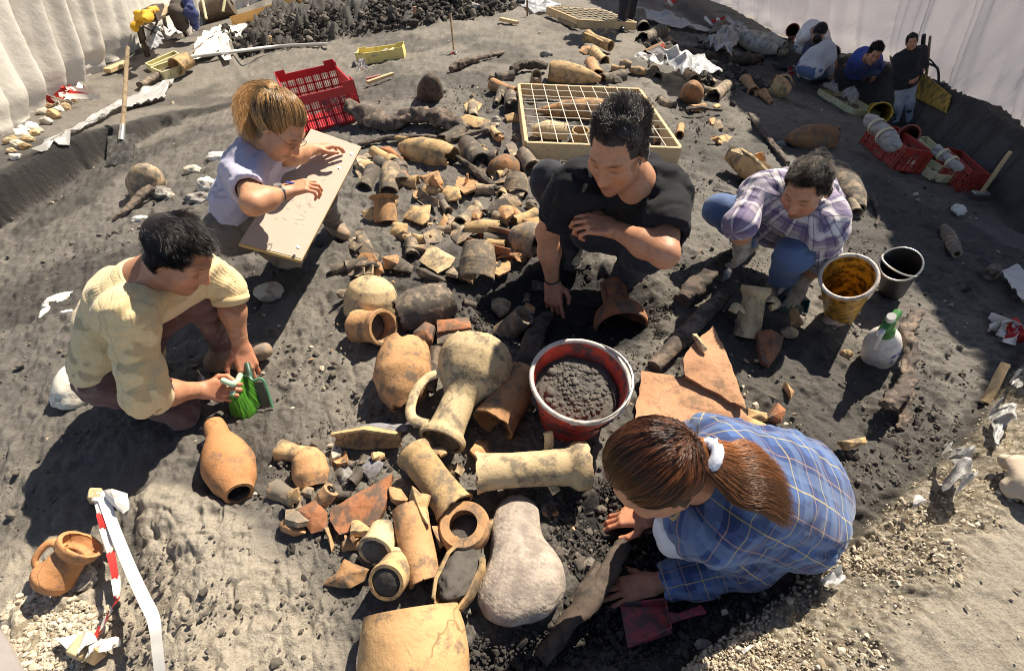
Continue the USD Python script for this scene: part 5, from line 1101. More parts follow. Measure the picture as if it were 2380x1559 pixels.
HAIR_BLACK = hair_mat('black_hair', (.014, .009, .007), .34, .5, 2.6); HAIR_DARK = hair_mat('dark_hair', (.022, .013, .009), .34, .5, 2.6); HAIR_BROWN = hair_mat('brown_hair', (.060, .020, .007), .30, .3, 2.6); HAIR_BROWN_SUNLIT = hair_mat('auburn_hair', (.20, .075, .022), .34, .35, 2.2); HAIR_FAIR = hair_mat('fair_hair', (.26, .145, .055), .28, .28, 2.3)
HAIR_GREY = hair_mat('greying_hair', (.050, .035, .024), .36, .4, 3.0)
# ---- the five diggers near the camera
def hips(J, across, s):
    a = nrm(across); J['HR'] = J['P'] + a * .095 * s; J['HL'] = J['P'] - a * .095 * s      # across points to the person's right
def report(nm, J, s):
    L = lambda a, b: round(float(np.linalg.norm(J[a] - J[b])) / s, 2)
    print(nm, {f'{a}-{b}': L(a, b) for a, b in (('SR', 'ER'), ('ER', 'WR'), ('SL', 'EL'), ('EL', 'WL'), ('HR', 'KR'), ('KR', 'AR'), ('HL', 'KL'), ('KL', 'AL'), ('P', 'N'), ('N', 'H'), ('SR', 'SL')) if a in J and b in J}, 'head h', round(float(J['H'][2] - gz(*J['H'][:2])), 2), 'pelvis h', round(float(J['P'][2] - gz(*J['P'][:2])), 2))
JEANS = fabric('blue_jeans_cloth', (.085, .125, .235), var=.22); DARKT = fabric('dark_trousers_cloth', (.030, .029, .036)); MAROON = fabric('maroon_trousers_cloth', (.125, .068, .062), dirt=.25, dirtcol=(.25, .19, .16))
BOOTM = plain('dusty_boot_leather', (.26, .185, .13), .75, .25, .2, .5, 60, .3, (.16, .14, .125)); SOLE = plain('boot_rubber', (.05, .045, .04), .8, .2)
SILVER = plain('steel_metal', (.55, .54, .52), .35, .5, .1, .2, 80, .2, (.12, .10, .09), metal=.8); BLACKP = plain('black_plastic', (.022, .022, .024), .5, .4)

def yellow_man():
    s = 1.04; F = Fig('man in a cream cable knit sweater kneeling with a green brush in hand', s); J = F.J; F.covered = True; F.slim = .84
    J['H'] = atd(408, 592, 1.66); J['N'] = atd(338, 655, 1.72); J['SR'] = atd(302, 738, 1.64); J['SL'] = atd(460, 630, 1.86)
    J['P'] = atd(280, 828, 1.95); hips(J, V(.15, -1, -.1), s); J['hump'] = V(-.035, .02, .02)
    J['ER'] = atd(338, 918, 1.74); J['WR'] = at(470, 905, .135); J['EL'] = atd(528, 668, 1.94); J['WL'] = at(560, 805, .20)
    J['KR'] = at(422, 955, .075); J['AR'] = at(300, 905, .06); J['KL'] = at(462, 690, .42); J['AL'] = at(520, 818, .09)
    report('yellow', J, s); F.start()
    tip = at(530, 909, .13)
    F.body(V(.74, -.12, -.66), V(.55, .10, .82), 'crop', .35, dict(R=dict(d=tip - J['WR'], dorsal=V(-.2, -.55, .8), side=-1, curl=(.7, 1.0, 1.1, 1.1, 1.1), s=s, spread=.03),
           L=dict(d=at(580, 862, .12) - J['WL'], dorsal=V(.55, -.5, .65), side=1, curl=(.3, .45, .5, .55, .6), s=s)), hairc=(.016, .011, .009))
    F.shirt(knit('cream_knit_wool', (.64, .49, .27)), dict(R=1.16, L=1.18), .010, 'sweater', 3, .014, sleeve=.012, collar=M_KNIT2, ff=8, tail=.03)
    F.trousers(MAROON, -.006, 4, fold_a=.014)
    F.shoe('L', at(612, 815, .055), BOOTM, SOLE); F.shoe('R', at(250, 890, .05), BOOTM, SOLE)
    F.short_hair(HAIR_BLACK, 15000, .030, (.25, .85, .05), 5, .65, .0014, .30)
    for sd in ('R', 'L'):      # turned-back ribbed cuffs
        e, w = J['E' + sd], J['W' + sd]; a = e + (w - e) * .10; b = e + (w - e) * .24
        mesh('cuff', shell(a, b, [(0, .066 * s), (.5, .070 * s), (1, .062 * s)], wall=.010, rib=0.0, seed=3, dent=.05, ns=10, nt=30), M_KNIT2, F.t)
M_KNIT2 = knit('cream_rib_wool', (.62, .47, .26))
def drawing_woman():
    s = .99; F = Fig('fair haired woman in a white T-shirt tinted lavender grey for shade drawing on a board', s, skin=SKINC * V(1.1, 1.15, 1.1)); J = F.J; F.slim = .86
    J['H'] = atd(650, 294, 2.08); J['N'] = atd(606, 346, 2.17); J['SR'] = atd(566, 388, 2.10); J['SL'] = atd(664, 345, 2.36)
    J['P'] = atd(578, 520, 2.55); hips(J, V(-.6, -.8, 0), s); J['hump'] = V(-.05, .03, .0)
    J['ER'] = onaxis(J['SR'], 588, 474, .27 * s); J['WR'] = atd(662, 446, 2.08); J['EL'] = atd(672, 362, 2.28); J['WL'] = atd(728, 347, 2.46)
    J['KR'] = atd(668, 500, 2.42); J['AR'] = at(652, 590, .07); J['KL'] = at(748, 455, .34); J['AL'] = at(775, 512, .09)
    report('drawing', J, s); F.start()
    F.body(V(.62, -.30, -.72), V(.58, -.02, .81), 'long', 0, dict(R=dict(d=atd(702, 434, 2.10) - J['WR'], dorsal=V(-.2, -.35, .9), side=-1, curl=(.55, .7, .75, .8, .8), s=s),
           L=dict(d=atd(762, 338, 2.52) - J['WL'], dorsal=V(.1, .2, .95), side=1, curl=(.3, .35, .4, .45, .5), s=s * .95)), hairc=(.20, .12, .05))
    F.shirt(fabric('lavender_tshirt_cloth', (.40, .375, .47), var=.08), dict(R=.62, L=.6), .010, 'tshirt', 5, .014, sleeve=.007, collar=fabric('lavender_collar_cloth', (.40, .375, .47)))  # white cloth; the lavender grey is its shade painted into the colour
    F.trousers(fabric('dusty_work_trousers', (.13, .115, .10), dirt=.3), .012, 6)
    F.shoe('L', at(800, 545, .05), BOOTM, SOLE); F.shoe('R', at(668, 612, .05), BOOTM, SOLE)
    tie = V(-.01, -.092, .088); F.tied_hair(HAIR_FAIR, tie, 12000, 8, .010, .0014, .0003)
    root = J['H'] + F.R @ tie * s; o = F.R @ nrm(V(0, -.8, .6)); q = lambda x, y: atd(x, y, 2.10)
    F.tail(HAIR_FAIR, root, [root + o * .02 * s, q(616, 208), q(588, 224), q(574, 262), q(582, 306)], (.085, .085), 4200, 9, .0015, .020, 'hair_bun')
    tor = trimesh.creation.torus(.014, .006, 16, 8); tor.vertices = tor.vertices @ axes(F.R[:, 0], o).T + root; mesh('hair_band', tor, fabric('yellow_hair_band', (.5, .38, .12)), F.t)
    # spectacles, wrist watch
    g = []
    for sx in (-1, 1):
        c = J['H'] + F.R @ V(.032 * sx, .100, .006) * s; g.append(tube([c + F.R @ V(math.cos(a) * .021, .002 * math.cos(a) * sx, math.sin(a) * .017) * s for a in np.linspace(0, 2 * math.pi, 17)], .0014, 6, 32, caps=False))
        g.append(tube([J['H'] + F.R @ V(.052 * sx, .096, .012) * s, J['H'] + F.R @ V(.078 * sx, .0, .012) * s], .0013, 6))
    g.append(tube([J['H'] + F.R @ V(-.012, .103, .008) * s, J['H'] + F.R @ V(.012, .103, .008) * s], .0013, 6))
    mesh('spectacles', cat_(g), plain('spectacle_frame', (.25, .15, .07), .3, .5, metal=.6), F.t)
    ax = nrm(J['WR'] - J['ER']); c = J['WR'] - ax * .03
    mesh('watch_strap', shell(c - ax * .010, c + ax * .010, [(0, .0335 * s), (1, .0325 * s)], wall=.003, ns=3, nt=24, dent=0), BLACKP, F.t)
    d_, u_, w_ = frame_of(ax); mesh('watch_face', tube([c + u_ * .032 * s, c + u_ * .040 * s], .017, 16), SILVER, F.t)
def black_shirt_man():
    s = 1.18; F = Fig('dark haired man in a black shirt squatting and pointing at the soil', s); J = F.J; F.slim = .88
    J['H'] = atd(1438, 348, 1.80); J['N'] = atd(1470, 425, 1.98); J['SR'] = atd(1335, 428, 1.98); J['SL'] = atd(1556, 452, 2.02)
    J['P'] = atd(1440, 520, 2.52); hips(J, V(-1, .05, 0), s); J['hump'] = V(0, .08, .06)
    J['ER'] = onaxis(J['SR'], 1272, 540, .285 * s, True); J['WR'] = at(1284, 655, .17); J['EL'] = onaxis(J['SL'], 1545, 590, .28 * s); J['WL'] = atd(1424, 530, 2.02)
    J['KR'] = at(1278, 420, .50); J['AR'] = at(1330, 560, .09); J['KL'] = at(1500, 590, .36); J['AL'] = at(1452, 640, .09)
    report('black', J, s); F.start()
    F.body(V(-.52, -.72, -.46), V(-.22, -.36, .90), 'short', .4, dict(R=dict(d=at(1288, 735, .02) - J['WR'], dorsal=V(-.35, -.75, .55), side=-1, curl=(.5, .15, .65, .75, .8), s=s),
           L=dict(d=atd(1383, 522, 2.0) - J['WL'], dorsal=V(.1, -.5, .85), side=1, curl=(.6, .9, .95, 1, 1), s=s)), hairc=(.018, .012, .010))
    F.shirt(fabric('black_shirt_cloth', (.011, .0105, .013), var=.25, sheen=.03), dict(R=.66, L=.72), .008, 'shirt', 7, .016, sleeve=.017, collar=None)
    F.trousers(DARKT, .014, 8)
    F.shoe('L', at(1450, 668, .05), plain('black_boot_leather', (.035, .032, .03), .6, .3, dirt=.3), SOLE); F.shoe('R', at(1330, 620, .05), BLACKP, SOLE)
    F.short_hair(HAIR_DARK, 17000, .023, (.35, -.55, .0), 10, .75, .0015, .30)
    c = J['WR'] - nrm(J['WR'] - J['ER']) * .02; ax = nrm(J['WR'] - J['ER'])
    mesh('wrist_band', shell(c - ax * .004, c + ax * .004, [(0, .0335 * s), (1, .0335 * s)], wall=.003, ns=3, nt=24, dent=0), BLACKP, F.t)
def plaid_man():
    s = 1.02; F = Fig('man in a purple and white checked shirt crouching over a teal dustpan', s); J = F.J; F.covered = True
    J['H'] = atd(1876, 438, 2.12); J['N'] = atd(1858, 486, 2.24); J['SR'] = atd(1765, 452, 2.28); J['SL'] = atd(1916, 530, 2.18)
    J['P'] = atd(1850, 520, 2.62); hips(J, V(-.85, .5, 0), s); J['hump'] = V(.02, .06, .05)
    J['ER'] = atd(1722, 515, 2.20); J['WR'] = atd(1724, 575, 2.30); J['EL'] = onaxis(J['SL'], 1912, 605, .27 * s, True); J['WL'] = at(1868, 645, .15)
    J['KR'] = at(1672, 488, .32); J['AR'] = at(1740, 560, .08); J['KL'] = at(1845, 590, .34); J['AL'] = at(1815, 655, .08)
    report('plaid', J, s); F.start()
    F.body(V(-.64, -.60, -.48), V(-.35, -.30, .88), 'crop', .5, None, bare=('R', 'L'), hairc=(.05, .035, .025), hres=.0045)
    PL = plaid('purple_plaid_cloth', (.36, .31, .36), [(.085, .030, .0, (.11, .08, .17), .62), (.085, .012, .05, (.62, .58, .56), .6)], [(.085, .003, .062, (.05, .04, .10), .8), (.085, .003, .036, (.05, .04, .1), .6)])
    F.shirt(PL, dict(R=1.35, L=1.25), .020, 'checked_shirt', 9, .014, sleeve=.018, collar=PL)
    F.trousers(JEANS, .014, 10)
    F.shoe('L', at(1790, 680, .05), BOOTM, SOLE); F.shoe('R', at(1715, 585, .05), BOOTM, SOLE)
    F.short_hair(HAIR_GREY, 12000, .020, (.1, .5, .1), 11, .6, .0013, .3)
    GL = fabric('dusty_work_glove', (.36, .31, .25), dirt=.35, dirtcol=(.12, .10, .085))
    for sd, tip, dors, sd_ in (('R', at(1722, 615, .22), V(.2, -.8, .5), -1), ('L', at(1850, 690, .07), V(.3, -.75, .6), 1)):
        W = J['W' + sd]; hc = hand_cones(W, tip - W, dors, sd_, (.3, .35, .4, .4, .45), s * 1.12); ax = nrm(W - J['E' + sd])
        cu = [(W - ax * .03, W + ax * .02, .040 * s, .036 * s)]; lo, hi = bounds(hc + cu, .012)
        mesh('glove', relax(nets(lambda p: smin(smin(cones_sd(p, hc[:4], .012), cones_sd(p, hc[4:], .006), .01) - .002, cones_sd(p, cu, .01), .02), lo, hi, .0038), 1), GL, F.t, smooth=True)
    # buff vest showing at the open collar
    c = J['N'] + F.R @ V(0, .045, -.10) * s
    mesh('undershirt', nets(lambda p: sd_ell(p, c, (.06, .03, .08), F.R), c - .1, c + .1, .008), fabric('buff_undershirt_cloth', (.40, .32, .16)), F.t, smooth=True)
def blue_woman():
    s = 1.03; F = Fig('woman with long tied brown hair in a blue checked shirt bending low over the pit', s); J = F.J; F.covered = True
    J['H'] = atd(1520, 1104, 1.245); J['N'] = atd(1640, 1118, 1.36); J['SR'] = atd(1652, 1040, 1.48); J['SL'] = atd(1640, 1225, 1.36)
    J['P'] = atd(1835, 1150, 1.53); hips(J, V(.25, 1, 0), s); J['hump'] = V(.0, -.01, .035)
    J['ER'] = atd(1590, 1120, 1.62); J['WR'] = at(1512, 1200, .05); J['EL'] = atd(1748, 1300, 1.50); J['WL'] = at(1520, 1356, .045)
    J['KR'] = at(1660, 1100, .08); J['AR'] = at(1900, 1080, .07); J['KL'] = at(1690, 1270, .08); J['AL'] = at(1900, 1200, .07)
    report('blue', J, s); F.start()
    F.body(V(-.62, -.10, -.78), V(-.74, -.02, .60), 'long', 0, dict(R=dict(d=at(1402, 1200, .02) - J['WR'], dorsal=V(.1, .15, .9), side=-1, curl=(.4, .35, .4, .4, .4), s=s),
           L=dict(d=at(1408, 1378, .01) - J['WL'], dorsal=V(.05, .15, .95), side=1, curl=(.15, .12, .12, .14, .18), s=s, spread=.12)), hairc=(.035, .016, .008))
    PL = plaid('blue_plaid_cloth', (.058, .098, .225), [(.105, .050, .0, (.026, .040, .115), .65), (.105, .026, .07, (.12, .17, .29), .5)], [(.105, .0028, .026, (.50, .38, .10), .62), (.105, .0024, .082, (.45, .25, .14), .5)], .35)
    F.shirt(PL, dict(R=1.8, L=1.92), .012, 'checked_shirt', 11, .013, sleeve=.022, h=.0075, tail=.04, collar=PL)
    F.trousers(DARKT, -.010, 12)
    c = atd(1584, 1236, 1.50)
    mesh('undershirt', nets(lambda p: sd_ell(p, c, (.085, .075, .10)) + .008 * folds(p, 9, 3), c - .17, c + .17, .009), fabric('white_undershirt_cloth', (.62, .62, .66)), F.t, smooth=True)
    tie = V(0, -.118, .035); F.tied_hair(HAIR_BROWN, tie, 22000, 13, .018, .0013, .0003)
    root = J['H'] + F.R @ tie * s; e1, e2, e3 = atd(1704, 1100, 1.225), atd(1752, 1102, 1.235), atd(1806, 1140, 1.27)
    F.tail(HAIR_BROWN_SUNLIT, root, [root * .4 + e1 * .6, e1, e2, e3], (.07, .105), 9000, 14, .0013, .004, 'ponytail')  # brighter copy of the brown hair, sunlight painted into the ponytail colour
    q = root * .55 + e1 * .45; ax = nrm(e1 - root); tor = trimesh.creation.torus(.032, .015, 28, 14); v = tor.vertices
    tor.vertices = (v * (1 + .0)) @ axes(frame_of(ax)[1], ax).T + q + (meshkit.noise(v * 160, 3)[:, None] - .5) * .008
    mesh('scrunchie', tor, fabric('white_scrunchie_cloth', (.58, .60, .68)), F.t)
yellow_man(); drawing_woman(); black_shirt_man(); plaid_man(); blue_woman()
# ------------------------------------------------------------------ tools, buckets, crates, frames near the diggers
RED = plain('red_bucket_plastic', (.62, .060, .030), .45, .5, .12, .15, 70, .42, (.075, .06, .05), 9)
def glowing(name, col, inner):
    n = {'g': ('texture_coordinate', {}), 'n': ('noise_texture', dict(scale=26.0, detail=7.0, roughness=.7)), 'r': ('rgb_ramp', dict(ramp=[(.42, tuple(np.array(col) * [.28, .26, .5])), (.56, col)])), 'p': ('principled_bsdf', dict(roughness=.45, specular_ior_level=.4)), 't': ('translucent_bsdf', dict(color=inner)), 'm': ('mix_closure', dict(fac=.24))}
    return M(name, n, [('g.object', 'n.vector'), ('n.fac', 'r.fac'), ('r.color', 'p.base_color'), ('r.color', 't.color'), ('p.BSDF', 'm.closure1'), ('t.BSDF', 'm.closure2')], 'm.closure')
ORNG = glowing('orange_translucent_plastic', (.62, .36, .05), (.6, .36, .05))
BLK = plain('black_bucket_plastic', (.020, .019, .021), .55, .35, .15, .2, 60, .25, (.05, .045, .04), 14)
BRICKR = plain('brick_red_bucket_plastic', (.26, .065, .045), .55, .4, .1, .2, 60, .3, (.08, .06, .05), 12)
YELB = plain('yellow_bucket_plastic', (.62, .40, .03), .5, .4, .1, .2, 60, .35, (.05, .04, .03), 12)
RIMC = plain('worn_bucket_rim', (.52, .44, .38), .55, .4, .15, .2, 60, .25, (.1, .085, .07), 20)
WIRE = plain('handle_wire', (.50, .47, .42), .35, .6, .1, .1, 90, .25, (.12, .08, .05), 14, metal=.7)
PINE = plain('pine_timber', (.52, .37, .20), .7, .3, .15, .3, 50, .15, (.2, .14, .08), 9)
OLDW = plain('weathered_timber', (.33, .245, .15), .8, .2, .18, .5, 60, .3, (.12, .09, .06), 10)
CREAMP = plain('cream_plastic', (.62, .57, .33), .5, .4, .08, .15, 50, .2, (.25, .2, .12), 9)
YCRATE = plain('yellow_crate_plastic', (.66, .55, .19), .5, .4, .08, .15, 50, .2, (.2, .16, .08), 9)
CRATE = plain('red_crate_plastic', (.42, .020, .022), .4, .5, .1, .1, 50, .1, (.08, .05, .04), 9)
DCRATE = plain('dark_red_crate_plastic', (.33, .032, .020), .5, .4, .1, .1, 50, .2, (.06, .04, .03), 9)
def bucket(name, label, c, rim, bot, rr, mat, h_rim, rimat=RIMC, tilt=None, handle=None, fill=None, ratio=.70, hm=WIRE, rt=.0085):
    """rim and bot: pixels of the rim's and the bottom's centre; rr: rim radius in pixels"""
    A = at(*c(*rim), h_rim); s = mpp(A) * pxr_(c); r = rr * s; b = at(*c(*bot), .012)
    d = nrm(A - b); L = np.linalg.norm(A - b); t = thing(name, label, 'bucket', None, (b[0], b[1], gz(b[0], b[1])))
    d_, u, w = frame_of(d, V(0, 1, 0))
    wall = shell(b, A, [(0, r * ratio), (.06, r * ratio * 1.02), (.9, r * .985), (1, r)], wall=.004, ns=24, nt=56, seed=int(rr), dent=.008, up=V(0, 1, 0))
    bot_ = trimesh.creation.cylinder(r * ratio * .99, .006, sections=40); bot_.vertices = bot_.vertices @ np.stack([u, w, d], 1).T + b + d * .008
    mesh('body', cat_([wall, bot_]), mat, t)
    tor = trimesh.creation.torus(r * 1.012, rt, 64, 12); tor.vertices = tor.vertices @ np.stack([u, w, d], 1).T + A - d * .004; mesh('rim', tor, rimat, t)
    if handle is not None:
        ang, drop = handle; p, q = math.radians(ang), math.radians(drop); e = u * math.cos(p) + w * math.sin(p); k = u * -math.sin(p) + w * math.cos(p); hp = []
        for a in np.linspace(0, math.pi, 25): hp.append(A - d * .012 + e * math.cos(a) * r * 1.04 + (k * math.cos(q) + d * math.sin(q)) * math.sin(a) * r * 1.05)
        hd = mesh('handle', tube(hp, .0048, 8, 60), hm, t)
        for sg in (1, -1): mesh('handle_lug', tube([A - d * .03 + e * sg * r * 1.0, A - d * .012 + e * sg * r * 1.045], .009, 8), mat, t)
    if fill:
        g = trimesh.creation.icosphere(4, 1.0); v = g.vertices; v = v * (1 + .34 * (meshkit.fbm(v * 3.4, 3, 4) - .5) + .16 * (meshkit.fbm(v * 15, 3, 5) - .5))[:, None]
        g.vertices = (v * [r * .93, r * .93, r * fill[1]]) @ np.stack([u, w, d], 1).T + b + d * L * fill[0] + u * fill[2] * r; mesh('soil_fill', g, SOILF, t)
        rng = np.random.default_rng(3); cl = []
        for _ in range(520):
            a, q = rng.random() * 6.28, math.sqrt(rng.random()) * .72; x, y = math.cos(a) * q, math.sin(a) * q
            z = fill[1] * math.sqrt(max(0, 1 - (q / .93) ** 2)) * 1.02
            cl.append(rough_rock(b + d * L * fill[0] + u * (fill[2] + x) * r + w * y * r + d * z * r, np.array([1, 1, .8]) * np.exp(rng.normal(-5.4, .45)), int(rng.integers(99)), .4, 2, 1))
        tag(mesh('soil_clods', cat_(cl), SOILF, t), kind='stuff')
    return t
SOILF = clay('bucket_soil', (.10, .088, .075), .25, (.04, .035, .03), .95)
bucket('bucket', 'red bucket filled with dark soil in the middle of the dig', cD, (1350, 880), (1326, 962), 114, RED, .25, handle=(165, 14), fill=(.60, .26, .05), ratio=.72)
bucket('bucket', 'orange yellow dirt streaked bucket standing right of the checked shirt', cD, (1972, 642), (1952, 730), 56, ORNG, .34, handle=(35, 4), ratio=.66)
bucket('bucket', 'black empty bucket with raised wire handle right of the orange bucket', cZ, (1458, 315), (1400, 490), 116, BLK, .27, handle=(20, 48), rimat=WIRE, ratio=.72, rt=.005)
# ---- spray bottle
def spray_bottle():
    b = at(2040, 832, 0.0); top = at(2070, 742, .34); s = mpp(b); d = nrm(top - b); d_, u, w = frame_of(d, V(0, -1, 0)); L = .43
    t = thing('spray_bottle', 'white spray bottle with green trigger pump beside the bark covered root', 'spray bottle', None, b)
    WP = plain('white_bottle_plastic', (.60, .56, .52), .4, .5, .06, .1, 40, .22, (.3, .26, .22), 14); GP = plain('green_pump_plastic', (.035, .16, .03), .4, .5, .1, .1, 60, .15)
    at_ = lambda x, y, z: b + u * x + w * y + d * z
    mesh('bottle', shell(b, at_(0, 0, L * .72), [(0, .052), (.05, .064), (.12, .069), (.55, .071), (.78, .060), (.92, .038), (1, .026)], solid=True, ns=40, nt=44, seed=4, dent=.006, up=V(0, -1, 0)), WP, t)
    mesh('pump_collar', shell(at_(0, 0, L * .68), at_(0, 0, L * .86), [(0, .031), (.6, .029), (.7, .020), (1, .018)], solid=False, ns=16, nt=32, dent=0), GP, t)
    x = nrm(np.cross(d, FWD)); f = np.cross(d, x)
    hd = mesh('pump_head', cat_([bar(at_(0, 0, L * .86), at_(0, 0, L * 1.02), .034, .038, u, .006), bar(at_(0, 0, L * .98) - x * .06 + d * -.012, at_(0, 0, L * .98) + x * .045, .030, .030, d, .006)]), GP, t)
    mesh('nozzle', tube([at_(0, 0, L * .98) + x * .045, at_(0, 0, L * .99) + x * .075], [.012, .008], 14), WP, t)
    mesh('trigger', tube([at_(0, 0, L * .93) + x * .03, at_(0, 0, L * .84) + x * .055, at_(0, 0, L * .64) + x * .072], [.008, .009, .007], 8, 16), WP, t)
    mesh('pump_knob', tube([at_(0, 0, L * 1.02), at_(0, 0, L * 1.10)], .016, 16), WP, t)
    BLUE = plain('blue_print', (.05, .06, .30), .5, .4)
    lab = []
    for k, (a0, z0, ww, hh) in enumerate(((-.55, .168, .020, .020), (-.18, .166, .012, .022), (.12, .164, .018, .018), (-.5, .105, .004, .042), (-.1, .103, .030, .004), (.30, .112, .004, .026), (-.35, .082, .022, .004))):
        nv = 7; aa = np.linspace(a0, a0 + ww / .0712, nv); R_ = .0722
        o = nrm(-(FWD - d * (FWD @ d))); q = np.cross(d, o)
        P = np.array([b + (o * math.cos(a) + q * math.sin(a)) * R_ + d * (z0 + z) for z in (0, hh) for a in aa])
        lab.append(trimesh.Trimesh(P, grid_faces(2, nv), process=False))
    mesh('printed_mark', cat_(lab), BLUE, t)
spray_bottle()
# ---- dustpans, brush, trowels
def dustpan(label, corners, lip, mat, handle, hmat=None, name='dustpan'):
    """corners: four 3-D points (front left, front right, back right, back left)"""
    P = [np.asarray(p, float) for p in corners]; n = nrm(np.cross(P[1] - P[0], P[3] - P[0])); n = n if n[2] > 0 else -n; c = np.mean(P, 0)
    t = thing(name, label, 'dustpan', None, (c[0], c[1], gz(c[0], c[1])))
    fl = slab_mesh(P, .004, .0, 0, 3, 3); mesh('pan', fl, mat, t, 30)
    W = []
    for a, b, h0, h1 in ((P[1], P[2], lip * .25, lip), (P[2], P[3], lip, lip), (P[3], P[0], lip, lip * .25)):
        v = np.array([a, b, b + n * h1, a + n * h0]); o = nrm(np.cross(b - a, n)) * .0025
        W.append(trimesh.convex.convex_hull(np.vstack([v - o, v + o])))
    mesh('rim', cat_(W), mat, t)
    hp, hr = handle; mesh('handle', tube(hp, hr, 10, 24, .55, up=n), hmat or mat, t); return t
REDP = plain('red_dustpan_plastic', (.27, .030, .040), .45, .5, .15, .15, 60, .45, (.045, .03, .03), 16)
TEAL = plain('teal_dustpan_plastic', (.012, .055, .060), .4, .5, .1, .15, 60, .2)
h = lambda x, y, z: at(x, y, z)
dustpan('dirty red dustpan lying in the shadow below the blue checked sleeve', [h(1458, 1505, .015), h(1441, 1405, .02), h(1548, 1402, .04), h(1562, 1470, .035)], .022, REDP, ([h(1552, 1436, .05), h(1580, 1432, .055), (h(1605, 1424, .055)), h(1634, 1415, .05)], [.022, .011, .012, .015]))
dustpan('teal dustpan held by the gloved hand of the checked shirt man', [h(1802, 722, .01), h(1874, 728, .01), h(1874, 702, .04), h(1812, 690, .05)], .03, TEAL, ([h(1848, 690, .06), h(1856, 672, .09), h(1862, 655, .13)], [.012, .011, .012]))
GREENP = plain('green_brush_plastic', (.10, .32, .14), .4, .5, .08, .1, 60); PALEG = plain('pale_green_plastic', (.36, .52, .36), .4, .5, .08, .1, 60, .1)
def hand_brush():
    t = thing('hand_brush', 'bright green fan shaped hand brush held by the man in the cream sweater', 'brush', None, h(565, 915, 0))
    a, b = h(560, 868, .13), h(536, 920, .11); m = (a + b) / 2; out = nrm(h(588, 950, .03) - m)
    mesh('brush_head', bar(a, b, .022, .020, out, .005), PALEG, t)
    mesh('handle', tube([m - out * .01, h(541, 893, .15), h(528, 888, .17), h(518, 884, .17)], [.011, .012, .011, .012], 10, 20), PALEG, t)
    st, rng = [], np.random.default_rng(5)
    tips = catmull([h(543, 966, .01), h(572, 972, .008), h(600, 950, .01), h(613, 902, .02)], 60)
    for k in range(760):
        f = rng.random(); p = b + (a - b) * f + rng.normal(size=3) * .004; q = tips[int(f * 59)] + rng.normal(size=3) * .005
        mid = (p + q) / 2 + ZUP * .006 + rng.normal(size=3) * .002; st.append([p, mid, p + (q - p) * (.9 + .12 * rng.random())])
    curves('bristles', np.array(st), plain('green_bristles', (.10, .30, .03), .5, .3, var=.5), t, .0015)
hand_brush()
def wire_dustpan():
    t = thing('dustpan', 'thin pale green edge of a dustpan standing on the soil behind the green brush', 'dustpan', None, h(600, 900, 0))
    mesh('rim', tube([h(553, 880, .10), h(575, 872, .13), h(588, 884, .12), h(612, 884, .11), h(634, 948, .02)], .0055, 8, 40), plain('dark_green_plastic', (.06, .16, .09), .45), t)
    mesh('handle', tube([h(583, 880, .12), h(578, 860, .14), h(574, 845, .15)], .011, 10, 12), plain('green_handle_plastic', (.03, .07, .045), .45), t)
    P = [h(634, 950, .006), h(560, 935, .005), h(556, 885, .07), h(610, 888, .09)]; mesh('pan', slab_mesh(P, .003, 0, 0, 4, 3), plain('dark_green_pan_plastic', (.05, .045, .038), .8, dirt=.8, dirtcol=(.10, .085, .07)), t)
wire_dustpan()
def trowel(label, tip, heel, hend, w, hm=None, hh=.02):
    A, B, C = tip, heel, hend; d, u, x = frame_of(A - B); t = thing('trowel', label, 'trowel', None, (B[0], B[1], gz(B[0], B[1])))
    P = [A, A * .45 + B * .55 + x * w, B + x * w * .55, B - x * w * .55, A * .45 + B * .55 - x * w]; mesh('blade', slab_mesh(P, .002, .003, 0, 5, 3), SILVER, t, 30)
    mesh('shank', tube([B, B * .5 + C * .5 + u * .01, B * .25 + C * .75 + u * .02], .004, 8, 12), SILVER, t); mesh('handle', tube([B * .4 + C * .6 + u * .02, C + u * .02], [.012, .014], 12), hm or OLDW, t)
trowel('steel pointing trowel held in the lowered gloved hand', h(1676, 655, .04), h(1698, 625, .12), h(1722, 600, .19), .032)
trowel('slim trowel leaning behind the forearm of the man in the cream sweater', h(472, 895, .03), h(466, 872, .06), h(456, 850, .10), .014, BLACKP)
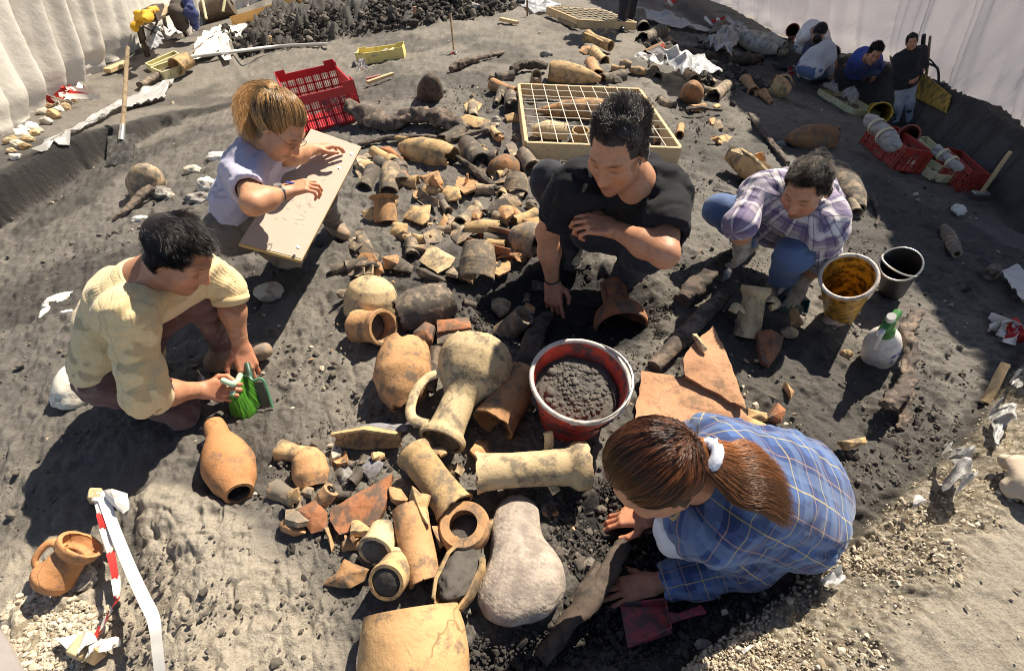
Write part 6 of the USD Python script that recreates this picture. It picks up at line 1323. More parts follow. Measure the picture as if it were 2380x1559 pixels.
# ---- drawing board, paper, pencils
def drawing_board():
    A, B, C = atd(555, 566, 2.16), atd(701, 606, 2.24), atd(840, 341, 2.68); D = A + C - B; n = nrm(np.cross(B - A, D - A)); n = n if n[2] > 0 else -n
    t = thing('drawing_board', 'large pale wooden drawing board held across the knees of the woman', 'drawing board', None, (A + C) / 2 - V(0, 0, ((A + C) / 2)[2] - gz(*((A + C) / 2)[:2])))
    c = (A + C) / 2; x = nrm(B - A); y = np.cross(n, x); Lx, Ly = np.linalg.norm(B - A), np.linalg.norm(D - A)
    P = [A, B, C, D]; lo = slab_mesh(P, .018, 0, 0, 3, 4)
    def quad(P, th, off):
        Q = np.array(P) + n * off; return trimesh.convex.convex_hull(np.vstack([Q, Q - n * th]))
    mesh('board', quad(P, .020, 0), plain('drawing_board_wood', (.46, .33, .15), .6, .3, .1, .2), t)
    sh = lambda k: [p + (c - p) * k for p in P]
    mesh('paper', quad([A * .995 + C * .005, B * .99 + D * .01, C * .995 + A * .005, D * .995 + B * .005], .001, .0025), plain('drawing_paper', (.42, .33, .265), .8, .2, .05, .1, 30), t)
    rng = np.random.default_rng(8); ink = []
    for k in range(46):
        a, b = rng.uniform(.25, .75), rng.uniform(.2, .85); p = A + (B - A) * a + (D - A) * b + n * .0034; q = p + (x * rng.normal() * .016 + (D - A) * rng.normal() * .02); m = (p + q) / 2 + x * rng.normal() * .006
        ink.append(tube([p, m, q], .0004, 4, 6))
    tag(mesh('pencil_lines', cat_(ink), plain('graphite', (.16, .13, .12), .6), t), kind='stuff')
    for (a, b) in ((.10, .12), (.85, .08), (.90, .90), (.82, .75)):
        p = A + (B - A) * a + (D - A) * b + n * .003; mesh('clip', tube([p, p + n * .004], .007, 12), SILVER, t)
    mesh('plastic_flap', slab_mesh([p - n * .024 for p in (A * .75 + B * .25, A * .1 + B * .9, B * .8 + C * .2)] + [at(700, 622, .12), at(640, 618, .10)], .002, .02, .01, 5, 5), plain('clear_plastic_flap', (.20, .17, .14), .4), t)
drawing_board()
def pen(label, a, b, mat, r=.0042):
    t = thing('pencil', label, 'pencil', None, (a + b) / 2); d = nrm(b - a)
    mesh('barrel', tube([a, b - d * .018], r, 8), mat, t); mesh('tip', tube([b - d * .018, b], [r, .0008], 8), PINE, t)
pen('blue pencil in the hand that draws on the board', atd(664, 424, 2.06), atd(722, 430, 2.15), plain('blue_pencil_paint', (.05, .07, .30), .35))
pen('pale grey pen in the hand at the top of the drawing board', atd(692, 344, 2.38), atd(748, 342, 2.47), plain('grey_pen_plastic', (.55, .62, .62), .35), .006)
# ---- planning frame with string grid
def plan_frame(label, c, near_l, near_r, far_r, far_l, htop, depth, nx, ny, wires=True, two=True):
    P = [at(*c(*p), htop) for p in (near_l, near_r, far_r, far_l)]
    # a true rectangle: keep the near edge, square up the rest
    x = P[1] - P[0]; yv = (P[3] - P[0] + P[2] - P[1]) / 2; lx = np.linalg.norm(x); x = x / lx; yv = yv - x * (yv @ x) * .0
    y = nrm(yv); ly = np.linalg.norm(yv); n = nrm(np.cross(x, y)); O = P[0]
    q = lambda a, b, z=0: O + x * a * lx + y * b * ly + n * z
    b0 = q(.5, .5); t = thing('planning_frame', label, 'frame', None, (b0[0], b0[1], gz(*b0[:2])))
    for a, b in ((q(0, 0), q(1, 0)), (q(1, .012), q(1, .988)), (q(1, 1), q(0, 1)), (q(0, .988), q(0, .012))):
        m = bar(a - n * depth / 2, b - n * depth / 2, .028, depth, n, .003); mesh('side_board', m, PINE, t, False)
    STR = plain('white_string', (.70, .64, .52), .8, .2)
    if wires:
        for k in range(1, nx): mesh('string', tube([q(k / nx, .0, .003), q(k / nx, 1, .003)], .0030, 6), STR, t)
        for k in range(1, ny): mesh('string', tube([q(0, k / ny, .001), q(1, k / ny, .001)], .0030, 6), STR, t)
    return t
plan_frame('pine planning frame with a string grid laid over the long amphora', cB, (1238, 948), (2272, 985), (2000, 588), (1178, 562), .155, .12, 10, 8)
plan_frame('second wooden planning frame lying far back at the edge of the shade', cB, (1585, 130), (1975, 150), (1740, 62), (1380, 45), .14, .10, 8, 6)
# ---- slatted crates
def crate(name, label, O, x, y, z, mat, slots=True, notch=True, nsl=16, cat='crate', th=.006):
    """O one bottom corner, x, y the two base edges, z the height vector"""
    t = thing(name, label, cat, None, O + (x + y) / 2); lx, ly, lz = (np.linalg.norm(v) for v in (x, y, z)); X, Y, Z = nrm(x), nrm(y), nrm(z)
    mesh('base', trimesh.convex.convex_hull(np.array([O + a * x + b * y + Z * c for a in (0, 1) for b in (0, 1) for c in (0, .008)])), mat, t)
    def wall(o, e, le, inward, nm, nslot):
        E = nrm(e); ms = []
        bb = lambda u0, u1, v0, v1, tk=th: trimesh.convex.convex_hull(np.array([o + E * u + Z * v + inward * w_ for u in (u0, u1) for v in (v0, v1) for w_ in (0, tk)]))
        if not slots: ms.append(bb(0, le, 0, lz * .94))
        else:
            ms += [bb(0, le, 0, lz * .09), bb(0, le, lz * .30, lz * .35), bb(0, le, lz * .55, lz * .60), bb(0, le, lz * .78, lz * .93)]
            w_ = le / nslot
            for k in range(nslot + 1):
                u = k * w_; ms.append(bb(max(0, u - w_ * .20), min(le, u + w_ * .20), lz * .09, lz * .78, th * .8))
            for k in range(0, nslot + 1, 4): ms.append(bb(max(0, k * w_ - w_ * .5), min(le, k * w_ + w_ * .5), lz * .05, lz * .8, th))
        ms.append(bb(0, le, lz * .93, lz, th * 2.2))
        if notch: ms += [bb(0, le * .17, lz, lz * 1.12), bb(le * .83, le, lz, lz * 1.12)]
        mesh(nm, cat_(ms), mat, t, False)
    wall(O, x, lx, Y, 'side_wall', nsl); wall(O + y, x, lx, -Y, 'side_wall', nsl); k = max(4, int(nsl * ly / lx)); wall(O, y, ly, X, 'end_wall', k); wall(O + x, y, ly, -X, 'end_wall', k)
    return t
def crate_px(name, label, c, p0, p1, p2, hgt, mat, **k):
    """p0-p1: the near bottom edge in pixels, p2: the far bottom corner beside p0"""
    a, b, d = (at(*c(*p), .0) for p in (p0, p1, p2)); x, y = b - a, d - a; y = y - nrm(x) * (y @ nrm(x)) * .85
    n = nrm(np.cross(x, y)); n = n if n[2] > 0 else -n
    return crate(name, label, a, x, y, n * hgt, mat, **k)
crate_px('crate', 'bright red slatted crate standing behind the drawing woman', cX, (2010, 910), (2440, 800), (1890, 730), .30, CRATE, nsl=28)
crate_px('crate', 'yellow plastic tray crate with broken front lying on the swept soil', cB, (112, 440), (425, 398), (105, 405), .12, YCRATE, slots=False)
# ------------------------------------------------------------------ the back of the dig: people, tools, crates, sheeting
cT, cU, cVV, cW = [(lambda ox: (lambda x, y: (ox + .2485 * x, .2485 * y)))(o) for o in (0, 542.3, 1084.6, 1626.9)]
def far_person(label, J, s, f, u, top, topcol, trous, hairm, hairst='short', skin=SKINC, cuffs=None, hands=None, hump=None, across=None, shoes=None, long=None, hl=.03):
    F = Fig(label, s, skin=skin, res=.62); F.J = dict(J); hips(F.J, across, s)
    if hump is not None: F.J['hump'] = hump
    F.start(); F.body(f, u, hairst, .2, hands, hairc=(.02, .014, .011))
    F.shirt(fabric('far_' + top[0], topcol), cuffs, .012, top[1], 21, .010, sleeve=.014, h=.010)
    F.trousers(trous, .012, 22, h=.011)
    for sd, toe in (shoes or {}).items(): F.shoe(sd, toe, BLACKP, SOLE)
    if long: F.tied_hair(hairm, V(0, -.10, -.02), 2500, 3, .015, .0022); F.tail(hairm, F.J['H'] + F.R @ V(0, -.10, -.02) * s, long, (.07, .07), 1200, 4, .0024)
    else: F.short_hair(hairm, 2600, hl, (.1, -.3, .5), 12, .4, .0028, .5)
    return F
def stander(foot_px, head_px, k=1.62):
    g = at(*foot_px, 0); t0 = (g - EYE) @ FWD; s = .8
    for _ in range(12):
        h_ = atd(*head_px, t0 - .60 * k * s); s = np.linalg.norm(h_ - g) / k
    up = nrm(h_ - g); r = nrm(RGT - up * up[0]); f = np.cross(up, r)       # f away from the camera
    return s, lambda a, b, z: g + s * (r * a - f * b + up * z), r, -f, up
def standing_man():
    s, q, r, f, up = stander((2093, 296), (2117, 100)); print('standing scale', s)
    J = dict(H=q(.0, .03, 1.63), N=q(0, 0, 1.45), SR=q(-.19, 0, 1.40), SL=q(.19, 0, 1.40), P=q(0, 0, .92), ER=q(-.25, .05, 1.13), WR=q(-.05, .20, .98), EL=q(.26, .04, 1.13), WL=q(.06, .20, .99),
             KR=q(-.10, .04, .50), AR=q(-.12, .0, .09), KL=q(.10, .05, .50), AL=q(.14, .02, .09))
    F = far_person('dark haired man in a black sweater and pale jeans standing on the right slope', J, s, f * .8 - r * .35 + up * .15, up, ('black_sweater_cloth', 'sweater'), (.022, .022, .026), fabric('pale_jeans_cloth', (.34, .36, .42), var=.2), HAIR_DARK, 'crop',
                   cuffs=dict(R=1.9, L=1.9), hands=dict(R=dict(d=r * .8 - up * .3, dorsal=f, side=-1, curl=(.5, .6, .6, .7, .7), s=s), L=dict(d=-r * .8 - up * .3, dorsal=f, side=1, curl=(.5, .6, .6, .7, .7), s=s)), across=-r, shoes=dict(R=q(-.16, .14, .04), L=q(.2, .14, .04)))
    BT = plain('rubber_boot', (.055, .06, .065), .5, .4, dirt=.3)
    for sd in 'RL':
        k, a = J['K' + sd], J['A' + sd]; mesh('boot_shaft', tube([a * .30 + k * .70, a * .6 + k * .4, a], [.064 * s, .060 * s, .052 * s], 16, 14, rough=.08, rf=20), BT, F.t)
standing_man()
R_ = lambda x, y, z: at(*cR(x, y), z)
def far_crowd():
    s = .80
    J = dict(P=R_(852, 455, .27), N=R_(965, 372, .42), H=R_(985, 380, .30), SR=R_(975, 395, .40), SL=R_(930, 345, .40), ER=R_(985, 470, .24), WR=R_(1000, 545, .12), EL=R_(990, 380, .22), WL=R_(1020, 420, .12),
             KR=R_(940, 500, .10), AR=R_(845, 515, .07), KL=R_(900, 440, .10), AL=R_(820, 480, .07))
    far_person('person in a grey sweater and jeans kneeling and reaching into a cream tray', J, s, V(.5, .3, -.8), V(.6, .2, .6), ('grey_sweater_cloth', 'sweater'), (.42, .42, .45), JEANS, HAIR_DARK, cuffs=dict(R=1.55, L=1.7),
               hands=dict(R=dict(d=R_(1022, 600, .03) - J['WR'], dorsal=V(.3, -.5, .8), side=-1, s=s), L=dict(d=V(.3, -.1, -.5), dorsal=V(.2, -.2, .9), side=1, s=s)), across=V(.3, -1, 0), hump=V(0, .02, .08))
    J = dict(P=R_(835, 300, .30), N=R_(880, 215, .55), H=R_(910, 225, .56), SR=R_(840, 235, .50), SL=R_(945, 240, .50), ER=R_(815, 280, .33), WR=R_(825, 320, .18), EL=R_(965, 280, .34), WL=R_(970, 310, .2), KR=R_(850, 320, .34), AR=R_(860, 345, .06), KL=R_(920, 320, .34), AL=R_(930, 350, .06))
    far_person('person with long dark hair in a white shirt crouching before the curtain', J, s, V(-.1, -.7, -.7), V(0, -.5, .8), ('white_shirt_cloth', 'shirt'), (.62, .60, .60), JEANS, HAIR_BLACK, 'long', cuffs=dict(R=1.2, L=1.2), across=V(-1, 0, 0), hump=V(0, .1, .06),
               hands=dict(R=dict(d=V(.1, -.2, -.5), dorsal=V(0, -.7, .3), side=-1, s=s), L=dict(d=V(-.1, -.2, -.5), dorsal=V(0, -.7, .3), side=1, s=s)), long=[R_(900, 260, .52), R_(915, 300, .42), R_(925, 335, .34)])
    J = dict(P=R_(1185, 465, .22), N=R_(1235, 392, .50), H=R_(1280, 362, .58), SR=R_(1200, 400, .46), SL=R_(1292, 405, .48), ER=R_(1170, 450, .30), WR=R_(1205, 468, .22), EL=R_(1310, 450, .30), WL=R_(1290, 475, .25), KR=R_(1215, 465, .32), AR=R_(1230, 500, .05), KL=R_(1285, 470, .32), AL=R_(1290, 500, .05))
    far_person('bearded man in a blue jacket crouching on the right hand bank', J, s, V(-.2, -.85, -.35), V(0, -.3, .9), ('blue_jacket_cloth', 'jacket'), (.06, .085, .30), JEANS, HAIR_BLACK, 'crop', cuffs=dict(R=1.85, L=1.85), across=V(-1, 0, 0), hump=V(-.03, .05, .04),
               hands=dict(R=dict(d=V(.1, -.3, -.4), dorsal=V(0, -.6, .6), side=-1, s=s), L=dict(d=V(-.1, -.3, -.4), dorsal=V(0, -.6, .6), side=1, s=s)))
    s2 = 1.05; g = at(1446, 72, 0); q = lambda a, b, z: g + s2 * V(a, b, z)
    J = dict(P=q(.05, .05, .92), N=q(.05, .02, 1.45), H=q(.05, -.02, 1.63), SR=q(-.14, 0, 1.4), SL=q(.24, 0, 1.4), ER=q(-.2, 0, 1.12), WR=q(-.2, -.1, .88), EL=q(.3, 0, 1.12), WL=q(.3, -.1, .88), KR=q(-.03, 0, .50), AR=q(-.02, .0, .09), KL=q(.17, .25, .52), AL=q(.17, .40, .09))
    far_person('person in dark trousers standing beside the far wooden frame, seen from the knees down', J, s2, V(0, -.9, -.3), ZUP, ('dark_jacket_cloth', 'jacket'), (.03, .03, .035), DARKT, HAIR_DARK, cuffs=dict(R=1.9, L=1.9), across=V(-1, 0, 0), shoes=dict(R=q(-.03, -.16, .04), L=q(.17, .24, .04)))
far_crowd()
# ---- sheeting and cloths
def film(name, col, a=.62, rough=.25):
    n = {'g': ('geometry', {}), 'nz': ('noise_texture', dict(scale=22.0, detail=5.0, roughness=.65)), 'b': ('bump', dict(strength=.6, distance=.02)), 'p': ('principled_bsdf', dict(base_color=col, roughness=rough, specular_ior_level=.6)), 'tr': ('translucent_bsdf', dict(color=col)), 't': ('transparent_bsdf', {}), 'm0': ('mix_closure', dict(fac=.3)), 'm': ('mix_closure', dict(fac=a))}
    return M(name, n, [('g.position', 'nz.vector'), ('nz.fac', 'b.height'), ('b.normal', 'p.normal'), ('p.BSDF', 'm0.closure1'), ('tr.BSDF', 'm0.closure2'), ('t.BSDF', 'm.closure1'), ('m0.closure', 'm.closure2')], 'm.closure')
PLASTIC = film('clear_plastic_film', (.55, .55, .56), .72); PLASTICL = film('white_plastic_film', (.52, .50, .48), .85); CLOTHW = plain('white_cloth', (.52, .48, .43), .85, .2, .08, .3, 60, .12, (.3, .25, .2))
def sheet(name, label, cat, c, pts, mat, h=.03, amp=.05, seed=0, freq=7.0, peak=0.0, parent=None):
    P = np.array([P3(c, p, h) for p in pts]); N = 72; per = np.linalg.norm(np.roll(P, -1, 0) - P, axis=1); e = []
    for i in range(len(P)):
        k = max(2, int(round(N * per[i] / per.sum()))); e.append(P[i] + (P[(i + 1) % len(P)] - P[i]) * (np.arange(k) / k)[:, None])
    E = np.vstack(e); ctr = E.mean(0); N = len(E); rings = 16; E = E + (E - ctr) * ((meshkit.fbm(E * 9 + seed, 3, seed) - .5) * .35)[:, None]; rows = []
    sz = np.sqrt(per.sum())
    for k in range(rings):
        f = 1 - k / (rings - 1) * .98; q = ctr + (E - ctr) * f; g = G(q[:, 0], q[:, 1])
        zz = h + peak * (1 - f) + amp * (2 * np.abs(meshkit.fbm(q * freq + seed * 3, 3, seed) - .5) * 2.2)
        q = q.copy(); q[:, 2] = np.maximum(g + .008, .5 * (g + h) + .5 * q[:, 2]) + zz - h * .6; q[:, :2] += (meshkit.fbm(q * freq * 1.3, 2, seed + 4) - .5)[:, None] * amp; rows.append(q)
    T = np.vstack(rows); f = grid_faces(rings, N, True); m = trimesh.Trimesh(np.vstack([T, T - V(0, 0, .003)]), np.vstack([f, f[:, ::-1] + len(T)]), process=False)
    if parent is not None: return mesh(name, m, mat, parent, smooth=True)
    return one(name, m, mat, label, cat, smooth=True)
sheet('plastic_sheet', 'grey clear plastic sheet spread over pots behind the wire grid frame', 'plastic sheet', cR, [(-145, 180 + 240), (-250, 395), (-110, 410), (20, 400), (130, 430), (262, 530), (150, 530), (-20, 545)], PLASTIC, .12, .07, 1, 5, .06)
sheet('plastic_strip', 'rolled cream edge strip of the clear plastic sheet', 'plastic sheet', cB, [(1955, 392), (2130, 415), (2200, 450), (2160, 480), (2060, 440), (1955, 405)], PLASTICL, .10, .04, 2, 9)
sheet('plastic_sheet', 'crumpled white plastic heaped over pots far right', 'plastic sheet', cR, [(140, 310), (200, 280), (260, 200), (330, 190), (375, 230), (370, 310), (300, 370), (330, 400), (220, 370)], PLASTICL, .08, .10, 3, 7, .10)
sheet('plastic_sheet', 'long twisted strip of white plastic pointing at the far curtain', 'plastic sheet', cR, [(270, 115), (310, 130), (420, 200), (440, 230), (380, 225), (300, 160)], PLASTICL, .05, .05, 4, 9)
vessel('amphora', 'pale amphora lying under dusty plastic in the far right shade', cR, (380, 245, .12), (650, 335, .10), [(0, 40), (.3, 62), (.7, 60), (1, 30)], STONE, seed=141)
vessel('amphora', 'second pale amphora behind the dusty one in the far right shade', cR, (520, 235, .14), (680, 300, .12), [(0, 20), (.4, 40), (1, 24)], STONE, seed=142)
rock('rounded brown boulder beside the pale amphora in the shade', cR, (672, 355), 38, 32, 30, DUSTY, 143)
sheet('plastic_sheet', 'white wet plastic sheeting lying along the dark rubble at the top', 'plastic sheet', cVV, [(470, 30), (700, 20), (900, 60), (760, 130), (640, 140), (560, 90)], PLASTIC, .02, .05, 5, 5)
sheet('plastic_sheet', 'silvery plastic sheeting right of the dark trousered legs', 'plastic sheet', cVV, [(1540, 60), (1700, 110), (1850, 150), (2100, 240), (2300, 300), (2280, 320), (2000, 280), (1700, 210), (1560, 150)], PLASTIC, .03, .06, 6, 5)
sheet('plastic_sheet', 'tattered white cloth lying on the bank between pole and board', 'cloth', cT, [(1790, 520), (1900, 440), (1990, 360), (2080, 260), (2300, 230), (2350, 260), (2200, 400), (2150, 460), (2170, 590), (2110, 590), (2060, 510), (1930, 510), (1800, 570)], CLOTHW, .03, .05, 7, 6)
sheet('plastic_sheet', 'long strip of clear plastic along the cut edge of the left terrace', 'plastic sheet', cT, [(330, 1430), (600, 1260), (830, 1130), (1100, 1000), (1300, 880), (1620, 765), (1560, 920), (1300, 940), (1080, 1060), (860, 1170), (640, 1300), (450, 1440)], PLASTICL, .02, .05, 8, 6)
sheet('plastic_sheet', 'white cloth scrap with torn ends at the far right edge of the slope', 'cloth', cZ, [(2100, 365), (2190, 365), (2300, 440), (2300, 600), (2240, 600), (2180, 510), (2200, 500), (2130, 400)], CLOTHW, .03, .04, 9, 6)
sheet('plastic_scrap', 'crumpled white plastic scrap half buried in the gravel bank on the right', 'plastic scrap', cZ, [(2000, 1320), (2080, 1330), (2110, 1270), (2200, 1290), (2190, 1400), (2120, 1420), (2090, 1520), (2030, 1440)], PLASTICL, .05, .08, 10, 12, .03)
sheet('plastic_scrap', 'white plastic shred standing up out of the gravel bank', 'plastic scrap', cQ, [(1690, 240), (1715, 90), (1760, 180), (1850, 220), (1870, 330), (1770, 440), (1690, 360)], PLASTICL, .06, .09, 11, 12, .05)
sheet('plastic_scrap', 'small pointed white plastic shred lower on the gravel bank', 'plastic scrap', cQ, [(1500, 420), (1540, 450), (1580, 500), (1480, 520)], PLASTICL, .04, .05, 12, 12)
sheet('plastic_scrap', 'thin white plastic curl at the top of the gravel bank', 'plastic scrap', cZ, [(2140, 1110), (2200, 1090), (2200, 1190), (2170, 1200)], PLASTICL, .05, .06, 13, 12)
sheet('plastic_scrap', 'grey plastic shred low on the gravel bank near the shirt hem', 'plastic scrap', cQ, [(900, 960), (1000, 900), (1080, 950), (1000, 1010), (920, 1020)], PLASTIC, .04, .05, 14, 12)
sheet('plastic_scrap', 'tiny white plastic shred at the bottom of the gravel bank', 'plastic scrap', cQ, [(370, 1450), (440, 1400), (460, 1410), (390, 1470)], PLASTICL, .03, .03, 15, 12)
def soft_bag(name, label, c, cs, r, mat, cat):
    P = [at(*c(x, y), z) for x, y, z in cs]; s = mpp(P[0]) * pxr_(c); L = [(P[k], P[k + 1], r * s, r * s * .8) for k in range(len(P) - 1)]; lo, hi = bounds(L, .05)
    one(name, relax(nets(lambda p: cones_sd(p, L, .06) + .022 * folds(p, 11, 4) + .02 * (meshkit.fbm(p * 9, 2, 3) - .5), lo, hi, .008), 1), mat, label, cat, smooth=True)
soft_bag('canvas_bag', 'beige canvas bag cut by the right edge on the pale bank', cQ, [(2240, 170, .06), (2290, 340, .05), (2400, 260, .07)], 95, plain('beige_canvas', (.42, .34, .26), .9, .1, .1, .4, 90), 'bag')
soft_bag('cloth_bundle', 'mauve grey cloth bundle at the bottom edge on the pale bank', cQ, [(1860, 1590, .03), (1900, 1600, .03)], 62, plain('mauve_cloth', (.24, .19, .22), .9, .1), 'cloth bundle')

# ---- right hand slope: crates, trays, buckets, tools
def bundle(name, label, c, pts, h, seed, peak=.08): sheet(name, label, 'plastic bag', c, pts, PLASTICL, h, .05, seed, 9, peak)
crate_px('crate', 'larger dark red slatted crate packed with wrapped finds on the right slope', cR, (1175, 955), (1400, 1140), (1232, 895), .20, DCRATE, nsl=12, notch=False)
crate_px('crate', 'smaller dark red slatted crate packed with wrapped finds further down the right slope', cR, (1655, 1110), (1825, 1285), (1695, 1065), .19, DCRATE, nsl=10, notch=False)
def bag_px(label, c, a, b, r, ha, hb, seed):
    A, B = at(*c(*a), ha), at(*c(*b), hb); s = mpp(A) * pxr_(c); t = thing('wrapped_find', label, 'wrapped find', None, (A + B) / 2 - V(0, 0, .1))
    m = nets(lambda p: sd_cone(p, A, B, r[0] * s, r[1] * s) + .022 * folds(p, 16, seed) + .03 * (meshkit.fbm(p * 12, 2, seed) - .5), np.minimum(A, B) - .2, np.maximum(A, B) + .2, .011)
    mesh('plastic_wrap', m, PLASTICL, t, smooth=True)
    for f in (.3, .7):
        d, u, w = frame_of(B - A); c_ = A + (B - A) * f; rr = (r[0] * (1 - f) + r[1] * f) * s + .006
        mesh('tape_band', shell(c_ - d * .012, c_ + d * .012, [(0, rr), (1, rr)], wall=.004, ns=3, nt=28, dent=.04, seed=seed), plain('masking_tape', (.60, .52, .33), .7), t)
bag_px('long find wrapped in plastic and taped, sticking out of the larger red crate', cR, (1255, 800), (1400, 960), (46, 56), .30, .24, 3)
bag_px('find wrapped in plastic and taped, sticking out of the smaller red crate', cR, (1700, 1000), (1840, 1120), (36, 36), .26, .22, 4)
crate_px('tray', 'cream tray with wrapped finds beside the kneeling grey sweater', cR, (890, 630), (1120, 770), (945, 588), .07, CREAMP, slots=False, notch=False, cat='tray')
sheet('plastic_bag', 'crumpled clear bag lying in the cream tray', 'plastic bag', cR, [(1050, 650), (1110, 630), (1160, 690), (1110, 720), (1060, 690)], PLASTICL, .09, .07, 21, 12, .04)
sheet('find_bag', 'dark bag of finds under the reaching hand in the cream tray', 'plastic bag', cR, [(930, 590), (990, 575), (1040, 640), (1000, 650), (950, 615)], PLASTIC, .08, .05, 22, 12)
crate_px('tray', 'cream tray between the two dark red crates', cR, (1490, 1100), (1660, 1215), (1530, 1045), .07, CREAMP, slots=False, notch=False, cat='tray')
crate_px('tray', 'cream tray standing right of the brick red bucket', cR, (1545, 960), (1640, 1050), (1590, 930), .07, CREAMP, slots=False, notch=False, cat='tray')
bucket('bucket', 'brick red bucket tilted beside the cream tray on the right slope', cR, (1515, 900), (1495, 965), 58, BRICKR, .20, rimat=BRICKR)
bucket('bucket', 'brick red bucket standing between grey sweater and blue jacket', cR, (1130, 430), (1120, 490), 42, BRICKR, .20, rimat=BRICKR)
bucket('bucket', 'small brick red bucket standing at the foot of the far curtain', cR, (735, 205), (735, 250), 38, BRICKR, .22, rimat=BRICKR)
bucket('bucket', 'yellow bucket lying tipped behind the larger red crate', cR, (1320, 760), (1275, 730), 66, YELB, .12, rimat=YELB, handle=(30, 4))
def wheelbarrow():
    c = lambda x, y, z: at(*cR(x, y), z); t = thing('wheelbarrow', 'yellow wheelbarrow tipped up against the right hand curtain', 'wheelbarrow', None, c(1680, 740, 0))
    YP = plain('yellow_barrow_paint', (.42, .25, .035), .55, .4, .15, .2, 50, .45, (.10, .07, .03), 10)
    P = [c(1530, 640, .02), c(1765, 760, .02), c(1795, 640, .16), c(1600, 480, .30)]; mesh('tray', slab_mesh(P, .02, .0, .006, 3, 6), YP, t, 30)
    mesh('tray_side', slab_mesh([c(1400, 440, .26), c(1385, 370, .34), c(1440, 410, .34), c(1460, 480, .25)], .012, 0, .004, 4, 4), YP, t, 30)
    mesh('leg', tube([c(1600, 500, .32), c(1598, 600, .12)], .018, 8), YP, t)
    mesh('frame', tube([c(1610, 420, .42), c(1700, 455, .38), c(1710, 560, .20)], .012, 8, 16), BLACKP, t)
    mesh('hopper', tube([c(1610, 420, .42), c(1645, 395, .5), c(1690, 440, .42)], .008, 8), BLACKP, t)
wheelbarrow()
def pole_tool(name, label, cat, foot, head, r, mat, blade=None):
    A, B = foot, head; t = thing(name, label, cat, None, (A[0], A[1], gz(A[0], A[1]))); mesh('shaft', tube([A, A * .66 + B * .34 + V(.004, 0, 0), A * .3 + B * .7, B], [r * 1.1, r, r, r * .9], 10, 16), mat, t)
    if blade == 'shovel':
        d, u, w = frame_of(A - B, -FWD); w = nrm(RGT - d * d[0]); n = np.cross(w, d); top = A - d * .02
        P = [top - w * .13, top + w * .13, top + w * .125 + d * .30, top - w * .125 + d * .30]; mesh('blade', slab_mesh(P, .006, .012, .004, 4, 8, up=-FWD), plain('shovel_blade_steel', (.13, .125, .12), .5, .4, .3, .3, 40, .5, (.05, .045, .04), 14), t, 30)
        mesh('socket', tube([top - d * .10, top + d * .06], [.022, .028], 10), SILVER, t)
    if blade == 'hoe':
        d = nrm(A - B); w = RGT; mesh('blade', cat_([bar(A - w * .07 - d * .02, A + w * .07 - d * .01, .05, .02, d, .004)]), SILVER, t)
    return t
foot = atd(281, 314, 5.05); top = atd(297, 112, 5.35)
print('shovel foot h', foot[2] - gz(*foot[:2]))
g0 = at(285, 356, 0); t0 = (g0 - EYE) @ FWD; foot = atd(283, 318, t0 * .945); top = atd(297, 110, t0 * .985)
pole_tool('shovel', 'square bladed shovel standing upright against the left terrace wall', 'shovel', foot, top, .019, OLDW, 'shovel')
pole_tool('pick', 'pale wooden handled pick standing at the right edge of the slope', 'pick', at(*cR(1985, 1300), .05), atd(*cR(2190, 1015), ((at(*cR(1985, 1300), .05) - EYE) @ FWD) * .93), .016, PINE, 'hoe')
g1 = at(*cR(1590, 520), 0); tt1 = (g1 - EYE) @ FWD
pole_tool('tool_handle', 'dark tool handle leaning behind the standing man', 'tool', g1, atd(*cR(1612, 235), tt1 * .93), .022, BLACKP)
pole_tool('tool_handle', 'brown tool handle leaning right of the dark one behind the standing man', 'tool', g1 + V(.06, 0, 0), atd(*cR(1655, 245), tt1 * .93), .014, OLDW)
pole_tool('wooden_stake', 'short split wooden stake at the top of the gravel bank on the right', 'stake', at(*cZ(2020, 1240), .0), at(*cZ(2160, 980), .16), .018, PINE)
# ---- left side: terrace crates, pole, table, barrel, stones
def flat_crates():
    crate_px('crate', 'cream crate with a handle slot on the left terrace', cT, (1550, 770), (1740, 700), (1500, 700), .12, CREAMP, slots=False, notch=False)
    crate_px('crate', 'second cream crate behind the clay pipe on the left terrace', cT, (1430, 680), (1700, 560), (1500, 600), .08, CREAMP, slots=False, notch=False)
    vessel('amphora_neck', 'clay pipe like neck resting between the two cream crates', cT, (1640, 625, .13), (1760, 560, .13), [(0, 52), (.1, 54), (.2, 46), (1, 48)], BUFF, seed=151)
    log('clay_pipe', 'dark round clay pipe lying left of the cream crates', cT, [(1310, 800, .05), (1430, 730, .06), (1590, 650, .08)], [26, 28, 22], MUDDY, 152, cat='pipe', rough=.05)
flat_crates()
t = thing('pole', 'long thin pale grey plastic pipe lying across the swept soil', 'pole', None, at(600, 118, 0)); mesh('shaft', tube([at(444, 134, .06), at(530, 122, .06), at(650, 108, .06), at(762, 103, .05)], .022, 12, 30), plain('grey_pipe_plastic', (.48, .46, .43), .5), t)
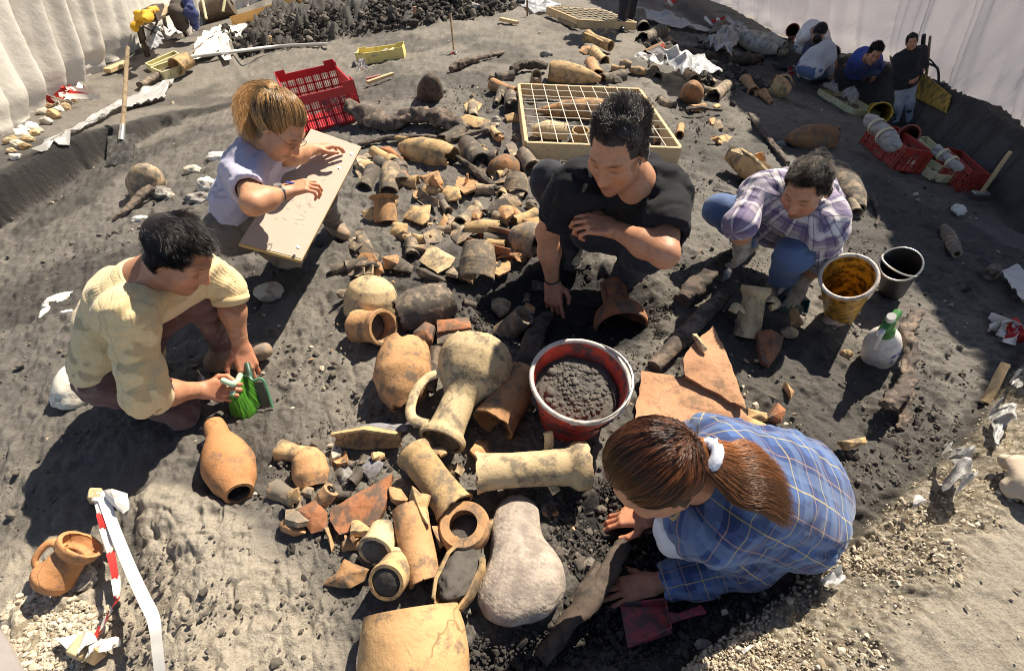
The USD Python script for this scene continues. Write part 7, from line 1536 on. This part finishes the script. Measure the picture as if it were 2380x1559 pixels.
def table():
    c = lambda x, y, z: at(*cT(x, y), z); t = thing('trestle_table', 'dark trestle table draped with jackets near the left curtain', 'table', None, c(1500, 480, 0)); g = at(*cT(1380, 530), 0); tt = (g - EYE) @ FWD
    a = lambda x, y, k=1.0: atd(*cT(x, y), tt * k); g2 = at(*cT(1750, 350), 0); t2 = (g2 - EYE) @ FWD; b = lambda x, y, k=1.0: atd(*cT(x, y), t2 * k)
    mesh('table_top', slab_mesh([a(1300, 240, .93), b(1640, 100, .93), b(1560, 40, .97), a(1290, 150, .97)], .03, 0, 0, 3, 4), OLDW, t, 30)
    for p, q in ((a(1300, 200, .95), a(1380, 530)), (a(1280, 210, 1.0), a(1330, 400, 1.08)), (b(1640, 120, .95), b(1755, 350)), (b(1510, 60, .98), b(1560, 300, 1.08))): mesh('leg', bar(p, q, .05, .05, RGT), CHAR, t)
    mesh('brace', bar(a(1340, 250, .96), a(1520, 350, 1.0), .015, .015), BLACKP, t); mesh('brace', bar(a(1475, 200, .96), a(1370, 400, 1.0), .015, .015), BLACKP, t)
    def garment(name, label, pts, mat, th=.09):
        P = [b(*p) if p[0] > 1450 else a(*p) for p in pts]; ctr = np.mean(P, 0)
        cs = [(P[i], P[i + 1], th, th * .8) for i in range(len(P) - 1)]; lo, hi = bounds(cs, .05)
        one(name, relax(nets(lambda p: cones_sd(p, cs, .08) + .03 * folds(p, 7, 3), lo, hi, .02), 1), mat, label, 'jacket', smooth=True)
    garment('jacket', 'yellow jacket hung over the left end of the trestle table', [(1265, 260, .92), (1300, 150, .92), (1380, 150, .91), (1360, 190, .90)], plain('yellow_jacket_cloth', (.58, .33, .02), .8), .055)
    garment('jacket', 'orange yellow jacket sleeve lying along the trestle table', [(1400, 110, .93), (1500, 75, .93)], plain('amber_jacket_cloth', (.55, .28, .03), .8), .05)
    garment('jacket', 'dark brown coat hanging from the right end of the trestle table', [(1690, -20, .92), (1670, 120, .91), (1700, 250, .93)], plain('brown_coat_cloth', (.07, .055, .045), .9), .12)
    garment('jacket', 'dark blue coat hanging beside the brown one', [(1760, 30, .91), (1790, 130, .91), (1830, 240, .93)], plain('blue_coat_cloth', (.035, .045, .13), .9), .09)
    mesh('shelf_box', bar(a(1400, 150, .95), b(1500, 90, .95), .14, .14), CHAR, t)
table()
def barrel():
    c = lambda x, y, z: at(*cT(x, y), z); g = c(2080, 170, 0); tt = (g - EYE) @ FWD; t = thing('water_tank', 'brown metal drum lying on its side by the left curtain', 'drum', None, g); A, B = atd(*cT(1890, 130), tt * .97), atd(*cT(2170, 30), tt * .97); r = 100 * .2485 * mpp(A)
    BR_ = plain('brown_drum_paint', (.13, .085, .05), .5, .4, .2, .2, 30, .4)
    mesh('drum', shell(A, B, [(0, 2e-3), (.01, r * .97), (.3, r), (.31, r * 1.03), (.34, r * 1.03), (.35, r), (.66, r), (.67, r * 1.03), (.70, r * 1.03), (.71, r), (.99, r * .97), (1, 2e-3)], solid=True, ns=60, nt=40, dent=0), BR_, t)
    mesh('rail', tube([atd(*cT(1890, -20), tt * .9), atd(*cT(1930, 180), tt * .9)], .03, 8), CREAMP, t); mesh('rail', tube([atd(*cT(2110, -30), tt * .9), atd(*cT(2085, 110), tt * .9)], .03, 8), CREAMP, t)
barrel()
def plank(name, label, c, a, b, w, hh, mat, h0=.05): one(name, bar(P3(c, a, h0), P3(c, b, h0), w, hh, ZUP, .004), mat, label, 'plank', smooth=False)
plank('plank', 'long orange brown board edging the rubble bank at the top left', cU, (-10, 205), (700, 10), .04, .20, plain('orange_board', (.46, .26, .08), .7), .10)
plank('plank', 'pale narrow board lying left of the far wooden frame', cVV, (315, 180), (475, 215), .06, .04, PINE)
plank('plank', 'pale bent board under the far wooden frame', cVV, (870, 185), (1035, 250), .08, .05, OLDW)
plank('plank', 'pale stick lying right of the red crate', cU, (1250, 775), (1495, 690), .035, .03, PINE)
plank('plank', 'thin pink stick lying over the pale stick by the red crate', cU, (1240, 740), (1375, 708), .02, .02, plain('pink_paint', (.5, .18, .16), .6), .06)
plank('plank', 'pale plank edging the left terrace by the curtain foot', cT, (1000, 665), (1190, 585), .10, .05, PINE)
sheet('plastic_bag', 'crumpled clear bag on the corner of the red crate', 'plastic bag', cU, [(1140, 680), (1190, 670), (1260, 750), (1240, 785), (1190, 760)], PLASTICL, .22, .06, 31, 12)
sheet('plastic_bag', 'grey blue plastic bag under the trestle table', 'plastic bag', cT, [(1370, 440), (1480, 370), (1550, 400), (1550, 470), (1450, 500), (1390, 500)], PLASTIC, .10, .12, 32, 5, .1)
sheet('cloth_heap', 'heap of white cloth behind the trestle table', 'cloth', cT, [(1520, 330), (1640, 290), (1720, 280), (1700, 340), (1600, 390), (1540, 370)], CLOTHW, .06, .12, 33, 5, .06)
rng = np.random.default_rng(44)
for k, (x, y, r) in enumerate([(435, 1140, 45), (500, 1080, 55), (540, 1030, 40), (600, 1010, 45), (640, 960, 36), (690, 940, 30), (200, 1260, 60), (260, 1300, 45), (170, 1360, 50), (240, 1370, 40), (140, 1470, 40), (320, 1250, 42), (370, 1230, 36), (130, 1310, 34), (300, 1190, 50), (90, 1330, 40), (410, 1050, 44), (470, 1000, 38), (230, 1220, 46), (110, 1420, 34), (560, 960, 26), (740, 905, 28), (790, 870, 24)]):
    rock(['pale rounded stone', 'buff angular stone', 'grey white cobble', 'cream cobble'][k % 4] + ' in the heap at the foot of the left curtain', cT, (x, y), r, r * .8, r * .75, [STONE, BUFF, WHITE, CREAM][k % 4], 300 + k, chunky=.6)
    _p = stage.GetPrimAtPath('/World/stone' if _used[('/World', 'stone')] == 1 else f"/World/stone_{_used[('/World', 'stone')] - 1:03d}"); tag(_p, group='stones heaped along the left curtain foot')
# ---- stakes, tapes, pegs
TAPEW = plain('white_tape', (.74, .68, .60), .6, .3, .05, .1); TAPER = plain('red_tape', (.52, .04, .035), .6, .3, .1, .1)
def ribbon(pts, w, n=40, tw=.0, up=ZUP):
    P = catmull(pts, n); T = np.gradient(P, axis=0); T /= np.linalg.norm(T, axis=1, keepdims=True); s = np.cross(T, up); s /= np.linalg.norm(s, axis=1, keepdims=True); k = np.linspace(0, 1, n)[:, None] * tw
    s = s * np.cos(k) + np.cross(T, s) * np.sin(k); v = np.stack([P - s * w / 2, P + s * w / 2], 1).reshape(-1, 3); return trimesh.Trimesh(v, grid_faces(n, 2), process=False)
def stake(label, c, foot, top, r, tape=None, mat=OLDW):
    A = at(*c(*foot), -.01); tt = (A - EYE) @ FWD; B = atd(*c(*top), tt * .985); t = thing('stake', label, 'stake', None, A); mesh('shaft', tube([A, (A + B) / 2, B], r, 8), mat, t)
    if tape:
        f0, cols = tape; rng = np.random.default_rng(int(foot[0])); p = A + (B - A) * f0
        for k, m_ in enumerate(cols):
            q = p + V(rng.normal() * .05, -.03, -.04 - .05 * k); mesh('tape_tail', ribbon([p, p * .5 + q * .5 + V(rng.normal() * .04, -.03, .03), q, q + V(rng.normal() * .05, 0, -.05)], .05, 14, 1.5), m_, t)
stake('thin iron rod with a tape flag standing on the swept soil', cU, (2070, 525), (2030, 125), .014, (.12, (TAPEW, TAPER, plain('yellow_tape', (.6, .45, .12), .6))))
stake('short wooden peg at the edge of the dark rubble, right of the pipe end', cU, (1697, 190), (1695, 65), .025, None, plain('brown_peg', (.32, .18, .12), .8))
stake('short pale peg beside the grey plastic pipe', cU, (352, 475), (345, 340), .024, None, PINE)
stake('rust coloured rod left of the far wooden frame', cVV, (567, 175), (565, 5), .014, None, BROWN)
stake('thin peg with an orange red tape flag in the shaded pots', cVV, (1815, 530), (1830, 400), .010, (.85, (TAPER, TAPEW)), SILVER)
stake('peg with pink red tape ends beside the kneeling grey sweater', cR, (790, 530), (740, 440), .010, (.95, (TAPER, TAPEW)), SILVER)
stake('short peg with pale pink tape left of the cream tray', cR, (760, 520), (765, 495), .012, (.9, (TAPEW,)), SILVER)
def tape_post():
    c = lambda x, y, z: at(*cL(x, y), z); A = c(640, 400, 0); t = thing('tape_post', 'wooden post at lower left with white and red barrier tapes tied to its top', 'post', None, A)
    tp = c(632, 372, .16); A = c(650, 420, -.02); mesh('post', bar(A, tp, .034, .034, RGT, .004), PINE, t)
    fl = [c(690, 350, .15), c(750, 340, .14), c(855, 375, .12), c(862, 480, .10), c(820, 505, .10), c(715, 420, .13)]; mesh('tape_flap', slab_mesh(fl, .001, .008, .006, 5, 6), TAPEW, t, True)
    mesh('tape_knot', relax(nets(lambda p: sd_ell(p, tp - V(0, 0, .02), (.026, .026, .02)) + .014 * folds(p, 40, 3), tp - .08, tp + .08, .005), 1), TAPEW, t, smooth=True)
    mesh('long_tape', ribbon([c(690, 400, .14), c(760, 600, .11), c(860, 850, .10), c(960, 1070, .12), c(1025, 1210, .15), c(1050, 1400, .12), c(1075, 1640, .08)], .030, 60, .3), TAPEW, t)
    pts = catmull([c(655, 420, .14), c(680, 560, .12), c(725, 720, .10), c(760, 870, .12), c(780, 1040, .13), c(745, 1140, .10), c(690, 1240, .07), (c(610, 1370, .04))], 90)
    cuts = [0, 9, 17, 30, 44, 54, 64, 68, 74, 80, 90]
    for k in range(len(cuts) - 1):
        q = pts[max(0, cuts[k] - 1):cuts[k + 1] + 1]
        if len(q) > 2: mesh('tape_piece', ribbon(q, .022, len(q) * 2, .5), TAPER if k % 2 else TAPEW, t)
    mesh('loose_tape', ribbon([c(605, 1360, .03), c(680, 1390, .04), c(760, 1370, .03), c(775, 1400, .02)], .03, 24, .4), TAPEW, t)
tape_post()
def peg():
    c = lambda x, y, z: at(*cL(x, y), z); t = thing('wooden_peg', 'square wooden peg wrapped in tape at the lower left corner', 'peg', None, c(590, 1430, 0)); mesh('peg', bar(c(660, 1465, .0), c(560, 1400, .07), .035, .035, ZUP, .004), PINE, t); mesh('peg_head', bar(c(570, 1420, .03), c(530, 1390, .085), .05, .045, ZUP, .006), PINE, t)
    mesh('tape_wrap', ribbon([c(500, 1440, .03), c(540, 1370, .09), c(590, 1390, .09), c(600, 1450, .03), c(470, 1340, .03), c(440, 1330, .02)], .05, 30, 1.0), TAPEW, t)
peg()
def tape_heap():
    c = lambda x, y, z: at(*cZ(x, y), z); t = thing('tape_bundle', 'crumpled bundle of red and white barrier tape at the right edge', 'barrier tape', None, c(2180, 800, 0)); rng = np.random.default_rng(6)
    for k in range(12):
        p = c(2125 + rng.random() * 100, 740 + rng.random() * 90, .02); q = p + V(*(rng.normal(size=2) * .05), .03); r = p + V(*(rng.normal(size=2) * .06), .01); mesh('tape_piece', ribbon([p, q, r], .045, 14, 2.0), TAPER if k % 2 else TAPEW, t)
tape_heap()
def red_scraps():
    for k, (c, x, y, lb) in enumerate([(cT, 620, 945, 'red and white tape tangle on the stones at the left curtain foot'), (cT, 690, 885, 'second red and white tape tangle higher up the left stones'), (cVV, 1870, 30, 'pink red scrap on the dark rubble at the top right'), (cVV, 2330, 230, 'pale pink scrap near the far plastic strip')]):
        t = thing('tape_tangle', lb, 'barrier tape', None, at(*c(x, y), 0)); rng = np.random.default_rng(k)
        for j in range(8 if k < 2 else 4):
            p = at(*c(x + rng.normal() * 22, y + rng.normal() * 12), .06); mesh('tape_piece', ribbon([p, p + V(*(rng.normal(size=2) * .07), .06), p + V(*(rng.normal(size=2) * .12), -.02)], .05, 10, 2.0), TAPER if j % 2 == 0 else TAPEW, t)
red_scraps()
# the yellow tray's load and the corner of a board at bottom left
for k, (x0, y0, x1, y1) in enumerate([(1300, 530, 1440, 455), (1340, 520, 1450, 470), (1400, 505, 1500, 450), (1440, 500, 1530, 455)]):
    plank('strip', ['grey', 'silver', 'dull white', 'pale grey'][k] + ' flat strip lying in the yellow tray crate', cU, (x0, y0, .08), (x1, y1, .09), .035, .008, [GREY, SILVER, CREAMP, LAVA][k])
one('board_corner', slab_mesh([at(*cL(-10, 1270), .05), at(*cL(30, 1340), .05), at(*cL(190, 1640), .05), at(*cL(-120, 1640), .05)], .02, 0, 0, 3, 4), plain('grey_board', (.30, .26, .24), .7), 'grey flat board corner at the very bottom left', 'board', smooth=30)
# ------------------------------------------------------------------ loose crumbs, rubble and gravel (nobody could count them)
def scatter(name, label, cat, pts, sizes, mats, seed, amp=.35, flat=.75, sub=1):
    rng = np.random.default_rng(seed); n = len(pts); path = path_for(name); pi = UsdGeom.PointInstancer.Define(stage, path); protos = []
    for k, m_ in enumerate(mats):
        g = rough_rock(np.zeros(3), V(1.15, .8, flat), seed + k * 3, amp, 2.3, sub, chunky=.92); q = usdkit.mesh(stage, f'{path}/piece_{k:03d}', g, m_, 25 if sub > 1 else False); protos.append(q.GetPath())
    pi.CreatePrototypesRel().SetTargets(protos); pi.CreateProtoIndicesAttr(Vt.IntArray.FromNumpy(rng.integers(0, len(mats), n).astype(np.int32)))
    pi.CreatePositionsAttr(Vt.Vec3fArray.FromNumpy(np.asarray(pts, np.float32))); pi.CreateScalesAttr(Vt.Vec3fArray.FromNumpy(np.repeat(np.asarray(sizes, np.float32)[:, None], 3, 1)))
    a = rng.normal(size=(n, 4)); a[:, 1:3] *= .35; a /= np.linalg.norm(a, axis=1, keepdims=True)
    pi.CreateOrientationsAttr(Vt.QuathArray([Gf.Quath(float(q[0]), float(q[1]), float(q[2]), float(q[3])) for q in a]))
    return tag(pi.GetPrim(), label, cat, None, 'stuff')
def crumb_mat(name, c0, c1):
    n = {'oi': ('object_info', {}), 'g': ('geometry', {}), 'n': ('noise_texture', dict(scale=120.0, detail=3.0)), 'r': ('rgb_ramp', dict(ramp=[(0, c0), (1, c1)])), 'b': ('bump', dict(strength=.5, distance=.003)),
         'm': ('math', dict(math_type='multiply_add', value2=.6)), 'm2': ('math', dict(math_type='multiply', value2=.4)), 'p': ('principled_bsdf', dict(roughness=.95, specular_ior_level=.2))}
    return M(name, n, [('g.position', 'n.vector'), ('n.fac', 'm2.value1'), ('oi.random', 'm.value1'), ('m2.value', 'm.value3'), ('m.value', 'r.fac'), ('r.color', 'p.base_color'), ('n.fac', 'b.height'), ('b.normal', 'p.normal')], 'p.BSDF')
CRUMB = crumb_mat('soil_crumb_look', (.060, .050, .042), (.165, .140, .115)); DCRUMB = crumb_mat('dark_crumb_look', (.020, .018, .017), (.062, .054, .048)); PCRUMB = crumb_mat('gravel_look', (.22, .165, .10), (.62, .54, .43)); SHCR = crumb_mat('sherd_chip_look', (.26, .13, .07), (.46, .32, .19))
def spread(n, seed, rmin, rmax, az=(-70, 58), keep=None, ring=1.0):
    r_ = np.random.default_rng(seed); r = np.exp(r_.uniform(math.log(rmin), math.log(rmax), n)); a = np.radians(r_.uniform(*az, n)); x, y = r * np.sin(a), r * np.cos(a)
    if keep is not None:
        k = keep(x, y, r_); x, y, r = x[k], y[k], r[k]
    return x, y, r, r_
def crumbs():
    cl = lambda x, y, r_: r_.random(len(x)) < np.clip(.20 + 3.0 * (fbm2(x, y, 2.6, 3, 61) - .01), .08, 1) * (seg_d(x, y, BR) > .01) * sstep(.4, 1.3, np.hypot(x, y)) * (.55 + .45 * sstep(-.35, -.75, -x - .3 * y + .2))
    x, y, r, r_ = spread(95000, 71, .55, 5.5, keep=cl); s = np.exp(r_.normal(math.log(.0025), .66, len(x))) * (1 + .14 * r); s = np.minimum(s, .022); z = G(x, y) + s * .2 + .006
    scatter('soil_crumbs', 'loose crumbs of grey brown soil strewn over the dug surface', 'soil', np.stack([x, y, z], 1), s, [CRUMB] * 4, 81)
    x, y, r, r_ = spread(1300, 72, .7, 6, keep=lambda x, y, r_: (fbm2(x, y, 1.8, 3, 62) > .03) & (seg_d(x, y, BR) > .02)); s = np.exp(r_.normal(math.log(.008), .6, len(x))) * (1 + .06 * r); s = np.minimum(s, .035)
    scatter('soil_clods', 'larger clods of soil lying between the potsherds', 'soil', np.stack([x, y, G(x, y) + s * .25], 1), s, [CRUMB, CRUMB, DCRUMB], 82, .5, .7, 2)
    for P, nm, lb, sd in ((PIT, 'pit_crumbs', 'dark moist crumbs in the pit below the man in black', 73), (PIT2, 'trench_crumbs', 'dark moist crumbs round the hands of the woman in blue plaid', 74)):
        b0, b1 = P.min(0), P.max(0); r_ = np.random.default_rng(sd); x, y = r_.uniform(b0[0], b1[0], 9000), r_.uniform(b0[1], b1[1], 9000); k = (seg_d(x, y, P) < .03) & (fbm2(x, y, 5, 2, 65) > -.05); x, y = x[k], y[k]
        s = np.minimum(np.exp(r_.normal(math.log(.0045), .5, len(x))), .02); scatter(nm, lb, 'soil', np.stack([x, y, G(x, y) + s * .3 + .004], 1), s, [DCRUMB] * 3, sd + 10)
    r_ = np.random.default_rng(75); b0, b1 = BURN.min(0), BURN.max(0); x, y = r_.uniform(b0[0], b1[0], 34000), r_.uniform(b0[1], min(b1[1], 14), 34000); k = seg_d(x, y, BURN) < .05; x, y = x[k], y[k]
    s = np.minimum(np.exp(r_.normal(math.log(.013), .75, len(x))), .08); scatter('rubble', 'dark burnt rubble heaped along the far edge of the dig', 'rubble', np.stack([x, y, G(x, y) + s * .4 + .06 * r_.random(len(x))], 1), s, [DCRUMB, CRUMB, DCRUMB, CRUMB], 85, .5, .7, 2)
    b0, b1 = FARR.min(0), FARR.max(0); x, y = r_.uniform(b0[0], b1[0], 2600), r_.uniform(b0[1], b1[1], 2600); k = (seg_d(x, y, FARR) < .05) & (fbm2(x, y, 2, 3, 66) > -.02); x, y = x[k], y[k]
    s = np.minimum(np.exp(r_.normal(math.log(.03), .5, len(x))), .10); scatter('rubble', 'dark clods among the shaded pots at the far right', 'rubble', np.stack([x, y, G(x, y) + s * .3], 1), s, [DCRUMB, CRUMB], 86, .5, .7, 2)
    kb = lambda x, y, r_: (seg_d(x, y, BR) < .0) & (r_.random(len(x)) < np.where(seg_d(x, y, BR) + .12 * fbm2(x, y, 6, 3, 31) > -.22, .25 + 2.2 * np.maximum(fbm2(x, y, 5, 3, 22) + .1, 0), .012))
    x, y, r, r_ = spread(85000, 76, .35, 3.6, (20, 85), kb); s = np.exp(r_.normal(math.log(.0027), .55, len(x))) * (.8 + .15 * r); s = np.minimum(s, .013)
    scatter('gravel', 'pale gravel along the sloping edge of the bank at lower right', 'gravel', np.stack([x, y, G(x, y) + s * .4 + .012 * r_.random(len(x))], 1), s, [PCRUMB] * 4, 87)
    q = poly([(30, 1400), (150, 1365), (235, 1420), (245, 1480), (160, 1600), (90, 1640), (20, 1500)]); b0, b1 = q.min(0), q.max(0); x, y = r_.uniform(b0[0], b1[0], 9000), r_.uniform(b0[1], b1[1], 9000)
    k = seg_d(x, y, q) + .12 * fbm2(x, y, 7, 3, 23) < .01; x, y = x[k], y[k]; s = np.minimum(np.exp(r_.normal(math.log(.003), .55, len(x))), .014)
    scatter('gravel', 'patch of pale gravel beside the orange jug at lower left', 'gravel', np.stack([x, y, G(x, y) + s * .4 + .006], 1), s, [PCRUMB] * 3, 88)
    x, y, r, r_ = spread(900, 77, .8, 6, (-35, 35), lambda x, y, r_: (fbm2(x, y, 1.5, 3, 67) > -.02) & (np.abs(x - .1) < 1.0) & (y > .6)); s = np.minimum(np.exp(r_.normal(math.log(.010), .5, len(x))), .035)
    scatter('sherd_chips', 'small clay chips scattered among the broken pots', 'sherd', np.stack([x, y, G(x, y) + s * .35], 1), s, [SHCR, SHCR], 89, .5, .35, 1)
    x, y, r, r_ = spread(1500, 78, .8, 8, (-60, 55), lambda x, y, r_: (fbm2(x, y, 1.2, 3, 68) > .0)); s = np.minimum(np.exp(r_.normal(math.log(.006), .5, len(x))) * (1 + .1 * r), .03)
    scatter('pebbles', 'small pale pebbles scattered over the soil', 'gravel', np.stack([x, y, G(x, y) + s * .3], 1), s, [PCRUMB, PCRUMB], 90, .3, .7, 1)
crumbs()
